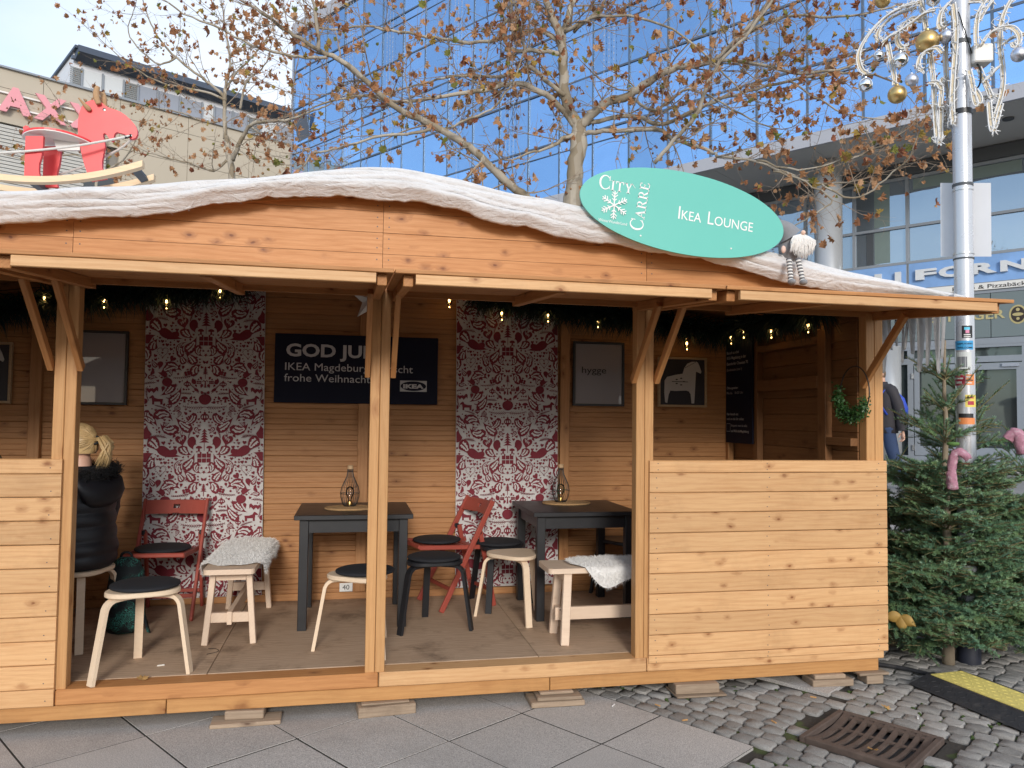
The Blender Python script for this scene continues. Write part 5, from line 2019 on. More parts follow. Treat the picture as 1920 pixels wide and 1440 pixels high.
MB().add(vs, fs).build('fur_trim', FURB, wt, kind='stuff', fix=False)

# person behind the left parapet
pt = thing('person', 'person with brown hair and dark glasses sitting low behind the left parapet', 'person', (-2.17, 5.25, ZF), wld=True)
w2 = seated(pt, (-2.19, 5.25, ZF + 0.37), (0.75, -0.6, 0), 0.90, flat('grey_jacket', (0.08, 0.09, 0.11), .8), TROUSER, TROUSER, WHITE)
head_parts(pt, w2(0, 0.03, 0.705), (0.85, -0.5, 0), 0.9, HAIRD, True)
stool('birch stool under the seated person behind the left parapet', (-2.19, 5.25), 0.4, BIRCH, GS)

# walking man beyond the firs
mt = thing('person', 'man in dark jacket and jeans with blue backpack walking left beyond the fir trees', 'person', (7.72, 9.9, 0.555), wld=True)
MX, MY, MZ = 7.60, 9.9, 0.565
mw = lambda x, y, z: Vector((MX + x, MY + y, MZ + z))
J = {'pelvis': (mw(0.0, 0, 0.98), 0.13), 'chest': (mw(-0.03, 0, 1.3), 0.14), 'neck': (mw(-0.05, 0, 1.55), 0.055), 'head': (mw(-0.08, 0, 1.68), 0.07)}
E_ = [('pelvis', 'chest'), ('chest', 'neck'), ('neck', 'head')]
legs = {'a': (-1, [(-0.02, -.09, .93), (0.05, -.1, .5), (0.27, -.1, .14), (0.18, -.1, .03)]), 'b': (1, [(-0.02, .09, .93), (-0.16, .1, .52), (-0.24, .1, .09), (-0.38, .1, .04)])}
for k, (sd, P_) in legs.items():
    for i, (nm, r_) in enumerate((('hip', .09), ('knee', .065), ('ank', .04), ('toe', .03))):
        J[nm + k] = (mw(*P_[i]), r_)
    E_ += [('pelvis', 'hip' + k), ('hip' + k, 'knee' + k), ('knee' + k, 'ank' + k), ('ank' + k, 'toe' + k)]
arms = {'a': [(-0.03, -.2, 1.45), (0.06, -.25, 1.15), (0.08, -.26, .88)], 'b': [(-0.03, .2, 1.45), (-0.05, .25, 1.16), (-.2, .24, .95)]}
for k, P_ in arms.items():
    for i, (nm, r_) in enumerate((('sh', .065), ('el', .045), ('wr', .03))):
        J[nm + k] = (mw(*P_[i]), r_)
    E_ += [('chest', 'sh' + k), ('sh' + k, 'el' + k), ('el' + k, 'wr' + k)]
skin_body('body', J, E_, SKIN, mt, 'pelvis')
X_, Y_ = Vector((1, 0, 0)), Vector((0, 1, 0))
loft([(mw(0.01, 0, .84), X_ * .155, Y_ * .19), (mw(0, 0, .95), X_ * .16, Y_ * .195), (mw(-.01, 0, 1.1), X_ * .16, Y_ * .195), (mw(-.02, 0, 1.25), X_ * .165, Y_ * .205), (mw(-.03, 0, 1.38), X_ * .16, Y_ * .215), (mw(-.04, 0, 1.47), X_ * .135, Y_ * .2), (mw(-.05, 0, 1.53), X_ * .085, Y_ * .1), (mw(-.055, 0, 1.585), X_ * .08, Y_ * .085)], 24,
     lambda p, i, q, c: p + (p - c) * 0.1 * noise.noise(p * 7)).build('jacket', JACKET, mt, True)
for k, P_ in arms.items():
    sd_ = -1 if P_[0][1] < 0 else 1
    pts = smooth([mw(-.03, sd_ * .12, 1.47)] + [mw(*q) for q in P_], 2)
    n = len(pts)
    MB().tube(pts, [(0.088 - 0.028 * i / n + 0.004 * sin(i * 1.7)) for i in range(n)], 14).build('jacket_sleeve', JACKET, mt, True)
for k, (sd, P_) in legs.items():
    pts = smooth([mw(*P_[0]), mw(*P_[1]), mw(*P_[2])], 2)
    n = len(pts)
    MB().tube(pts, [(0.1 - 0.036 * i / n + 0.004 * sin(i * 1.9)) for i in range(n)], 14).build('jeans_leg', JEANS, mt, True)
    a, b = Vector(mw(*P_[2])), Vector(mw(*P_[3]))
    loft([(a + Vector((.05, 0, -.02)), Y_ * .04, Vector((0, 0, .05))), (a + Vector((0, 0, -.03)), Y_ * .045, Vector((0, 0, .055))), ((a + b) / 2, Y_ * .05, Vector((0, 0, .045))), (b, Y_ * .045, Vector((0, 0, .03))), (b + (b - a) * .3, Y_ * .02, Vector((0, 0, .015)))], 14).build('shoe', INK, mt, True)
hand(mt, mw(0.085, -.262, .865), (0.05, 0, -1), (-1, 0, 0), 1)
hand(mt, mw(-.21, .24, .935), (-.5, 0, -1), (0, -1, 0), 1)
head_parts(mt, mw(-.10, 0, 1.70), (-1, -0.1, 0), 1.0, HAIRD)
BLUEB = flat('blue_nylon', (0.02, 0.06, 0.42), 0.5, var=0.3, bmp=0.3, scale=8)
loft([(mw(.16, 0, 1.02), X_ * .06, Y_ * .13), (mw(.22, 0, 1.06), X_ * .11, Y_ * .15), (mw(.22, 0, 1.2), X_ * .115, Y_ * .155), (mw(.18, 0, 1.35), X_ * .095, Y_ * .14), (mw(.12, 0, 1.44), X_ * .05, Y_ * .1)], 22, lambda p, i, q, c: p + (p - c) * 0.12 * noise.noise(p * 11)).build('backpack', BLUEB, mt, True)
for sd in (-1, 1):
    MB().ribbon(smooth([mw(.1, sd * .11, 1.44), mw(-.03, sd * .13, 1.525), mw(-.17, sd * .135, 1.42), mw(-.19, sd * .14, 1.25), mw(-.1, sd * .17, 1.1)], 2), 0.05, 0.008, (0, 1, 0)).build('backpack_strap', BLUEB, mt, True)

# patterned rucksack on the floor
m, nt, b = new_mat('patterned_cloth')
tc = N(nt, 'ShaderNodeTexCoord')
n1 = N(nt, 'ShaderNodeTexNoise', {'Vector': tc.outputs['Object'], 'Scale': 13.0, 'Detail': 2.0, 'Distortion': 2.0})
wv = M2(nt, 'ABSOLUTE', M2(nt, 'SINE', M2(nt, 'MULTIPLY', n1.outputs[0], 38.0)))
n2 = N(nt, 'ShaderNodeTexNoise', {'Vector': tc.outputs['Object'], 'Scale': 9.0, 'Detail': 1.0})
c = MIX(nt, M2(nt, 'MULTIPLY', SM(nt, wv, 0.80, 0.95), SM(nt, n2.outputs[0], 0.42, 0.58)), (0.008, 0.014, 0.017), (0.05, 0.3, 0.24))
setb(nt, b, Base_Color=c, Roughness=0.8)
PATT = m
bt_ = thing('rucksack', 'dark teal patterned rucksack on the hut floor beside the seated woman', 'rucksack', (-1.36, 5.2, ZF), wld=True)
loft([(Vector((-1.365, 5.2, ZF + z)), Vector((a, -0.02, 0)), Vector((0.02, b_, 0))) for z, a, b_ in ((0.0, .085, .07), (.02, .105, .09), (.12, .112, .1), (.24, .108, .095), (.36, .095, .08), (.43, .07, .055), (.455, .03, .025))], 26, lambda p, i, q, c: p + (p - c) * 0.14 * noise.noise(p * 9)).build('bag_body', PATT, bt_, True)
loft([(Vector((-1.35, 5.105, ZF + z)), Vector((a, -0.02, 0)), Vector((0.01, b_, 0))) for z, a, b_ in ((0.02, .06, .02), (.05, .08, .035), (.14, .082, .035), (.2, .06, .02))], 20, lambda p, i, q, c: p + (p - c) * 0.1 * noise.noise(p * 12)).build('front_pocket', PATT, bt_, True)
MB().tube(smooth([(-1.40, 5.2, ZF + .44), (-1.39, 5.19, ZF + .485), (-1.34, 5.19, ZF + .485), (-1.33, 5.2, ZF + .44)], 2), 0.008, 8).build('carry_handle', INK, bt_, True)
MB().ribbon(smooth([(-1.29, 5.2, ZF + .4), (-1.24, 5.18, ZF + .3), (-1.255, 5.16, ZF + .15), (-1.22, 5.13, ZF + .05), (-1.2, 5.10, ZF + .012)], 2), 0.035, 0.006, (0, 1, .2)).build('shoulder_strap', PATT, bt_, True)

# small things on the hut floor
DRYM = flat('dry_leaf', (0.42, 0.24, 0.08), 0.8, var=0.4, scale=30)
LEAF2 = [(0, -.42), (.2, -.40), (.46, -.42), (.44, -.2), (.64, -.02), (.42, .14), (.40, .40), (.2, .36), (.02, .66), (-.2, .34), (-.44, .38), (-.42, .12), (-.62, -.04), (-.42, -.2), (-.48, -.40), (-.2, -.40)]


def leaf_mb(mb, p, s, M, curl=0.35):
    vs = [Vector((0, 0, 0))] + [Vector((a, b, curl * (a * a + 0.5 * b * b) - 0.15 * curl)) for a, b in LEAF2]
    n = len(LEAF2)
    T = Matrix.Translation(p) @ M.to_4x4() @ Matrix.Scale(s, 4)
    return mb.add(vs, [(0, 1 + i, 1 + (i + 1) % n) for i in range(n)], T)


o = leaf_mb(MB(), (-1.02, 4.235, ZF + .012), 0.05, Euler((0.2, 0.1, 0.6)).to_matrix(), 0.7).build('fallen_leaf', DRYM)
tag(o, 'dry yellow brown leaf on the hut floor in front of the birch stool', 'leaf')
o = MB().tube([(-1.0, 4.45, ZF + .004), (-0.965, 4.46, ZF + .004)], 0.004, 8).build('cigarette_butt', CREAM)
tag(o, 'cigarette butt on the hut floor under the front birch stool', 'cigarette butt')
o = MB().tube(smooth([(-0.79, 4.73, ZF + .003), (-0.74, 4.72, ZF + .003), (-0.72, 4.66, ZF + .003), (-0.78, 4.62, ZF + .003)], 2), 0.0016, 5).build('wire_scrap', CABLE)
tag(o, 'short bent dark wire lying on the hut floor before the bench', 'wire')

# ------------------------------------------------------------------ oval shop sign on the gable
def serif(ch):
    """serif capital, cap height 1: (polygons, advance)"""
    bar = lambda x0, y0, x1, y1: [(x0, y0), (x1, y0), (x1, y1), (x0, y1)]
    if ch == 'I':
        return [bar(.10, 0, .26, 1), bar(0, 0, .36, .06), bar(0, .94, .36, 1)], .46
    if ch == 'T':
        return [bar(.33, 0, .49, 1), bar(.22, 0, .60, .06), bar(0, .92, .82, 1), [(0, .72), (.05, .72), (.1, .93), (0, .93)], [(.82, .72), (.77, .72), (.72, .93), (.82, .93)]], .88
    if ch == 'Y':
        return [bar(.36, 0, .52, .46), bar(.25, 0, .63, .06), [(.08, 1), (.26, 1), (.5, .44), (.36, .44)], [(.66, 1), (.76, 1), (.52, .44), (.42, .44)], bar(0, .94, .34, 1), bar(.57, .94, .86, 1)], .88
    if ch == 'A':
        return [[(.08, 0), (.15, 0), (.45, .86), (.42, 1)], [(.42, 1), (.5, 1), (.86, 0), (.68, 0), (.40, .8)], bar(.22, .32, .68, .38), bar(0, 0, .28, .06), bar(.58, 0, .96, .06)], 1.0
    if ch == 'E':
        return [bar(.1, 0, .26, 1), bar(0, 0, .7, .07), bar(0, .93, .66, 1), bar(.2, .48, .5, .54), bar(.47, .38, .52, .64), [(.7, 0), (.74, .26), (.68, .26), (.58, .05)], [(.66, 1), (.66, .78), (.6, .78), (.54, .95)]], .8
    if ch == 'R':
        P_ = [bar(.1, 0, .26, 1), bar(0, 0, .36, .06), bar(0, .94, .3, 1), bar(.2, .94, .42, 1), bar(.2, .46, .42, .52), [(.34, .5), (.5, .48), (.88, 0), (.68, 0)], bar(.68, 0, .94, .05)]
        o = [(.42 + .27 * cos(a), .73 + .27 * sin(a)) for a in [-pi / 2 + pi * i / 12 for i in range(13)]]
        n = [(.40 + .13 * cos(a), .73 + .21 * sin(a)) for a in [-pi / 2 + pi * i / 12 for i in range(13)]]
        return P_ + [[o[i], o[i + 1], n[i + 1], n[i]] for i in range(12)], .95
    if ch == 'C':
        K = 26
        A_ = [radians(42 + 276 * i / K) for i in range(K + 1)]
        o = [(.5 + .5 * cos(a), .5 + .52 * sin(a)) for a in A_]
        n = [(.53 + .37 * cos(a), .5 + .45 * sin(a)) for a in A_]
        return [[o[i], o[i + 1], n[i + 1], n[i]] for i in range(K)] + [bar(.84, .66, .9, .98), bar(.85, .06, .9, .3)], 1.0
    return [], .4


def serif_word(mb, parts, M):
    x = 0
    for txt, h, sx in parts:
        for ch in txt:
            pol, adv = serif(ch)
            for q in pol:
                mb.add([M @ Vector((x + a * h * sx, b * h, 0)) for a, b in q], [tuple(range(len(q)))])
            x += adv * h * sx + .012 * h
    return x


SC = Vector((1.789, 3.972, 2.722))
TL = radians(6.0)
SX, SZ = Vector((cos(TL), 0, -sin(TL))), Vector((sin(TL), 0, cos(TL)))
sp = lambda a, b, d=0.0: SC + SX * a + SZ * b + Vector((0, -d, 0))
t = thing('oval_sign', 'turquoise oval sign with white lettering Ikea Lounge leaning on the hut gable', 'sign', (1.789, 3.99, 2.50), wld=True)
t1 = radians(1.1)
el = [(0.613 * cos(a) * cos(t1) + 0.231 * sin(a) * sin(t1), -0.613 * cos(a) * sin(t1) + 0.231 * sin(a) * cos(t1)) for a in [2 * pi * i / 96 for i in range(96)]]
MB().prism(el, lambda a, b, d: sp(a, b, d), -0.012, 0.0).build('board', TEAL, t)
mb = MB()
D_ = 0.0012
Mw = lambda a, b: frame_mat(sp(a, b, D_), SX, SZ)
fit_text(mb, 'I', Mw(-0.036, -0.038), 0.009, 0.072)
fit_text(mb, 'KEA', Mw(-0.016, -0.038), 0.118, 0.052)
fit_text(mb, 'L', Mw(0.142, -0.038), 0.036, 0.072)
fit_text(mb, 'OUNGE', Mw(0.183, -0.038), 0.237, 0.052)
mb.build('lounge_lettering', WHITEINK, t, fix=False)
mb = MB()
serif_word(mb, (('C', .078, .88), ('ITY', .056, 1.0)), Mw(-0.512, 0.052))
x = serif_word(mb, (('C', .078, .85), ('ARRE', .056, 1.0)), frame_mat(sp(-0.236, -0.145, D_), SZ + SX * 0.06, -SX + SZ * 0.06))
ac = sp(-0.236, 0.105, D_)
mb.add([sp(-0.306, 0.09, D_), sp(-0.300, 0.086, D_), sp(-0.322, 0.11, D_), sp(-0.328, 0.112, D_)], [(0, 1, 2, 3)])
fit_text(mb, 'WinterWunderLand', Mw(-0.494, -0.128), 0.165, 0.016)
mb.build('city_lettering', WHITEINK, t, fix=False)
mb = MB()
import itertools
CNT = itertools.count()
for k in range(6):
    a = pi / 2 + k * pi / 3 + radians(2)
    c_, s_ = cos(a), sin(a)

    def bar(r0, o0, r1, o1, w):
        p = Vector((c_ * r0 - s_ * o0, s_ * r0 + c_ * o0))
        q = Vector((c_ * r1 - s_ * o1, s_ * r1 + c_ * o1))
        d = (q - p).normalized() * w
        n_ = Vector((-d.y, d.x))
        mb.add([sp(-0.414 + v_.x, -0.028 + v_.y, D_ + 0.00005 * next(CNT)) for v_ in (p + n_, q + n_, q - n_, p - n_)], [(0, 1, 2, 3)])
    bar(0.0, 0, 0.08, 0, .0032)
    for r0, l in ((.026, .016), (.044, .022), (.06, .018)):
        bar(r0, 0, r0 + l * .75, l * .8, .0026)
        bar(r0, 0, r0 + l * .75, -l * .8, .0026)
mb.build('snowflake', WHITEINK, t, fix=False)
for a, b in ((-0.243, -0.170), (0.299, -0.154)):
    MB().lathe([(0.0055, 0), (0.0045, .003), (0, .0035)], 12, M=frame_mat(sp(a, b, 0.0), SX, SZ)).build('screw_head', WHITE, t)

# ------------------------------------------------------------------ gnome on the eave
GREYF = flat('grey_felt', (0.22, 0.225, 0.24), 0.9, var=0.2, bmp=0.4, scale=25)
BEARD = fleece_mat('gnome_beard', (0.78, 0.77, 0.75), (0.5, 0.5, 0.5), 120.0)
t = thing('gnome', 'grey hatted gnome with white beard and striped dangling legs beside the oval sign', 'gnome', (2.5, 4.02, 2.5), wld=True)
gp = lambda x, y, Y: atY(x, y, Y)
MB().ell((2.485, 4.045, 2.575), 0.07, 0.06, 0.085, 18, 12).build('body', GREYF, t, True)
hat = MB().tube(smooth([(2.475, 4.035, 2.645), (2.45, 4.035, 2.68), (2.41, 4.04, 2.705), (2.36, 4.05, 2.72)], 2), [0.07 * (1 - i / 13) ** .8 + 0.004 for i in range(13)][:len(smooth([(0, 0, 0), (0, 0, 1), (0, 0, 2), (0, 0, 3)], 2))], 16)
hat.build('hat', GREYF, t, True)
MB().ell((2.512, 3.955, 2.652), 0.014, 0.014, 0.014, 12, 8).build('nose', flat('peach_felt', (0.7, 0.48, 0.38), .8), t, True)
for hx in (2.405, 2.570):
    MB().ell((hx, 3.985, 2.555), 0.014, 0.012, 0.022, 10, 8).build('mitten', flat('peach_felt2', (0.7, 0.5, 0.42), .8), t, True)
mb = MB()
for k in range(420):
    a = rnd(-0.066, 0.066)
    z0 = 2.648 - abs(a) * .25
    l = rnd(0.08, 0.16) * (1 - abs(a) * 6)
    mb.tube([(2.51 + a * .8, 3.97 - .01 * (1 - abs(a) * 12), z0), (2.51 + a * 1.15, 3.948 + rnd(-.008, .008), z0 - l * .5), (2.51 + a * 1.0 + rnd(-.015, .015), 3.962 + rnd(-.01, .01), z0 - l)], [.003, .004, .0008], 4, False)
mb.build('beard', BEARD, t, True)
STRA, STRB = flat('stripe_grey', (0.13, 0.13, 0.14), .9), flat('stripe_white', (0.72, 0.72, 0.70), .9)
for x0, x1, y1 in ((1479, 1483, 526), (1496, 1505, 527)):
    a, b = gp(x0, 485, 3.955), gp(x1, y1, 3.93)
    mb = MB()
    for i in range(14):
        mb.mat(i % 2)
        p, q = a.lerp(b, i / 14), a.lerp(b, (i + 1) / 14)
        mb.tube([p, p.lerp(q, .5), q], [.0135, .0165, .0135], 10)
    mb.build('leg', [STRA, STRB], t, True)
    MB().ell(b + Vector((0, -.008, -.008)), .02, .03, .017, 12, 8).build('boot', GREYF, t, True)

# ------------------------------------------------------------------ red rocking moose on the roof
t = thing('rocking_moose', 'red wooden rocking moose with pale rockers standing on the roof behind the fleece', 'rocking moose', (-1.55, 4.55, 2.75), wld=True)
mp_ = lambda a, b, y: atY(a / 6, 160 + b / 6, 4.55) + Vector((0, y, 0))
HEADP = [(890, 590), (884, 480), (888, 400), (900, 320), (930, 245), (975, 200), (1030, 178), (1085, 175), (1140, 195), (1190, 235), (1240, 265), (1300, 282), (1360, 305), (1420, 345), (1480, 400), (1525, 455), (1550, 510), (1553, 555), (1535, 595), (1500, 612), (1462, 605), (1440, 578), (1405, 556), (1360, 545), (1325, 534), (1300, 548), (1288, 580), (1282, 625), (1268, 640), (1245, 622), (1222, 585), (1200, 553), (1180, 545), (1168, 560), (1170, 600), (1182, 640), (1190, 690), (1170, 780), (1155, 870), (1158, 940), (1175, 1000), (1207, 1052), (1030, 1082), (995, 1010), (960, 910), (930, 800), (908, 680)]


def plate(poly, y, th, m, name, par):
    P_ = [mp_(a, b, 0) for a, b in poly]
    n = len(P_)
    vs = [p + Vector((0, y - th / 2, 0)) for p in P_] + [p + Vector((0, y + th / 2, 0)) for p in P_]
    fs = [tuple(range(n))[::-1], tuple(range(n, 2 * n))] + [(i, (i + 1) % n, n + (i + 1) % n, n + i) for i in range(n)]
    return MB().add(vs, fs).build(name, m, par)


hd = plate(HEADP, 0, 0.026, REDM, 'head', t)
for a, b, r_, m_ in ((1183, 283, .009, INK), (1480, 572, .008, INK)):
    c_ = mp_(a, b, -0.0135)
    MB().poly([c_ + Vector((r_ * cos(q), 0, r_ * sin(q))) for q in [2 * pi * i / 20 for i in range(20)]]).build('hole_rim', m_, hd)
    c_ = mp_(a + 4, b + 5, -0.0142)
    MB().poly([c_ + Vector((r_ * .68 * cos(q), 0, r_ * .68 * sin(q))) for q in [2 * pi * i / 20 for i in range(20)]]).build('hole', WHITE, hd)
for y in (-0.085, 0.075):
    sh = 0 if y < 0 else 70
    plate([(372 + sh, 640), (566 + sh, 640), (560 + sh, 760), (545 + sh, 860), (520 + sh, 940), (515 + sh, 1020), (530 + sh, 1105), (355 + sh, 1105), (362 + sh, 900)], y, 0.024, REDM, 'rear_leg', t)
plate([(600, 600), (905, 600), (905, 735), (650, 735)], 0.0, 0.02, WHITE, 'seat_rib', t)
# seat plate
sc_ = mp_(660, 600, 0)
mb = MB()
n = 40
sw = (mp_(1045, 600, 0) - mp_(272, 600, 0)).length / 2
for m_i, (z0, z1) in enumerate(((0.012, 0.0), (0.0, -0.004))):
    mb.mat(m_i)
    mb.prism([(sw * cos(2 * pi * i / n), 0.125 * sin(2 * pi * i / n) * (1 - .2 * cos(2 * pi * i / n))) for i in range(n)], lambda a, b, d: sc_ + Vector((a, b, d - 0.02 * (a / sw) ** 2 + 0.003)), z0, z1)
mb.build('seat', [REDM, WHITE], t)
plate([(270, 480), (300, 462), (330, 470), (390, 575), (300, 590)], 0.0, 0.03, REDM, 'tail', t)
for y in (-0.12, 0.12):
    up_, lo_ = [], []
    for k in range(-8, 21):
        a = k * 84
        b = 1112 - ((a - 560) / 1100) ** 2 * 170
        up_.append((a, b))
        lo_.append((a, b + 66))
    plate(up_ + lo_[::-1], y, 0.05, ROCKW, 'rocker', t)
plate([(380, 1090), (460, 1090), (460, 1150), (380, 1150)], 0.0, 0.23, DGREY, 'rocker_crossbar', t)
plate([(1520, 985), (1600, 960), (1620, 1010), (1540, 1040)], 0.0, 0.23, DGREY, 'rocker_crossbar', t)
HORN = flat('brown_felt', (0.42, 0.26, 0.14), 0.85, bmp=0.3)
for pts, y in (([(1130, 235), (1105, 170), (1100, 100), (1120, 40)], -0.03), ([(1160, 235), (1150, 160), (1145, 100), (1135, 60)], 0.03)):
    P_ = smooth([mp_(a, b, y) for a, b in pts], 2)
    MB().tube(P_, [0.017 - 0.010 * abs(i / len(P_) - .45) for i in range(len(P_))], 10).build('antler', HORN, t, True)
for k in range(4):
    P_ = [mp_(1165 + k * 30, 235 + k * 12, 0.04), mp_(1185 + k * 28, 180 + k * 10, 0.06)]
    MB().tube(P_, [.006, .003], 6).build('antler_tine', HORN, t, True)
MB().tube(smooth([mp_(1030, 300, -.02), mp_(970, 240, -.045), mp_(925, 190, -.06)], 2), [0.008, .012, .014, .012, .008, .006, .005, .004, .004][:len(smooth([(0, 0, 0), (1, 0, 0), (2, 0, 0)], 2))], 10).build('ear', HORN, t, True)
ROPE = flat('white_rope', (0.62, 0.61, 0.58), 0.85, bmp=0.4, scale=40)
MB().tube(smooth([mp_(1480, 580, -.02), mp_(1430, 620, -.05), mp_(1000, 735, -.09), mp_(600, 800, -.11), mp_(200, 835, -.11), mp_(-300, 840, -.1), mp_(-700, 700, 0.0), mp_(-300, 960, .12), mp_(300, 985, .12), mp_(800, 890, .1), mp_(1300, 690, .06), mp_(1480, 585, .02)], 2), 0.0065, 8).build('rope_rein', ROPE, t, True)
MB().tube([mp_(1480, 580, -.02), mp_(1430, 622, -.045)], 0.0075, 8).build('rope_clip', INK, t, True)

# ------------------------------------------------------------------ lamp post with Christmas ornament
PX_, PY_ = 4.005, 4.42
t = thing('lamp_post', 'slim grey steel lamp post with stickers and Christmas scrolls beside the fir trees', 'lamp post', (PX_, PY_, 0), wld=True)
POLEM = flat('lacquered_steel', (0.55, 0.565, 0.6), 0.28, metal=0.45, var=0.05, scale=4)
MB().lathe([(0.0595, 0.0), (0.059, 2.0), (0.0575, 6.2), (0.0, 6.21)], 36, (PX_, PY_, 0)).build('pole', POLEM, t, 30)
MB().lathe([(0.072, -0.03), (0.072, 0.27), (0.062, 0.285), (0.058, 0.285)], 30, (PX_, PY_, 0)).build('foot_sleeve', flat('navy_rubber', (0.012, 0.015, 0.028), .6), t, 40)
pz = lambda y: at(1810, y, 5.72).z * 0 + EYE + (787 - y) / FPX * ((Vector((PX_, PY_, EYE)) - CAMP).dot(_f))
for y_, h_, m_ in ((62, .03, DGREY), (197, .035, BLK), (337, .018, DGREY), (347, .008, STEEL), (468, .014, STEEL), (478, .010, DGREY), (925, .022, BLK)):
    MB().lathe([(0.059, -h_ / 2), (0.0635, -h_ / 2), (0.0635, h_ / 2), (0.059, h_ / 2)], 30, (PX_, PY_, pz(y_))).build('clamp_band', m_, t, 40)
VD = Vector((PX_, PY_, 0)).normalized()            # away from the viewer
VR = Vector((VD.y, -VD.x, 0))
VM = Matrix((VR, VD, Vector((0, 0, 1)))).transposed()


def pp(x, y, off=0.0):
    """near the post: photo pixel x, y on the upright plane through the post facing the square, off metres behind"""
    d = ray(x, y)
    k = (Vector((PX_, PY_, 0)).dot(VD) + off) / d.dot(VD)
    return CAMP + d * k


def on_post(name, x0, x1, y0, y1, m, parent=t, lift=0.0006, n=8):
    """sticker bent round the pole between photo pixels"""
    cx = 1811.5
    R_ = 0.0592 + lift
    k = 282.0
    a0 = max(-1.5, min(1.5, math.asin(max(-.999, min(.999, (x0 - cx) / k / R_)))))
    a1 = max(-1.5, min(1.5, math.asin(max(-.999, min(.999, (x1 - cx) / k / R_)))))
    z0, z1 = pz(y1), pz(y0)
    vs = []
    for i in range(n + 1):
        a = a0 + (a1 - a0) * i / n
        p = Vector((PX_, PY_, 0)) - VD * (R_ * cos(a)) + VR * (R_ * sin(a))
        vs += [(p.x, p.y, z0), (p.x, p.y, z1)]
    return MB().add(vs, [(2 * i, 2 * i + 2, 2 * i + 3, 2 * i + 1) for i in range(n)]).build(name, m, parent, fix=False)


SK = {n: flat('sticker_' + n, c, .5, var=.12) for n, c in dict(black=(.015, .015, .018), blue=(.05, .32, .62), pale=(.6, .63, .62), grey=(.16, .17, .19), red=(.42, .03, .06), orange=(.75, .25, .08), white=(.72, .72, .7), yellow=(.75, .6, .12), pink=(.7, .25, .4), cyan=(.1, .55, .75)).items()}
for a in ((1807, 1824, 606, 629, 'black'), (1796, 1825, 634, 651, 'blue'), (1797, 1822, 655, 690, 'pale'), (1799, 1815, 664, 684, 'grey'), (1792, 1812, 698, 718, 'red'), (1813, 1826, 697, 717, 'orange'), (1811, 1828, 735, 758, 'yellow'), (1800, 1824, 770, 778, 'black'), (1800, 1826, 778, 790, 'orange'), (1800, 1826, 862, 868, 'red')):
    on_post('sticker', *a[:4], SK[a[4]])
for a in ((1811, 1820, 609, 614, 'cyan'), (1813, 1819, 614, 620, 'pink'), (1810, 1821, 622, 624, 'white'), (1810, 1821, 626, 627.5, 'white'), (1794, 1808, 703, 706, 'white'), (1797, 1806, 710, 714, 'white'), (1813, 1822, 701, 703, 'white'), (1813, 1824, 707, 709, 'black'), (1813, 1822, 712, 714, 'white'), (1813, 1825, 740, 742, 'red'), (1815, 1825, 747, 754, 'red'), (1803, 1820, 687, 688.5, 'black')):
    on_post('sticker_print', *a[:4], SK[a[4]], lift=0.0012)
for txt, y_, h_ in (('REFUGEES', 641, .014), ('WELCOME', 648.5, .014)):
    vs, fs = text_mb(txt, 1.0, bold=.02)
    xa, xb = min(v.x for v in vs), max(v.x for v in vs)
    q = MB()
    out = []
    for v in vs:
        a = -0.78 + (v.x - xa) / (xb - xa) * 1.6
        p = Vector((PX_, PY_, 0)) - VD * (0.0606 * cos(a)) + VR * (0.0606 * sin(a))
        out.append((p.x, p.y, pz(y_) + v.y * h_))
    q.add(out, fs).build('sticker_text', INK, t, fix=False)
# blank back of a traffic plate
pl = MB()
pl.add([pp(1763, 343, .08), pp(1858, 343, .08), pp(1859, 481, .08), pp(1764, 481, .08), pp(1763, 343, .082), pp(1858, 343, .082), pp(1859, 481, .082), pp(1764, 481, .082)], [(0, 1, 2, 3), (4, 7, 6, 5), (0, 4, 5, 1), (1, 5, 6, 2), (2, 6, 7, 3), (3, 7, 4, 0)])
pl.build('sign_plate', flat('plate_back', (0.62, 0.64, 0.68), .45, var=.05), t)
jb = MB().box(pp(1838, 104, .02), (0.125, 0.10, 0.125), VM.to_3x3() @ Matrix.Rotation(radians(25), 3, 'Z'), 0.008)
jb.build('junction_box', WHITE, t)
MB().tube([pp(1797, 22, -.07), pp(1810, 60, -.065), pp(1822, 100, -.03)], 0.004, 6).build('cable', CABLE, t, True)
MB().tube(smooth([pp(1832, 120, .0), pp(1840, 130, -.02), pp(1838, 160, -.02), pp(1828, 168, -.02), pp(1826, 150, -.02)], 2), 0.006, 6).build('cable', CABLE, t, True)
ORN = flat('ornament_cream', (0.62, 0.53, 0.38), 0.6, var=.1)
TUBE = flat('light_tube', (0.66, 0.67, 0.68), 0.35, var=.1)
zz = lambda x, y, off=0.0: pp(1600 + x / 4.8, y / 4.8, off)
SCR = [[(600, 20), (450, 60), (300, 140), (160, 280), (70, 420), (40, 520), (70, 640), (120, 665)], [(570, 70), (430, 110), (310, 180), (230, 270), (210, 340), (230, 380)], [(610, 200), (540, 160), (460, 200), (400, 300), (390, 380), (430, 440), (480, 430), (475, 405)],
       [(740, 90), (650, 110), (560, 180), (440, 270), (320, 330), (270, 380)], [(600, 0), (640, 150), (655, 262)], [(800, 480), (760, 430), (690, 440), (610, 490), (580, 580), (600, 640), (625, 625)], [(310, 400), (340, 560), (372, 690), (370, 765)],
       [(790, 90), (830, 300), (830, 600), (860, 900), (885, 1130)], [(900, 40), (930, 300), (905, 600), (885, 900), (900, 1120)], [(690, 470), (720, 700), (735, 1000), (755, 1290), (785, 1285), (790, 1000), (800, 700)], [(870, 20), (780, 120), (765, 240), (790, 260)],
       [(680, 750), (740, 740), (800, 790), (780, 960)], [(820, 960), (840, 1110), (870, 1100), (860, 980)]]
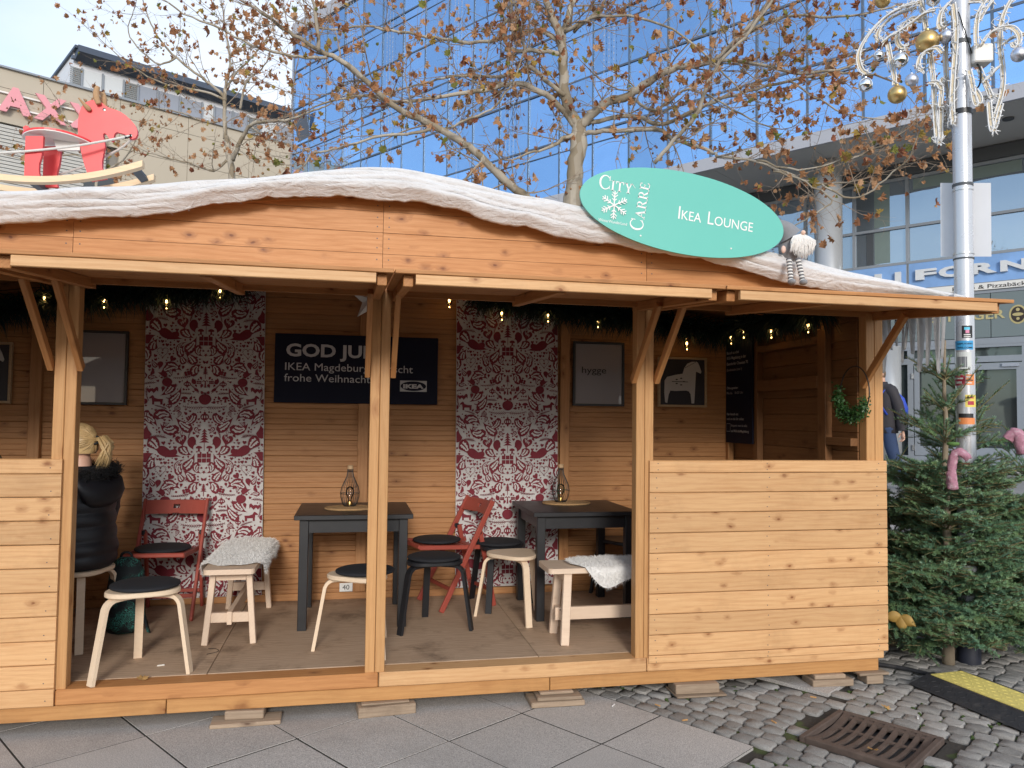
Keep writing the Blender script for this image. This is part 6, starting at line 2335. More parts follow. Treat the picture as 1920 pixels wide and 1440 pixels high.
SCL = [[(1180, 20), (1120, 130), (1100, 300), (1110, 410)], [(1260, 0), (1190, 90), (1130, 200)], [(1420, 0), (1340, 150), (1320, 300), (1320, 450), (1345, 600), (1350, 800), (1290, 1000), (1250, 1130)], [(1160, 400), (1220, 300), (1330, 250), (1440, 250), (1500, 330), (1490, 420), (1440, 425), (1430, 385)],
       [(1130, 620), (1200, 780), (1240, 880)], [(1310, 600), (1230, 680), (1180, 740)], [(1040, 20), (1220, 10)], [(1155, 885), (1310, 865)], [(1220, 920), (1240, 1170), (1270, 1180), (1290, 1100), (1330, 950)], [(1350, 400), (1420, 340), (1536, 310)], [(1040, 640), (1070, 760), (1090, 930), (1130, 960), (1150, 900), (1100, 820)]]
for nm_, lst, lab in (('light_scroll', SCR, 'pale scroll ornament with white light tubes on the left of the lamp post'), ('light_scroll', SCL, 'pale scroll ornament with white light tubes on the right of the lamp post')):
    s_ = thing(nm_, lab, 'light ornament', pp(1720 if lst is SCR else 1870, 100), wld=True, group='Christmas scroll ornaments on the lamp post')
    for k, P_ in enumerate(lst):
        off = -0.02 + 0.03 * ((k * 7) % 5 - 2)
        pts = smooth([zz(a, b, off) for a, b in P_], 2)
        MB().ribbon(pts, 0.022, 0.012, VD).build('scroll_bar', ORN, s_)
        for d in (-.012, .012):
            MB().tube([p - VD * .014 + Vector((0, 0, d * .6)) + VR * d for p in pts], 0.0052, 6).build('light_tube', TUBE, s_, True)
        mb = MB()
        L = sum((a - b).length for a, b in zip(pts, pts[1:]))
        for q in range(int(L / .016)):
            i = R.randrange(len(pts) - 1)
            p = pts[i].lerp(pts[i + 1], R.random())
            d = (VR * rnd(-1, 1) + Vector((0, 0, rnd(-1, 1))) - VD * rnd(0, .6)).normalized()
            mb.tube([p, p + d * .02, p + d * rnd(.03, .05)], [.006, .005, .002], 5)
            if q % 4 == 0:
                e = pts[min(len(pts) - 1, i + 3)] + Vector((rnd(-.03, .03), rnd(-.03, .03), rnd(-.04, .02)))
                mb.tube(smooth([p, p.lerp(e, .5) + d * rnd(.02, .06), e], 1), .0028, 5)
        mb.build('light_tips', TUBE, s_, True, 'stuff')
GOLD = flat('gold_lacquer', (0.62, 0.43, 0.18), 0.34, metal=0.9, var=.04)
SILV = flat('satin_silver', (0.62, 0.65, 0.75), 0.38, metal=0.9, var=.04)
CHRO = flat('chrome', (0.85, 0.86, 0.88), 0.03, metal=1.0, var=.01)
BB = [(668, 375, 103, GOLD, 'large matt gold bauble at the left of the lamp post'), (835, 325, 62, SILV, 'satin silver bauble touching the large gold bauble'), (230, 500, 50, CHRO, 'smallest mirror silver bauble on the left scroll'), (425, 540, 70, CHRO, 'mirror silver bauble in the middle of the left scroll'),
      (110, 762, 66, CHRO, 'mirror silver bauble hanging at the outer end of the left scroll'), (395, 850, 85, GOLD, 'lower matt gold bauble hanging below the left scroll'), (525, 720, 58, SILV, 'satin silver bauble right above the lower gold bauble'), (1490, 490, 65, SILV, 'satin silver bauble on the right scroll at the picture edge'),
      (265, 2, 72, GOLD, 'gold bauble cut by the top edge above the left scroll'), (720, -5, 62, CHRO, 'mirror silver bauble cut by the top edge beside the post')]
for k, (a, b, r_, m_, lab) in enumerate(BB):
    c_ = zz(a, b, -0.06 + .02 * (k % 3))
    r_ = r_ / 4.8 / 282
    s_ = thing('bauble', lab, 'bauble', c_, 0, 'Christmas baubles on the lamp post')
    MB().ell((0, 0, 0), r_, r_, r_, 32, 20).build('ball', m_, s_, True)
    MB().lathe([(r_ * .2, r_ * .97), (r_ * .2, r_ * 1.16), (0, r_ * 1.17)], 12).build('cap', m_, s_, 40)
    MB().tube([(0, 0, r_ * 1.1), (0, 0.01, r_ * 1.9)], 0.0018, 5).build('hook', WIRE, s_)

# ------------------------------------------------------------------ cut fir trees
def fir_mat(name, a, b_):
    m, nt, b = new_mat(name)
    geo = N(nt, 'ShaderNodeNewGeometry')
    n1 = N(nt, 'ShaderNodeTexNoise', {'Vector': geo.outputs['Position'], 'Scale': 9.0, 'Detail': 3.0})
    c = MIX(nt, SM(nt, n1.outputs[0], .35, .65), a, b_)
    rp = M2(nt, 'ADD', .7, M2(nt, 'MULTIPLY', geo.outputs['Random Per Island'], .7))
    c = N(nt, 'ShaderNodeVectorMath', {0: c, 3: rp}, operation='SCALE').outputs[0]
    setb(nt, b, Base_Color=c, Roughness=0.42, Specular_IOR_Level=.5)
    return m


FIRN = fir_mat('fir_needles', (0.095, 0.19, 0.115), (0.155, 0.25, 0.11))
FIRB = flat('fir_bark', (0.25, 0.2, 0.14), 0.9, var=.3, scale=20, bmp=.6)
FIRT = flat('fir_twig', (0.20, 0.17, 0.08), 0.9, var=.3)


def fir(label, base, height, lean, seed, radius, zmin):
    rr = random.Random(seed)
    t = thing('fir_tree', label, 'fir tree', base, wld=True, group='cut fir trees round the lamp post')
    B = Vector(base)
    top = B + Vector((lean[0], lean[1], height))
    pts = [B.lerp(top, i / 12) + Vector((rr.uniform(-.006, .006), rr.uniform(-.006, .006), 0)) for i in range(13)]
    MB().tube(pts, [0.032 * (1 - i / 12) + 0.007 for i in range(13)], 10).build('trunk', FIRB, t, True)
    nv, nf = [], []
    br = MB()

    def twig(p, d, up, L, dens):
        k = max(6, int(L * dens * 1.45))
        q = [p + d * (L * i / 4) + Vector((0, 0, -.25 * L * (i / 4) ** 2 * .3)) for i in range(5)]
        br.tube(q, [0.0032, .003, .0026, .0022, .0014], 4, False)
        side = d.cross(up).normalized()
        for i in range(k):
            f = (i + rr.random()) / k
            s = min(3.999, f * 4)
            c = q[int(s)].lerp(q[int(s) + 1], s - int(s))
            a = rr.uniform(-1.25, 1.25) if rr.random() < .86 else rr.uniform(-pi, pi)
            n = (up * cos(a) + side * sin(a)).normalized()
            e = (n * rr.uniform(.75, 1.0) + d * rr.uniform(.35, .8)).normalized() * rr.uniform(.021, .031) * (1 - .25 * f)
            w_ = e.cross(n + d * .3).normalized() * .0015
            o = len(nv)
            nv.extend([c - w_, c + w_, c + e * .7 + w_, c + e, c + e * .7 - w_])
            nf.append((o, o + 1, o + 2, o + 3, o + 4))

    hs, h = [], zmin
    while h < height - .06:
        hs.append(h)
        h += .12 if (height - h) / (height - zmin) > .5 else .21
    for wl, h in enumerate(hs):
        f = (height - h) / (height - zmin)
        c = B.lerp(top, h / height)
        nb = 4 if f < .3 else (5 if f < .5 else 7)
        for k in range(nb):
            a = 2 * pi * (k + rr.uniform(-.25, .25)) / nb + wl * 1.3
            L = radius * (0.22 + .78 * f ** .85) * rr.uniform(.62, 1.2)
            el = radians(50 - 34 * f ** .8 + rr.uniform(-18, 18))
            d = Vector((cos(a) * cos(el), sin(a) * cos(el), sin(el)))
            n = 8
            path = [c + d * (L * i / n) + Vector((0, 0, -.26 * L * f * (i / n) ** 2 + .05 * L * (i / n) ** 3)) for i in range(n + 1)]
            br.tube(path, [0.0075 * (1 - .75 * i / n) * (.6 + .5 * f) for i in range(n + 1)], 5, False)
            sd = d.cross(Vector((0, 0, 1))).normalized()
            up = sd.cross(d).normalized()
            twig(path[n - 2], (path[n] - path[n - 2]).normalized(), up, L * .28 + .04, 300)
            # needles right along the branch
            for i in range(2, n - 1):
                twig(path[i], (path[i + 1] - path[i]).normalized(), up, L / n * 1.15, 250)
            m_ = max(2, int(L / (.062 if f > .5 else .11)))
            if f < .3:
                m_ = 1
            for i in range(m_):
                g = .22 + .74 * i / m_
                s = g * n
                p = path[int(s)].lerp(path[min(n, int(s) + 1)], s - int(s))
                for sg in (1, -1):
                    tl = L * .46 * (1.05 - g) + .065
                    dd = (d * .72 + sd * sg * .75 + Vector((0, 0, rr.uniform(-.3, .38)))).normalized()
                    twig(p, dd, up, tl * rr.uniform(.8, 1.1), 300)
                    if tl > .13:
                        for hh in (.35, .6):
                            for s2 in (1, -1):
                                d3 = (dd * .75 + dd.cross(up).normalized() * s2 * .7).normalized()
                                twig(p + dd * tl * hh, d3, up, tl * .42, 300)
    twig(top - Vector((0, 0, .12)), Vector((0, 0, 1)), Vector((1, 0, 0)), .12, 120)
    br.build('branches', FIRT, t, False, 'stuff', fix=False)
    MB().add(nv, nf).build('needles', FIRN, t, False, 'stuff', fix=False)
    return len(nf)


NN = fir('fir tree with bare leader standing left of the lamp post beside the hut', (3.83, 4.40, 0.0), 2.12, (0.04, 0.05), 4, 0.64, 0.14)
NN += fir('fir tree with pale straight trunk standing right of the lamp post', (4.19, 4.62, 0.0), 2.02, (-0.02, 0.02), 9, 0.68, 0.18)
NN += fir('smaller fir tree cut by the right picture edge', (4.62, 4.55, 0.0), 1.62, (0.05, 0.0), 15, 0.62, 0.24)
NN += fir('low fir tree in front filling the corner beside the hut', (3.74, 4.82, 0.0), 1.28, (-.03, .02), 21, 0.62, 0.12)
NN += fir('short bushy fir standing close behind the lamp post foot', (4.07, 4.72, 0.0), 1.22, (.02, .03), 33, 0.62, 0.22)
# wooden stand cross under the right fir
t = thing('tree_stand', 'brown timber cross stand under the fir right of the lamp post', 'tree stand', (4.19, 4.62, 0), wld=True)
for a in (0.3, 1.87):
    d = Vector((cos(a), sin(a), 0))
    timber('stand_beam', Vector((4.19, 4.62, .06)) - d * .24 + Vector((0, 0, .03 * (a > 1))), Vector((4.19, 4.62, .06)) + d * .24 + Vector((0, 0, .03 * (a > 1))), .05, .055, SCRAP, t)
# knitted socks and a golden flower in the firs
SOCK = flat('pink_knit', (0.52, 0.25, 0.33), 0.95, var=.45, scale=70, bmp=1.0, dirt=((.72, .66, .68), .85))


def sock(label, P_, rs, off):
    t = thing('knitted_sock', label, 'sock', pp(*P_[0], off), wld=True, group='pink knitted socks hung in the firs')
    pts = smooth([pp(x, y, off) for x, y in P_], 2)
    n = len(pts)
    r_ = [rs[0] + (rs[1] - rs[0]) * i / (n - 1) for i in range(n)]
    r_[-1] *= .45
    r_[-2] *= .8
    r_ = [a * (1 + .10 * (i % 2)) for i, a in enumerate(r_)]
    q = MB().tube(pts, r_, 16)
    for v in q.v:
        v += Vector((noise.noise(v * 34), noise.noise(v * 31 + Vector((5, 0, 0))), noise.noise(v * 33 + Vector((0, 9, 0))))) * 0.011
    q.build('sock_knit', SOCK, t, True)
    return t


st = sock('pink knitted sock folded over a fir branch with its foot hanging down', [(1817, 862), (1806, 850), (1794, 846), (1787, 858), (1785, 880), (1785, 900), (1786, 918)], (0.020, 0.031), -0.50)
MB().lathe([(0.0, -.012), (.03, -.01), (.038, 0.0), (.03, .01), (0, .012)], 18, pp(1787, 832, -.5)).build('green_bobble', flat('green_knit', (.1, .2, .05), .9, bmp=.6, scale=40), st, True)
sock('pink knitted sock draped over a branch at the right picture edge', [(1888, 824), (1898, 812), (1908, 810), (1914, 830), (1920, 852)], (0.03, 0.036), -0.30)
GOLDF = flat('gold_fabric', (.34, .21, .05), .6, metal=.1, var=.25, scale=12)
t = thing('gold_flower', 'golden fabric flower hanging low in the fir by the hut corner', 'flower', pp(1690, 1160, -.45), wld=True)
for dx, dy, a in ((-12, 2, 3.35), (0, 8, -1.45), (12, 3, -.55)):
    c_ = pp(1690, 1152, -.45)
    d = VR * cos(a) + Vector((0, 0, sin(a)))
    s_ = VR * -sin(a) + Vector((0, 0, cos(a)))
    mb = MB()
    mb.grid(lambda u, v: c_ + d * (.10 * u) + s_ * ((v - .5) * .07 * sin(pi * (u * .97 + .03) ** .75)) - VD * (.012 * sin(u * 2.5) + .05 - .010 * (v - .5) ** 2 * 4), 10, 6)
    mb.build('petal', GOLDF, t, True)

# ------------------------------------------------------------------ cable ramp, drain, litter
RUB = flat('black_rubber', (0.022, 0.023, 0.027), 0.7, var=.3, bmp=.3, scale=20, dirt=((.12, .11, .1), .5))
YEL = flat('yellow_plastic', (0.70, 0.585, 0.17), 0.55, var=.12, scale=10, bmp=.15, dirt=((.3, .24, .1), .45))
RA = Vector((3.285, 4.089, 0.0))
RD, RE = Vector((0.105, -0.9945, 0)), Vector((0.9945, 0.105, 0))
t = thing('cable_ramp', 'black rubber cable ramp with yellow studded lid lying on the cobbles', 'cable ramp', (3.5, 3.6, 0), wld=True)
rp_ = lambda l, e, z: RA + RD * l + RE * e + Vector((0, 0, z))
MB().prism([(0, .006), (.012, .012), (.125, .046), (.13, .052), (.145, .052), (.145, .046), (.385, .046), (.385, .052), (.4, .052), (.405, .046), (.518, .012), (.53, .006)], lambda e, z, l: rp_(l, e, z), 0.0, 1.25).build('ramp_body', RUB, t)
for l0, l1 in ((0.02, 0.615), (0.62, 1.25)):
    MB().prism([(.147, .047), (.147, .056), (.383, .056), (.383, .047)], lambda e, z, l: rp_(l, e, z), l0, l1).build('lid', YEL, t)
mb = MB()
for i in range(27):
    for j in range(6):
        a = (pi / 4 if (i + j) % 2 else -pi / 4)
        c_ = rp_(.04 + i * .045, .168 + j * .039, .0565)
        d = RD * cos(a) + RE * sin(a)
        mb.beam(c_ - d * .009, c_ + d * .009, .005, .003)
mb.build('lid_studs', YEL, t, kind='stuff')
mb = MB()
for i in range(26):
    for j in range(3):
        e = .03 + j * .034
        z = .012 + (e - .012) / .113 * .034
        a = pi / 3.4 * (1 if (i + j) % 2 else -1)
        c_ = rp_(.04 + i * .046, e, z + .001)
        d = RD * cos(a) + RE * sin(a) + Vector((0, 0, .3 * sin(a)))
        mb.beam(c_ - d * .011, c_ + d * .011, .004, .003)
mb.build('tread_ribs', RUB, t, kind='stuff')
MB().box(rp_(-.018, .20, .026), (.036, .05, .04), Matrix((RD, RE, Vector((0, 0, 1)))).transposed()).build('connector', RUB, t)
o = MB().tube(smooth([(2.95, 4.75, .012), (3.2, 4.52, .012), (3.42, 4.36, .014), (3.5, 4.17, .022), (3.52, 4.06, .03)], 2), 0.013, 10).build('rubber_cable', RUB, None, True)
tag(o, 'black rubber cable running from the hut corner into the cable ramp', 'cable')

RUST = flat('cast_iron', (0.115, 0.082, 0.066), 0.8, metal=.25, var=.4, scale=16, bmp=.6, dirt=((.2, .15, .12), .6))
t = thing('drain_grate', 'rusty cast iron drain grate with curved bars set in the cobbles', 'drain grate', (2.55, 3.44, 0), wld=True)
dp = lambda u, v, z: DR_C + SU * u + SV * v + Vector((0, 0, z))
DM = Matrix((SU, SV, Vector((0, 0, 1)))).transposed()
MB().box(dp(0, 0, -.036), (.54, .52, .008), DM).build('pit_shade', INK, t)  # black plate under the bars stands in for the shade of a deeper pit
for u, v, a, b in ((-.245, 0, .03, .50), (.245, 0, .03, .50), (0, -.238, .46, .028), (0, .238, .46, .028)):
    MB().box(dp(u, v, -.008), (a, b, .034), DM, .004).build('frame_bar', RUST, t)
dish = lambda v: -.028 * (1 - (v / .224) ** 2)
for i in range(9):
    u = -.205 + i * .0512
    pts = [dp(u, -.224 + .448 * k / 12, .002 + dish(-.224 + .448 * k / 12) - .006) for k in range(13)]
    MB().ribbon(pts, .021 if 0 < i < 8 else .034, .02, SU).build('grate_bar', RUST, t)
for v in (-.205, .075, .205):
    MB().box(dp(0, v, -.006 + dish(v)), (.43, .03 if abs(v) > .1 else .022, .02), DM).build('cross_bar', RUST, t)
BUTT = flat('filter_tan', (.5, .27, .1), .85, var=.3)
bz = [((2.17, 3.70, .006), 'butt'), ((1.66, 4.02, .006), 'butt'), ((2.58, 3.98, .008), 'butt'), ((2.96, 3.62, .006), 'white'), ((1.72, 3.80, .006), 'butt'), ((2.45, 3.30, .0), 'leaf'), ((2.86, 3.74, .01), 'leaf'), ((1.42, 4.06, .006), 'white'), ((4.35, 4.12, .02), 'leaf')]
lb = ['tan cigarette end beside the left corner of the drain grate', 'tan cigarette end near the slab edge below the hut', 'tan cigarette end on the cobbles before the single slab', 'white cigarette on the cobbles between drain and cable ramp', 'tan cigarette end close to the slab corner', 'dry leaf caught in the drain grate bars', 'dry leaf on the cobbles above the drain grate', 'white paper scrap on the slabs below the hut', 'dry leaves lying behind the cable ramp']
for (p, k), l_ in zip(bz, lb):
    a = rnd(0, 3)
    if k == 'leaf':
        o = leaf_mb(MB(), Vector(p) + Vector((0, 0, .012)), .045, Euler((.3, .2, a)).to_matrix(), .8).build('fallen_leaf', DRYM)
        tag(o, l_, 'leaf', 'dry leaves on the ground')
    else:
        d = Vector((cos(a), sin(a), 0)) * .016
        o = MB().tube([Vector(p) - d, Vector(p) + d], .004, 8).build('cigarette_butt', BUTT if k == 'butt' else WHITE)
        tag(o, l_, 'cigarette butt', 'cigarette ends on the ground')

# ------------------------------------------------------------------ plane trees
BARKM = None


def bark():
    m, nt, b = new_mat('plane_bark')
    geo = N(nt, 'ShaderNodeNewGeometry')
    P = geo.outputs['Position']
    n1 = N(nt, 'ShaderNodeTexVoronoi', {'Vector': N(nt, 'ShaderNodeMapping', {0: P, 3: (9, 9, 3.2)}).outputs[0], 'Scale': 1.0})
    n2 = N(nt, 'ShaderNodeTexNoise', {'Vector': P, 'Scale': 16.0, 'Detail': 6.0, 'Roughness': .7})
    sc = N(nt, 'ShaderNodeSeparateColor', {0: n1.outputs['Color']})
    c = MIX(nt, sc.outputs[0], (0.47, 0.435, 0.37), (0.335, 0.30, 0.245))
    c = MIX(nt, SM(nt, sc.outputs[1], .62, .7), c, (0.26, 0.22, 0.16))
    c = MIX(nt, M2(nt, 'MULTIPLY', n2.outputs[0], .5), c, (0.22, 0.185, 0.14))
    setb(nt, b, Base_Color=c, Roughness=.9, Specular_IOR_Level=.2)
    bump(nt, b, n2.outputs[0], .5, .01)
    return m


BARK = bark()
TWIG = flat('plane_twig', (0.27, 0.215, 0.165), .9, var=.4, scale=3)


def leaf_mat(name, island):
    m, nt, b = new_mat(name)
    geo = N(nt, 'ShaderNodeNewGeometry')
    oi = N(nt, 'ShaderNodeObjectInfo')
    r_ = geo.outputs['Random Per Island'] if island else oi.outputs['Random']
    cr = N(nt, 'ShaderNodeValToRGB', {0: r_})
    e = cr.color_ramp.elements
    cr.color_ramp.interpolation = 'CONSTANT'
    cols = [(0, (.45, .225, .11)), (.2, (.55, .30, .15)), (.42, (.35, .155, .075)), (.58, (.60, .37, .21)), (.78, (.28, .10, .06)), (.88, (.40, .30, .07)), (.94, (.19, .24, .05))]
    e[0].position, e[0].color = 0, (*cols[0][1], 1)
    e[1].position, e[1].color = cols[1][0], (*cols[1][1], 1)
    for p, c in cols[2:]:
        q = e.new(p)
        q.color = (*c, 1)
    n2 = N(nt, 'ShaderNodeTexNoise', {'Vector': geo.outputs['Position'], 'Scale': 60.0, 'Detail': 3.0})
    c = MIX(nt, M2(nt, 'MULTIPLY', n2.outputs[0], .6), cr.outputs[0], (.17, .075, .035))
    setb(nt, b, Base_Color=c, Roughness=.75, Specular_IOR_Level=.3)
    tr = N(nt, 'ShaderNodeBsdfTranslucent', {0: c})
    mx = N(nt, 'ShaderNodeMixShader', {0: .3, 1: b.outputs[0], 2: tr.outputs[0]})
    o = [q for q in nt.nodes if q.type == 'OUTPUT_MATERIAL'][0]
    nt.links.new(mx.outputs[0], o.inputs[0])
    return m


LFI, LFO = leaf_mat('plane_leaf_mass', True), leaf_mat('plane_leaf', False)
leaf_geo = []
for k in range(10):
    q = leaf_mb(MB(), (0, 0, 0), 1.0, Euler((0, 0, 0)).to_matrix(), (.4, .8, 1.2, 1.7, 2.1)[k % 5])
    fo = rnd(.2, 1.1)
    for v in q.v:
        v.z += .16 * noise.noise(Vector((v.x * 2.2, v.y * 2.2, k * 3.7))) + fo * abs(v.x) * .5
        v.x *= 1 - .22 * fo
    leaf_geo.append(q)
leaf_me = [q.mesh('plane_leaf', LFO, fix=False) for q in leaf_geo]


def plane_tree(label, limbs, D, seed, leaf_s, twig_step, n_ind, wk, leaf_p=.8, sub=1.0, trunkpts=None):
    rr = random.Random(seed)
    t = thing('plane_tree', label, 'tree', (*at(*trunkpts[0][:2], D)[:2], 0.5), wld=True, group='bare plane trees behind the hut')
    tw = MB()
    leaves, balls = [], []

    def add_limb(P_, name, parent):
        pts = [at(x, y, d) for x, y, w_, d in P_]
        rs = [w_ / 2 * d / FPX * wk for x, y, w_, d in P_]
        # subdivide smoothly
        q, qr = [], []
        for i in range(len(pts) - 1):
            p0, p1, p2, p3 = pts[max(i - 1, 0)], pts[i], pts[i + 1], pts[min(i + 2, len(pts) - 1)]
            for k in range(4):
                u = k / 4
                q.append(0.5 * ((2 * p1) + (p2 - p0) * u + (2 * p0 - 5 * p1 + 4 * p2 - p3) * u * u + (3 * p1 - p0 - 3 * p2 + p3) * u ** 3) + Vector((rr.uniform(-1, 1), rr.uniform(-1, 1), rr.uniform(-1, 1))) * .012)
                qr.append((rs[i] + (rs[i + 1] - rs[i]) * u) * rr.uniform(.93, 1.07))
        q.append(pts[-1])
        qr.append(rs[-1])
        MB().tube(q, qr, 10).build(name, BARK, parent, True)
        return q, qr

    def grow(p, d, L, r_, lev):
        n = 5 if lev == 1 else 4
        pts = [p.copy()]
        h = d.normalized()
        for i in range(n):
            h = (h + Vector((rr.uniform(-1, 1), rr.uniform(-1, 1), rr.uniform(-.7, .9))) * (.28 if lev == 1 else .35)).normalized()
            pts.append(pts[-1] + h * L / n)
        tw.tube(pts, [r_ * (1 - .72 * i / n) for i in range(n + 1)], 5 if lev == 1 else 4, False)
        if lev == 1:
            k = int(L / .11 * sub) + 1
            for i in range(k):
                s = (i + rr.random()) / k * n
                s = min(s, n - .01)
                b = pts[int(s)].lerp(pts[int(s) + 1], s - int(s))
                dd = (pts[int(s) + 1] - pts[int(s)]).normalized()
                e = (dd * .6 + Vector((rr.uniform(-1, 1), rr.uniform(-1, 1), rr.uniform(-.8, .8)))).normalized()
                grow(b, e, rr.uniform(.12, .38), r_ * .45, 2)
            grow(pts[-1], h, L * .4, r_ * .35, 2)
        else:
            if rr.random() < leaf_p:
                for k in range(1 if rr.random() < .65 else 2):
                    leaves.append((pts[-1] + Vector((rr.uniform(-.03, .03), rr.uniform(-.03, .03), rr.uniform(-.05, .0))), leaf_s * rr.uniform(.45, 1.55)))
            if rr.random() < .1:
                balls.append(pts[2] + Vector((0, 0, -.07)))
                tw.tube([pts[2], pts[2] + Vector((0, 0, -.07))], .0012, 3, False)

    tq = add_limb([(x, y, w_, D) for x, y, w_ in trunkpts], 'trunk', t)
    for P_ in limbs:
        q, qr = add_limb(P_, 'limb', t)
        L = sum((a - b).length for a, b in zip(q, q[1:]))
        k = int(L / twig_step)
        for i in range(k):
            s = (.12 + .88 * (i + rr.random()) / k) * (len(q) - 1)
            s = min(s, len(q) - 1.01)
            b = q[int(s)]
            d = (q[int(s) + 1] - q[max(0, int(s) - 1)]).normalized()
            e = (d * .55 + Vector((rr.uniform(-1, 1), rr.uniform(-.8, .8), rr.uniform(-.75, .95)))).normalized()
            grow(b, e, rr.uniform(.35, 1.05) * (.6 + .4 * sub), max(.004, min(.011, qr[int(s)] * .4)), 1)
        grow(q[-1], (q[-1] - q[-3]).normalized(), .5, max(.004, qr[-1]), 1)
    tw.build('twigs', TWIG, t, False, 'stuff', fix=False)
    inv = [l for l in leaves if in_view(l[0])]
    inv.sort(key=lambda l: -l[1] / (l[0] - CAMP).length)
    outv = [l for l in leaves if not in_view(l[0])]
    for p, s in inv[:n_ind]:
        E_ = Euler((rr.uniform(.9, 2.4), rr.uniform(-.9, .9), rr.uniform(0, 6.28)))
        inst('leaf', rr.choice(leaf_me), t, p, E_, (s, s, s))
    mb = MB()
    for p, s in inv[n_ind:] + outv:
        q = rr.choice(leaf_geo)
        mb.add(q.v, q.f, Matrix.Translation(p) @ Euler((rr.uniform(.9, 2.4), rr.uniform(-.9, .9), rr.uniform(0, 6.28))).to_matrix().to_4x4() @ Matrix.Scale(s, 4))
    mb.build('foliage', LFI, t, False, 'stuff', fix=False)
    if balls:
        mb = MB()
        for p in balls:
            mb.ell(p, .014, .014, .014, 8, 6)
        mb.build('seed_balls', flat('seed_ball', (.25, .15, .08), .95, bmp=.6, scale=60), t, True, 'stuff', fix=False)
    return len(leaves)


D1 = 9.6


def L_(pts, w0, w1, d0, d1):
    n = len(pts) - 1
    return [(x, y, w0 + (w1 - w0) * i / n, d0 + (d1 - d0) * i / n) for i, (x, y) in enumerate(pts)]


LM = [L_([(1083, 236), (1062, 190), (1056, 130), (1053, 75), (1038, 35), (1020, -10), (1000, -80)], 22, 9, D1, 9.3), L_([(1054, 78), (1062, 40), (1075, 0), (1088, -70)], 13, 8, 9.5, 9.9),
      L_([(1086, 240), (1108, 215), (1140, 192), (1180, 178), (1215, 155), (1262, 128), (1300, 122), (1345, 112), (1385, 70), (1440, 8), (1480, -50)], 19, 8, D1, 8.6),
      L_([(1100, 232), (1150, 221), (1197, 218), (1233, 233), (1290, 214), (1340, 190), (1400, 172), (1480, 152), (1560, 137), (1640, 140)], 9, 4, D1, 8.4),
      L_([(1228, 305), (1262, 262), (1305, 218), (1330, 150), (1350, 115), (1395, 70), (1445, 5), (1480, -50)], 8, 5, 8.0, 7.6),
      L_([(1092, 252), (1130, 246), (1230, 243), (1265, 262), (1330, 282), (1352, 294), (1420, 303), (1490, 330), (1540, 345), (1600, 340)], 9, 3, D1, 7.8),
      L_([(1350, 112), (1420, 120), (1500, 138), (1570, 130), (1640, 105), (1690, 90)], 7, 3, 8.8, 8.0),
      L_([(1340, 112), (1400, 62), (1470, 30), (1560, 32), (1620, 25), (1680, 10)], 7, 3, 8.8, 8.2),
      L_([(1070, 425), (1010, 388), (985, 368), (950, 342), (905, 298), (870, 270), (820, 240), (750, 205), (700, 165), (650, 120), (600, 95), (560, 72), (520, 45), (470, 10)], 19, 5, D1, 8.6),
      L_([(1082, 240), (1045, 195), (1000, 165), (960, 157), (920, 166), (860, 176), (800, 185), (740, 190), (690, 178), (640, 186), (590, 200)], 12, 3, D1, 9.0),
      L_([(1060, 180), (1012, 141), (990, 125), (970, 137), (920, 145), (870, 141), (820, 150), (760, 165)], 9, 3, 9.5, 9.9),
      L_([(1054, 100), (1000, 95), (965, 94), (948, 75), (945, 48), (960, 20), (955, -30)], 9, 4, 9.5, 9.1),
      L_([(1054, 85), (1020, 60), (980, 62), (900, 80), (830, 73), (780, 64), (720, 55), (680, 48), (620, 55), (560, 40)], 8, 3, 9.5, 10.2),
      L_([(990, 125), (984, 95), (975, 55), (968, 15), (955, -40)], 6, 4, 9.4, 9.2),
      L_([(806, 244), (775, 250), (700, 258), (640, 278), (590, 287), (570, 310)], 6, 3, 8.9, 8.6), L_([(845, 240), (872, 226), (920, 204), (955, 165), (975, 120)], 5, 3, 9.0, 8.7),
      L_([(598, 97), (596, 60), (588, 10), (585, -40)], 8, 5, 8.7, 8.5), L_([(612, 108), (560, 108), (500, 94), (450, 74), (400, 48), (345, 25), (290, -10)], 6, 2.5, 8.7, 8.3),
      L_([(1086, 250), (1060, 258), (1040, 272), (1000, 285), (960, 300)], 9, 3, 9.6, 9.3), L_([(1060, 60), (1110, 30), (1135, 0), (1150, -50)], 8, 5, 9.5, 9.0),
      L_([(1076, 60), (1108, 35), (1180, 30), (1260, 55), (1330, 110), (1380, 160)], 6, 3, 9.5, 8.5), L_([(1450, 320), (1510, 342), (1560, 375), (1530, 400), (1490, 425), (1440, 450)], 4, 2, 7.9, 7.5),
      L_([(1420, 300), (1500, 320), (1580, 300), (1640, 280), (1690, 250)], 4, 2, 8.0, 7.4), L_([(1540, 345), (1600, 372), (1650, 345), (1700, 300), (1720, 255)], 4, 2, 7.8, 7.3),
      L_([(1180, 180), (1230, 205), (1280, 170), (1330, 178), (1390, 215), (1450, 240)], 6, 2.5, 9.4, 8.4), L_([(905, 298), (880, 330), (850, 350), (820, 380)], 5, 2, 8.9, 8.6),
      L_([(1480, 152), (1540, 190), (1600, 215), (1680, 225)], 4, 2, 8.5, 8.0)]
NL1 = plane_tree('large plane tree with pale trunk and brown leaves rising behind the hut gable', LM, D1, 5, .066, .19, 300, 1.0, .72, 1.35,
                 [(1058, 700, 40), (1062, 500, 36), (1068, 420, 34), (1074, 370, 33), (1079, 310, 30), (1085, 270, 31), (1086, 234, 26)])
D2 = 15.5
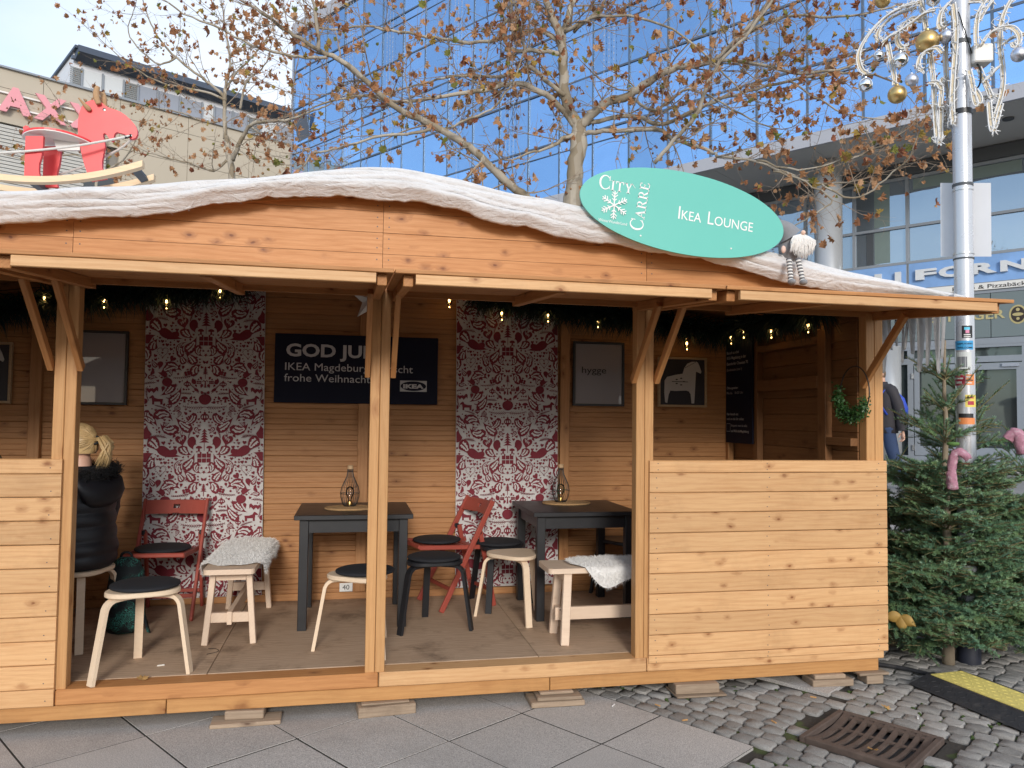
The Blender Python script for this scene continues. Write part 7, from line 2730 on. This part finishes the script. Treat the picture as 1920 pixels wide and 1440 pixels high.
LS = [L_([(423, 260), (421, 200), (424, 160), (431, 120), (428, 85), (420, 40)], 8, 3, D2, D2), L_([(436, 300), (446, 275), (458, 250), (475, 232), (505, 227), (545, 224), (580, 210), (610, 200)], 9, 3, D2, 14.5),
      L_([(424, 185), (395, 158), (365, 135), (330, 108), (300, 75), (283, 45), (270, 10)], 6, 2, D2, 14.8), L_([(424, 188), (385, 172), (340, 165), (290, 150), (240, 120), (200, 85)], 5, 1.5, D2, 14.6),
      L_([(450, 205), (455, 175), (465, 150), (490, 130), (505, 105)], 5, 2, D2, 15.0), L_([(424, 170), (440, 140), (470, 110), (500, 70), (520, 40)], 5, 2, D2, 15.4),
      L_([(428, 300), (400, 320), (370, 310), (330, 300), (290, 290), (255, 275)], 5, 1.5, D2, 14.8), L_([(425, 220), (390, 230), (350, 215), (310, 205), (270, 200)], 4, 1.5, D2, 14.9),
      L_([(470, 235), (500, 260), (540, 270), (590, 285)], 4, 1.5, D2, 14.8), L_([(430, 260), (460, 290), (500, 300), (540, 310)], 4, 1.5, D2, 15.2), L_([(330, 108), (300, 120), (265, 95), (240, 60), (250, 20)], 4, 1.5, 15.0, 14.6)]
NL2 = plane_tree('slender plane tree with brown leaves before the beige building at the left', LS, D2, 8, .075, .24, 0, 1.0, .7, 1.2, [(440, 420, 14), (437, 360, 13), (434, 320, 12), (428, 285, 10), (424, 255, 9)])
LS3 = [L_([(180, 340), (176, 300), (150, 260), (120, 215), (110, 190)], 4, 1.5, 19, 18.5), L_([(178, 300), (200, 270), (205, 230), (190, 200)], 4, 1.5, 19, 18.8), L_([(180, 330), (230, 300), (250, 270), (262, 240)], 4, 1.5, 19, 18.5), L_([(178, 310), (140, 290), (60, 300), (10, 290)], 3, 1.5, 19, 18.5)]
NL3 = plane_tree('thin young plane tree half hidden behind the red moose', LS3, 19, 12, .11, .3, 0, 1.0, .7, .9, [(184, 420, 7), (182, 370, 6), (180, 330, 5)])

# ------------------------------------------------------------------ glass office building at the right
A1 = radians(35.7)
BD = Vector((sin(A1), -cos(A1), 0))       # along the front, towards the viewer's right
BN = Vector((cos(A1), sin(A1), 0))        # into the building
C1, C2 = 16.50, 18.884
bp = lambda s, c, z: BD * s + BN * c + Vector((0, 0, z))
BM = Matrix((BD, BN, Vector((0, 0, 1)))).transposed()
gb_ = thing('office_building', 'glass fronted office building with grey overhang mirroring blue sky behind the tree', 'building', bp(-12, 18, .6), wld=True)
GLB = glassy('blue_mirror_glass', (0.36, 0.575, 0.87), .015, .92, .07, .9)
GLS = glassy('shop_glass', (0.34, 0.40, 0.46), .02, .75, .03, .8)
GLD = glassy('dark_shop_glass', (0.10, 0.125, 0.13), .03, .5, .02, .8)
GLG = flat('grey_green_panel', (0.16, 0.21, 0.20), .4, var=.08)
ALU = flat('grey_aluminium', (0.36, 0.39, 0.45), .4, metal=.4, var=.05)
ALUD = flat('dark_mullion', (0.10, 0.125, 0.17), .45, metal=.3, var=.1)
FASC = flat('fascia_grey', (0.40, 0.41, 0.45), .45, metal=.15, var=.04, scale=1)
SOFF = flat('soffit_grey', (0.46, 0.455, 0.44), .7, var=.05, scale=1)
MB().box(bp(-12.2, C1 + 5.3, 12.6), (30.5, 10.0, 9.9), BM).build('wall', DGREY, gb_)
ZL = [7.80, 9.32, 10.87, 12.40, 13.94, 15.5, 17.0]
S0, DS = -27.49, 1.1655
_pm = {}
for i in range(26):
    for k in range(len(ZL) - 1):
        h = ZL[k + 1] - ZL[k]
        key = round(h, 2)
        if key not in _pm:
            _pm[key] = MB().box((0, 0, 0), (DS - .055, .02, h - .055)).mesh('window_pane', GLB)
        c_ = bp(S0 + DS * (i + .5), C1, (ZL[k] + ZL[k + 1]) / 2)
        inst('window_pane', _pm[key], gb_, c_, BM @ Matrix.Rotation(rnd(-.022, .022), 3, 'Z') @ Matrix.Rotation(rnd(-.022, .022), 3, 'X'))
mm = MB().box((0, 0, 0), (.05, .05, 9.3)).mesh('mullion', flat('mullion_grey', (.09, .125, .18), .4, metal=.2, var=.06))
for i in range(27):
    inst('mullion', mm, gb_, bp(S0 + DS * i, C1 - .012, 12.42), BM)
tm = MB().box((0, 0, 0), (DS * 26, .05, .05)).mesh('transom', ALUD)
for z in ZL[1:]:
    inst('transom', tm, gb_, bp(S0 + DS * 13, C1 - .008, z), BM)
for z in (9.0, 12.1, 15.2):
    inst('transom', MB().box((0, 0, 0), (DS * 26, .03, .022)).mesh('transom', ALUD), gb_, bp(S0 + DS * 13, C1 - .014, z), BM)
MB().box(bp(-27.56, C1 + .9, 12.6), (.10, 1.9, 9.9), BM).build('corner_post', ALU, gb_)
MB().box(bp(-12.2, C1 + .4, 17.27), (30.8, 1.0, .50), BM).build('parapet_cap', FASC, gb_)
# tilted vent panes seen open
for s, z in ((-26.9, 13.1),):
    q = MB().box(bp(s + .25, C1 - .12, z - .08), (.9, .03, 1.2), BM @ Matrix.Rotation(.22, 3, 'X'))
    q.build('open_vent', ALUD, gb_)
# overhang
for k in range(9):
    s = -27.4 + k * 3.5
    MB().box(bp(s + 1.74, C1 - .06, 7.645), (3.485, .16, .29), BM).build('fascia_panel', FASC, gb_)
for k in range(7):
    s = -13.4 + k * 2.33
    MB().box(bp(s + 1.16, (C1 + C2) / 2, 7.52), (2.32, C2 - C1 + .1, .05), BM).build('soffit_panel', SOFF, gb_)
    MB().lathe([(.10, 0), (.10, .03), (.085, .03)], 20, bp(s + 1.16, C1 + .8, 7.466)).build('downlight', DGREY, gb_)
for cx, c, r_ in ((1553, 17.6, .30), (1668, 18.25, .24)):
    r0 = ray(cx, 420 if cx < 1600 else 760)
    p = CAMP + r0 * ((c - CAMP.dot(BN)) / r0.dot(BN))
    MB().lathe([(r_, .55), (r_, 7.5 if r_ > .27 else 3.25)], 40, (p.x, p.y, 0)).build('column', flat('column_grey', (.40, .42, .44), .35, metal=.3, var=.04), gb_, True)
# shop front
MB().box(bp(-5.5, C2 + .35, 4.0), (18.0, .5, 7.0), BM).build('shop_wall', DGREY, gb_)
rows = [(5.22, 6.0), (6.06, 7.12)]
for i in range(-7, 4):
    s0 = -5.17 + 1.172 * i
    for k, (z0, z1) in enumerate(rows):
        m_ = GLS
        if i == -1:
            m_ = GLS
        MB().box(bp(s0 + .586, C2, (z0 + z1) / 2), (1.112, .03, z1 - z0), BM @ Matrix.Rotation(rnd(-.006, .006), 3, 'Z')).build('window_pane', m_, gb_)
    MB().box(bp(s0, C2 - .03, 6.17), (.06, .09, 2.0), BM).build('mullion', GREYW, gb_)
MB().box(bp(-5.72, C2 - .017, 5.62), (.34, .006, .74), BM).build('blind_panel', GLG, gb_)
MB().box(bp(-5.72, C2 - .017, 6.6), (.34, .006, 1.0), BM).build('blind_panel', GLG, gb_)
MB().box(bp(-5.99, C2 - .0175, 5.62), (.16, .006, .74), BM).build('blind_panel', DGREY, gb_)
MB().box(bp(-4.0, C2 - .018, 6.98), (2.1, .006, .25), BM).build('blind_panel', GLG, gb_)
for z, h in ((6.03, .06), (5.19, .06), (7.15, .07)):
    MB().box(bp(-7.1, C2 - .028, z), (14.6, .08, h), BM).build('transom', GREYW, gb_)
MB().box(bp(-7.1, C2 - .06, 7.33), (14.6, .16, .28), BM).build('head_panel', DGREY, gb_)
SIGNB = flat('sign_sky_blue', (.20, .36, .66), .4, var=.45, scale=1.2)
for a, b in ((-8.7, -5.20), (-5.14, -1.7)):
    MB().box(bp((a + b) / 2, C2 - .04, 4.87), (b - a, .04, .58), BM).build('sign_panel', SIGNB, gb_)
    MB().box(bp((a + b) / 2, C2 - .045, 4.87), (b - a + .05, .02, .62), BM).build('sign_frame', GREYW, gb_)
MB().box(bp(-4.8, C2 - .075, 4.485), (5.6, .03, .145), BM).build('sign_strip', WHITE, gb_)
MB().box(bp(-7.1, C2 - .02, 4.4), (14.6, .06, .12), BM).build('transom', GREYW, gb_)
GRP = flat('grey_green_fascia', (.15, .19, .20), .5, var=.06, scale=1)
for k in range(6):
    MB().box(bp(-10.2 + k * 1.9, C2 - .03, 3.86), (1.885, .05, .94), BM).build('front_panel', GRP, gb_)
MB().box(bp(-5.5, C2 - .04, 3.31), (11.6, .08, .13), BM).build('transom', GREYW, gb_)
bt2 = lambda s, z, d=.08: frame_mat(bp(s, C2 - d, z), BD, (0, 0, 1))
LETG = flat('letter_grey', (.62, .65, .68), .4)
for ch, s0, w_ in (('C', -6.95, .5), ('A', -6.42, .5), ('L', -5.86, .38), ('I', -5.42, .12), ('F', -4.99, .42), ('O', -4.52, .54), ('R', -3.91, .5), ('N', -3.35, .5), ('I', -2.76, .12), ('A', -2.56, .5)):
    fit_text(MB(), ch, bt2(s0, 4.77, .10), w_, .235, bold=.045, depth=.035).build('sign_letter', LETG, gb_, fix=False)
mb = MB()
fit_text(mb, 'Bistro & Pizzabäcker', bt2(-4.26, 4.437, .093), 1.52, .085, bold=.01)
mb.build('strip_lettering', INK, gb_, fix=False)
mb = MB()
fit_text(mb, 'OETTINGER', bt2(-5.05, 3.785, .06), 1.76, .185, bold=.018, depth=.01)
mb.build('gold_lettering', flat('gold_letter', (.55, .47, .24), .4, metal=.4), gb_, fix=False)
q = MB()
ov = lambda a, b, d: [bp(-3.06 + a * cos(t_), C2 - d, 3.84 + b * sin(t_)) for t_ in [2 * pi * i / 28 for i in range(28)]]
q.poly(ov(.16, .2, .06))
q.build('brand_oval', flat('oval_gold', (.5, .42, .2), .4, metal=.4), gb_)
MB().poly(ov(.125, .165, .063)).build('brand_oval_field', flat('oval_brown', (.03, .02, .015), .5), gb_)
for z, a, b in ((3.84, .1, .035), (3.94, .035, .035), (3.75, .03, .03)):
    MB().poly([bp(-3.06 + a * cos(t_), C2 - .066, z + b * sin(t_)) for t_ in [2 * pi * i / 16 for i in range(16)]]).build('brand_mark', flat('oval_gold2', (.5, .42, .2), .4, metal=.4), gb_)
# glazed doors below
MB().box(bp(-5.5, C2 + .05, 1.95), (11.6, .05, 2.6), BM).build('glass_wall', GLD, gb_)
for s, z0, z1, w_ in ((-8.3, .62, 3.28, .09), (-7.0, .62, 3.28, .09), (-5.75, .62, 3.28, .07), (-5.13, .62, 3.28, .12), (-2.95, .62, 3.28, .10), (-4.03, .7, 2.86, .14), (-1.6, .62, 3.28, .1)):
    MB().box(bp(s, C2 - .02, (z0 + z1) / 2), (w_, .1, z1 - z0), BM).build('door_frame', GREYW, gb_)
for z, h, d in ((2.93, .13, -.021), (.72, .20, -.022), (3.22, .08, -.023)):
    MB().box(bp(-5.0, C2 + d, z), (7.4, .1, h), BM).build('door_rail', GREYW, gb_)
for s0, s1 in ((-5.05, -4.1), (-3.96, -3.0)):
    for a, b, c_, e_ in ((s0, s1, 2.70, 2.84), (s0, s1, .83, 1.04), (s0, s0 + .10, 1.04, 2.70), (s1 - .10, s1, 1.04, 2.70)):
        MB().box(bp((a + b) / 2, C2 - .05, (c_ + e_) / 2), (b - a, .06, e_ - c_ - .001), BM).build('door_leaf_bar', GREYW, gb_)
    for z in (1.0, 1.6, 2.6):
        MB().box(bp(s0 - .03, C2 - .085, z), (.05, .03, .12), BM).build('hinge', STEEL, gb_)
MB().box(bp(-3.2, C2 - .09, 2.79), (.3, .06, .07), BM).build('door_closer', ALU, gb_)
# entrance steps with yellow edges
STEP = granite('step_stone', (.30, .29, .28), scale=160, spread=.15)
t = thing('entrance_steps', 'grey stone steps with yellow edge lines before the glass doors', 'steps', (14, 16, .5), wld=True)
for k, (c_, z) in enumerate(((C2 - 2.6, .59), (C2 - 1.55, .66))):
    MB().box(bp(-5.5, (c_ + C2 + .3) / 2, z - .1), (13 - k, C2 + .3 - c_, .2), BM).build('step', STEP, t)
    MB().box(bp(-5.5, c_ + .05, z + .002), (13 - k, .09, .006), BM).build('yellow_edge', flat('step_yellow', (.7, .52, .04), .6), t)
# light strands down the glass front
LSTR = flat('strand_white', (.34, .38, .46), .5)
t = thing('light_curtain', 'thin vertical light strands hanging down the blue glass front', 'light curtain', bp(-18, C1 - .1, 12), wld=True)
for s in (-24.0, -21.6, -18.1, -15.8, -12.2, -8.9):
    mb = MB()
    for k in range(3):
        a = s + .25 + k * .16
        z1, z0 = 17.0, 17.0 - rnd(6.5, 8.8)
        mb.box(bp(a, C1 - .07, (z0 + z1) / 2), (.006, .006, z1 - z0), BM)
        z = z0
        while z < z1:
            mb.box(bp(a, C1 - .075, z), (.022, .014, .04), BM)
            z += .17
    mb.build('strand', LSTR, t, kind='stuff')

# ------------------------------------------------------------------ beige building at the left
A2 = radians(31)
LE = Vector((cos(A2), sin(A2), 0))
LN = Vector((-sin(A2), cos(A2), 0))
CL = 42.6
LK = 1.5                                   # scales the building about the eye, so the glass front does not mirror it


def lp(s, c, z):
    return LE * s * LK + LN * (CL + c * LK) + Vector((0, 0, EYE + (z - EYE) * LK))


class LMB(MB):
    def box(s, c, d, M=None, ch=0.0):
        return MB.box(s, c, tuple(q * LK for q in d), M, ch)


LMx = Matrix((LE, LN, Vector((0, 0, 1)))).transposed()
lb_ = thing('cinema_building', 'beige panelled building with pink roof letters and dark glazed attic at the left', 'building', LE * 9 + LN * 47 + Vector((0, 0, .5)), wld=True)
BEI = flat('beige_panel', (.44, .395, .32), .8, var=.05, scale=.6, dirt=((.25, .23, .19), .35))
LAM = flat('pale_lamella', (.62, .62, .60), .55, var=.04)
LMB().box(lp(4, 4.2, 6.0), (20.6, 8.0, 12.2), LMx).build('wall', flat('wall_core', (.25, .24, .22), .9), lb_)
for i in range(9):
    s0 = -6.2 + i * 2.3
    if s0 > 14:
        break
    w_ = min(2.285, 13.95 - s0)
    for z0, z1 in ((11.73, 12.33), (10.62, 11.715)) + (((9.6, 10.605), (8.3, 9.585)) if s0 > 6.4 else ()):
        LMB().box(lp(s0 + w_ / 2, 0, (z0 + z1) / 2), (w_, .12, z1 - z0), LMx).build('facade_panel', BEI, lb_)
mb = LMB()
for k in range(46):
    z = 10.52 - k * .115
    mb.box(lp(.2, -.02, z), (14.0 if z > 8.3 else 27.5, .06, .075), LMx @ Matrix.Rotation(.5, 3, 'X'))
mb.build('lamella_cladding', LAM, lb_, kind='stuff')
LMB().box(lp(7.0, -.07, 9.1), (.9, .1, .9), LMx).build('vent_opening', DGREY, lb_)
LMB().box(lp(4.0, .0, 12.36), (20, .3, .06), LMx).build('roof_edge', GREYW, lb_)
# attic storey
LMB().box(lp(10.2, 3.05, 12.95), (8.1, 6.0, 1.3), LMx).build('attic_wall', flat('attic_white', (.62, .64, .68), .6), lb_)
NVY = flat('roof_navy', (.045, .06, .09), .5)
LMB().box(lp(10.2, 2.9, 13.58), (8.25, 6.6, .09), LMx).build('attic_roof', NVY, lb_)
LMB().box(lp(10.23, -.28, 13.42), (8.15, .5, .26), LMx @ Matrix.Rotation(-.35, 3, 'X')).build('eave', NVY, lb_)
LMB().box(lp(10.2, -.1, 13.30), (8.3, .16, .10), LMx).build('gutter', ALUD, lb_)
PANEA = flat('attic_glass', (.55, .58, .60), .25, var=.05)
PANG = flat('attic_grey_panel', (.27, .30, .36), .5, var=.05)
LOU = flat('louvre_grey', (.30, .32, .33), .6)
for a, b, k in ((6.05, 6.36, 'l'), (6.40, 7.0, 'w'), (7.06, 7.66, 'w'), (7.72, 8.12, 'l'), (8.18, 8.78, 'g'), (8.84, 9.55, 'g'), (9.6, 10.35, 'g'), (10.4, 10.8, 'w'), (10.85, 11.5, 'g'), (11.55, 12.1, 'g'), (12.15, 12.6, 'l'), (12.65, 13.3, 'w'), (13.35, 13.95, 'g')):
    if k == 'l':
        mb = LMB()
        for q in range(9):
            mb.box(lp((a + b) / 2, .02, 12.47 + q * .068), (b - a, .05, .04), LMx @ Matrix.Rotation(.5, 3, 'X'))
        mb.build('louvre', LOU, lb_, kind='stuff')
    else:
        LMB().box(lp((a + b) / 2, .03, 12.73), (b - a, .05, .62), LMx).build('window' if k == 'w' else 'attic_panel', PANEA if k == 'w' else PANG, lb_)
    LMB().box(lp(b + .03, .0, 12.73), (.05, .10, .66), LMx).build('attic_post', GREYW, lb_)
LMB().box(lp(10.0, -.01, 12.41), (8.0, .10, .05), LMx).build('attic_sill', GREYW, lb_)
PINKL = flat('pink_letter', (.70, .30, .34), .45, var=.06)
for ch, s0, w_ in (('M', 2.85, 1.05), ('A', 4.05, .92), ('X', 5.02, .92), ('X', 6.0, .92)):
    fit_text(LMB(), ch, frame_mat(lp(s0, -.22, 10.97), LE, (0, 0, 1)), w_ * LK, .82 * LK, bold=.05, depth=.06).build('roof_letter', PINKL, lb_, fix=False)
for z in (11.12, 11.55):
    LMB().box(lp(4.9, -.12, z), (4.6, .05, .05), LMx).build('letter_rail', WHITE, lb_)

# ------------------------------------------------------------------ unseen stalls added across the square: for reflections and to block low sky light
TARP = flat('stall_roof_grey', (.09, .09, .11), .7)
for k, (x, lab) in enumerate(((-10.2, 'unseen brown market stall added across the square at the far left, blocking low sky'), (-5.0, 'brown market stall added behind the viewer, mirrored in the black framed print by the left banner'), (0.6, 'unseen brown market stall added straight across the square, behind the viewer'), (6.2, 'unseen brown market stall added across the square at the right, behind the viewer'))):
    t = thing('added_stall', lab, 'market stall', (x, -9.5, -.06), wld=True, group='added stalls across the square')
    y0 = -9.5
    MB().box((x, y0 - 1.2, .55), (4.2, 2.4, 1.1)).build('counter', PG, t)
    for sx in (-2.05, 0, 2.05):
        MB().box((x + sx, y0 - .05, 1.7), (.1, .1, 1.2)).build('post', PP, t)
    MB().box((x, y0 - 2.3, 1.75), (4.2, .1, 1.3)).build('back_wall', PI_, t)
    MB().prism([(-2.5, 2.3), (2.5, 2.3), (0, 3.5)], lambda a, b, d: (x + a, d, b), y0 - 2.6, y0 + .45).build('roof', TARP, t)
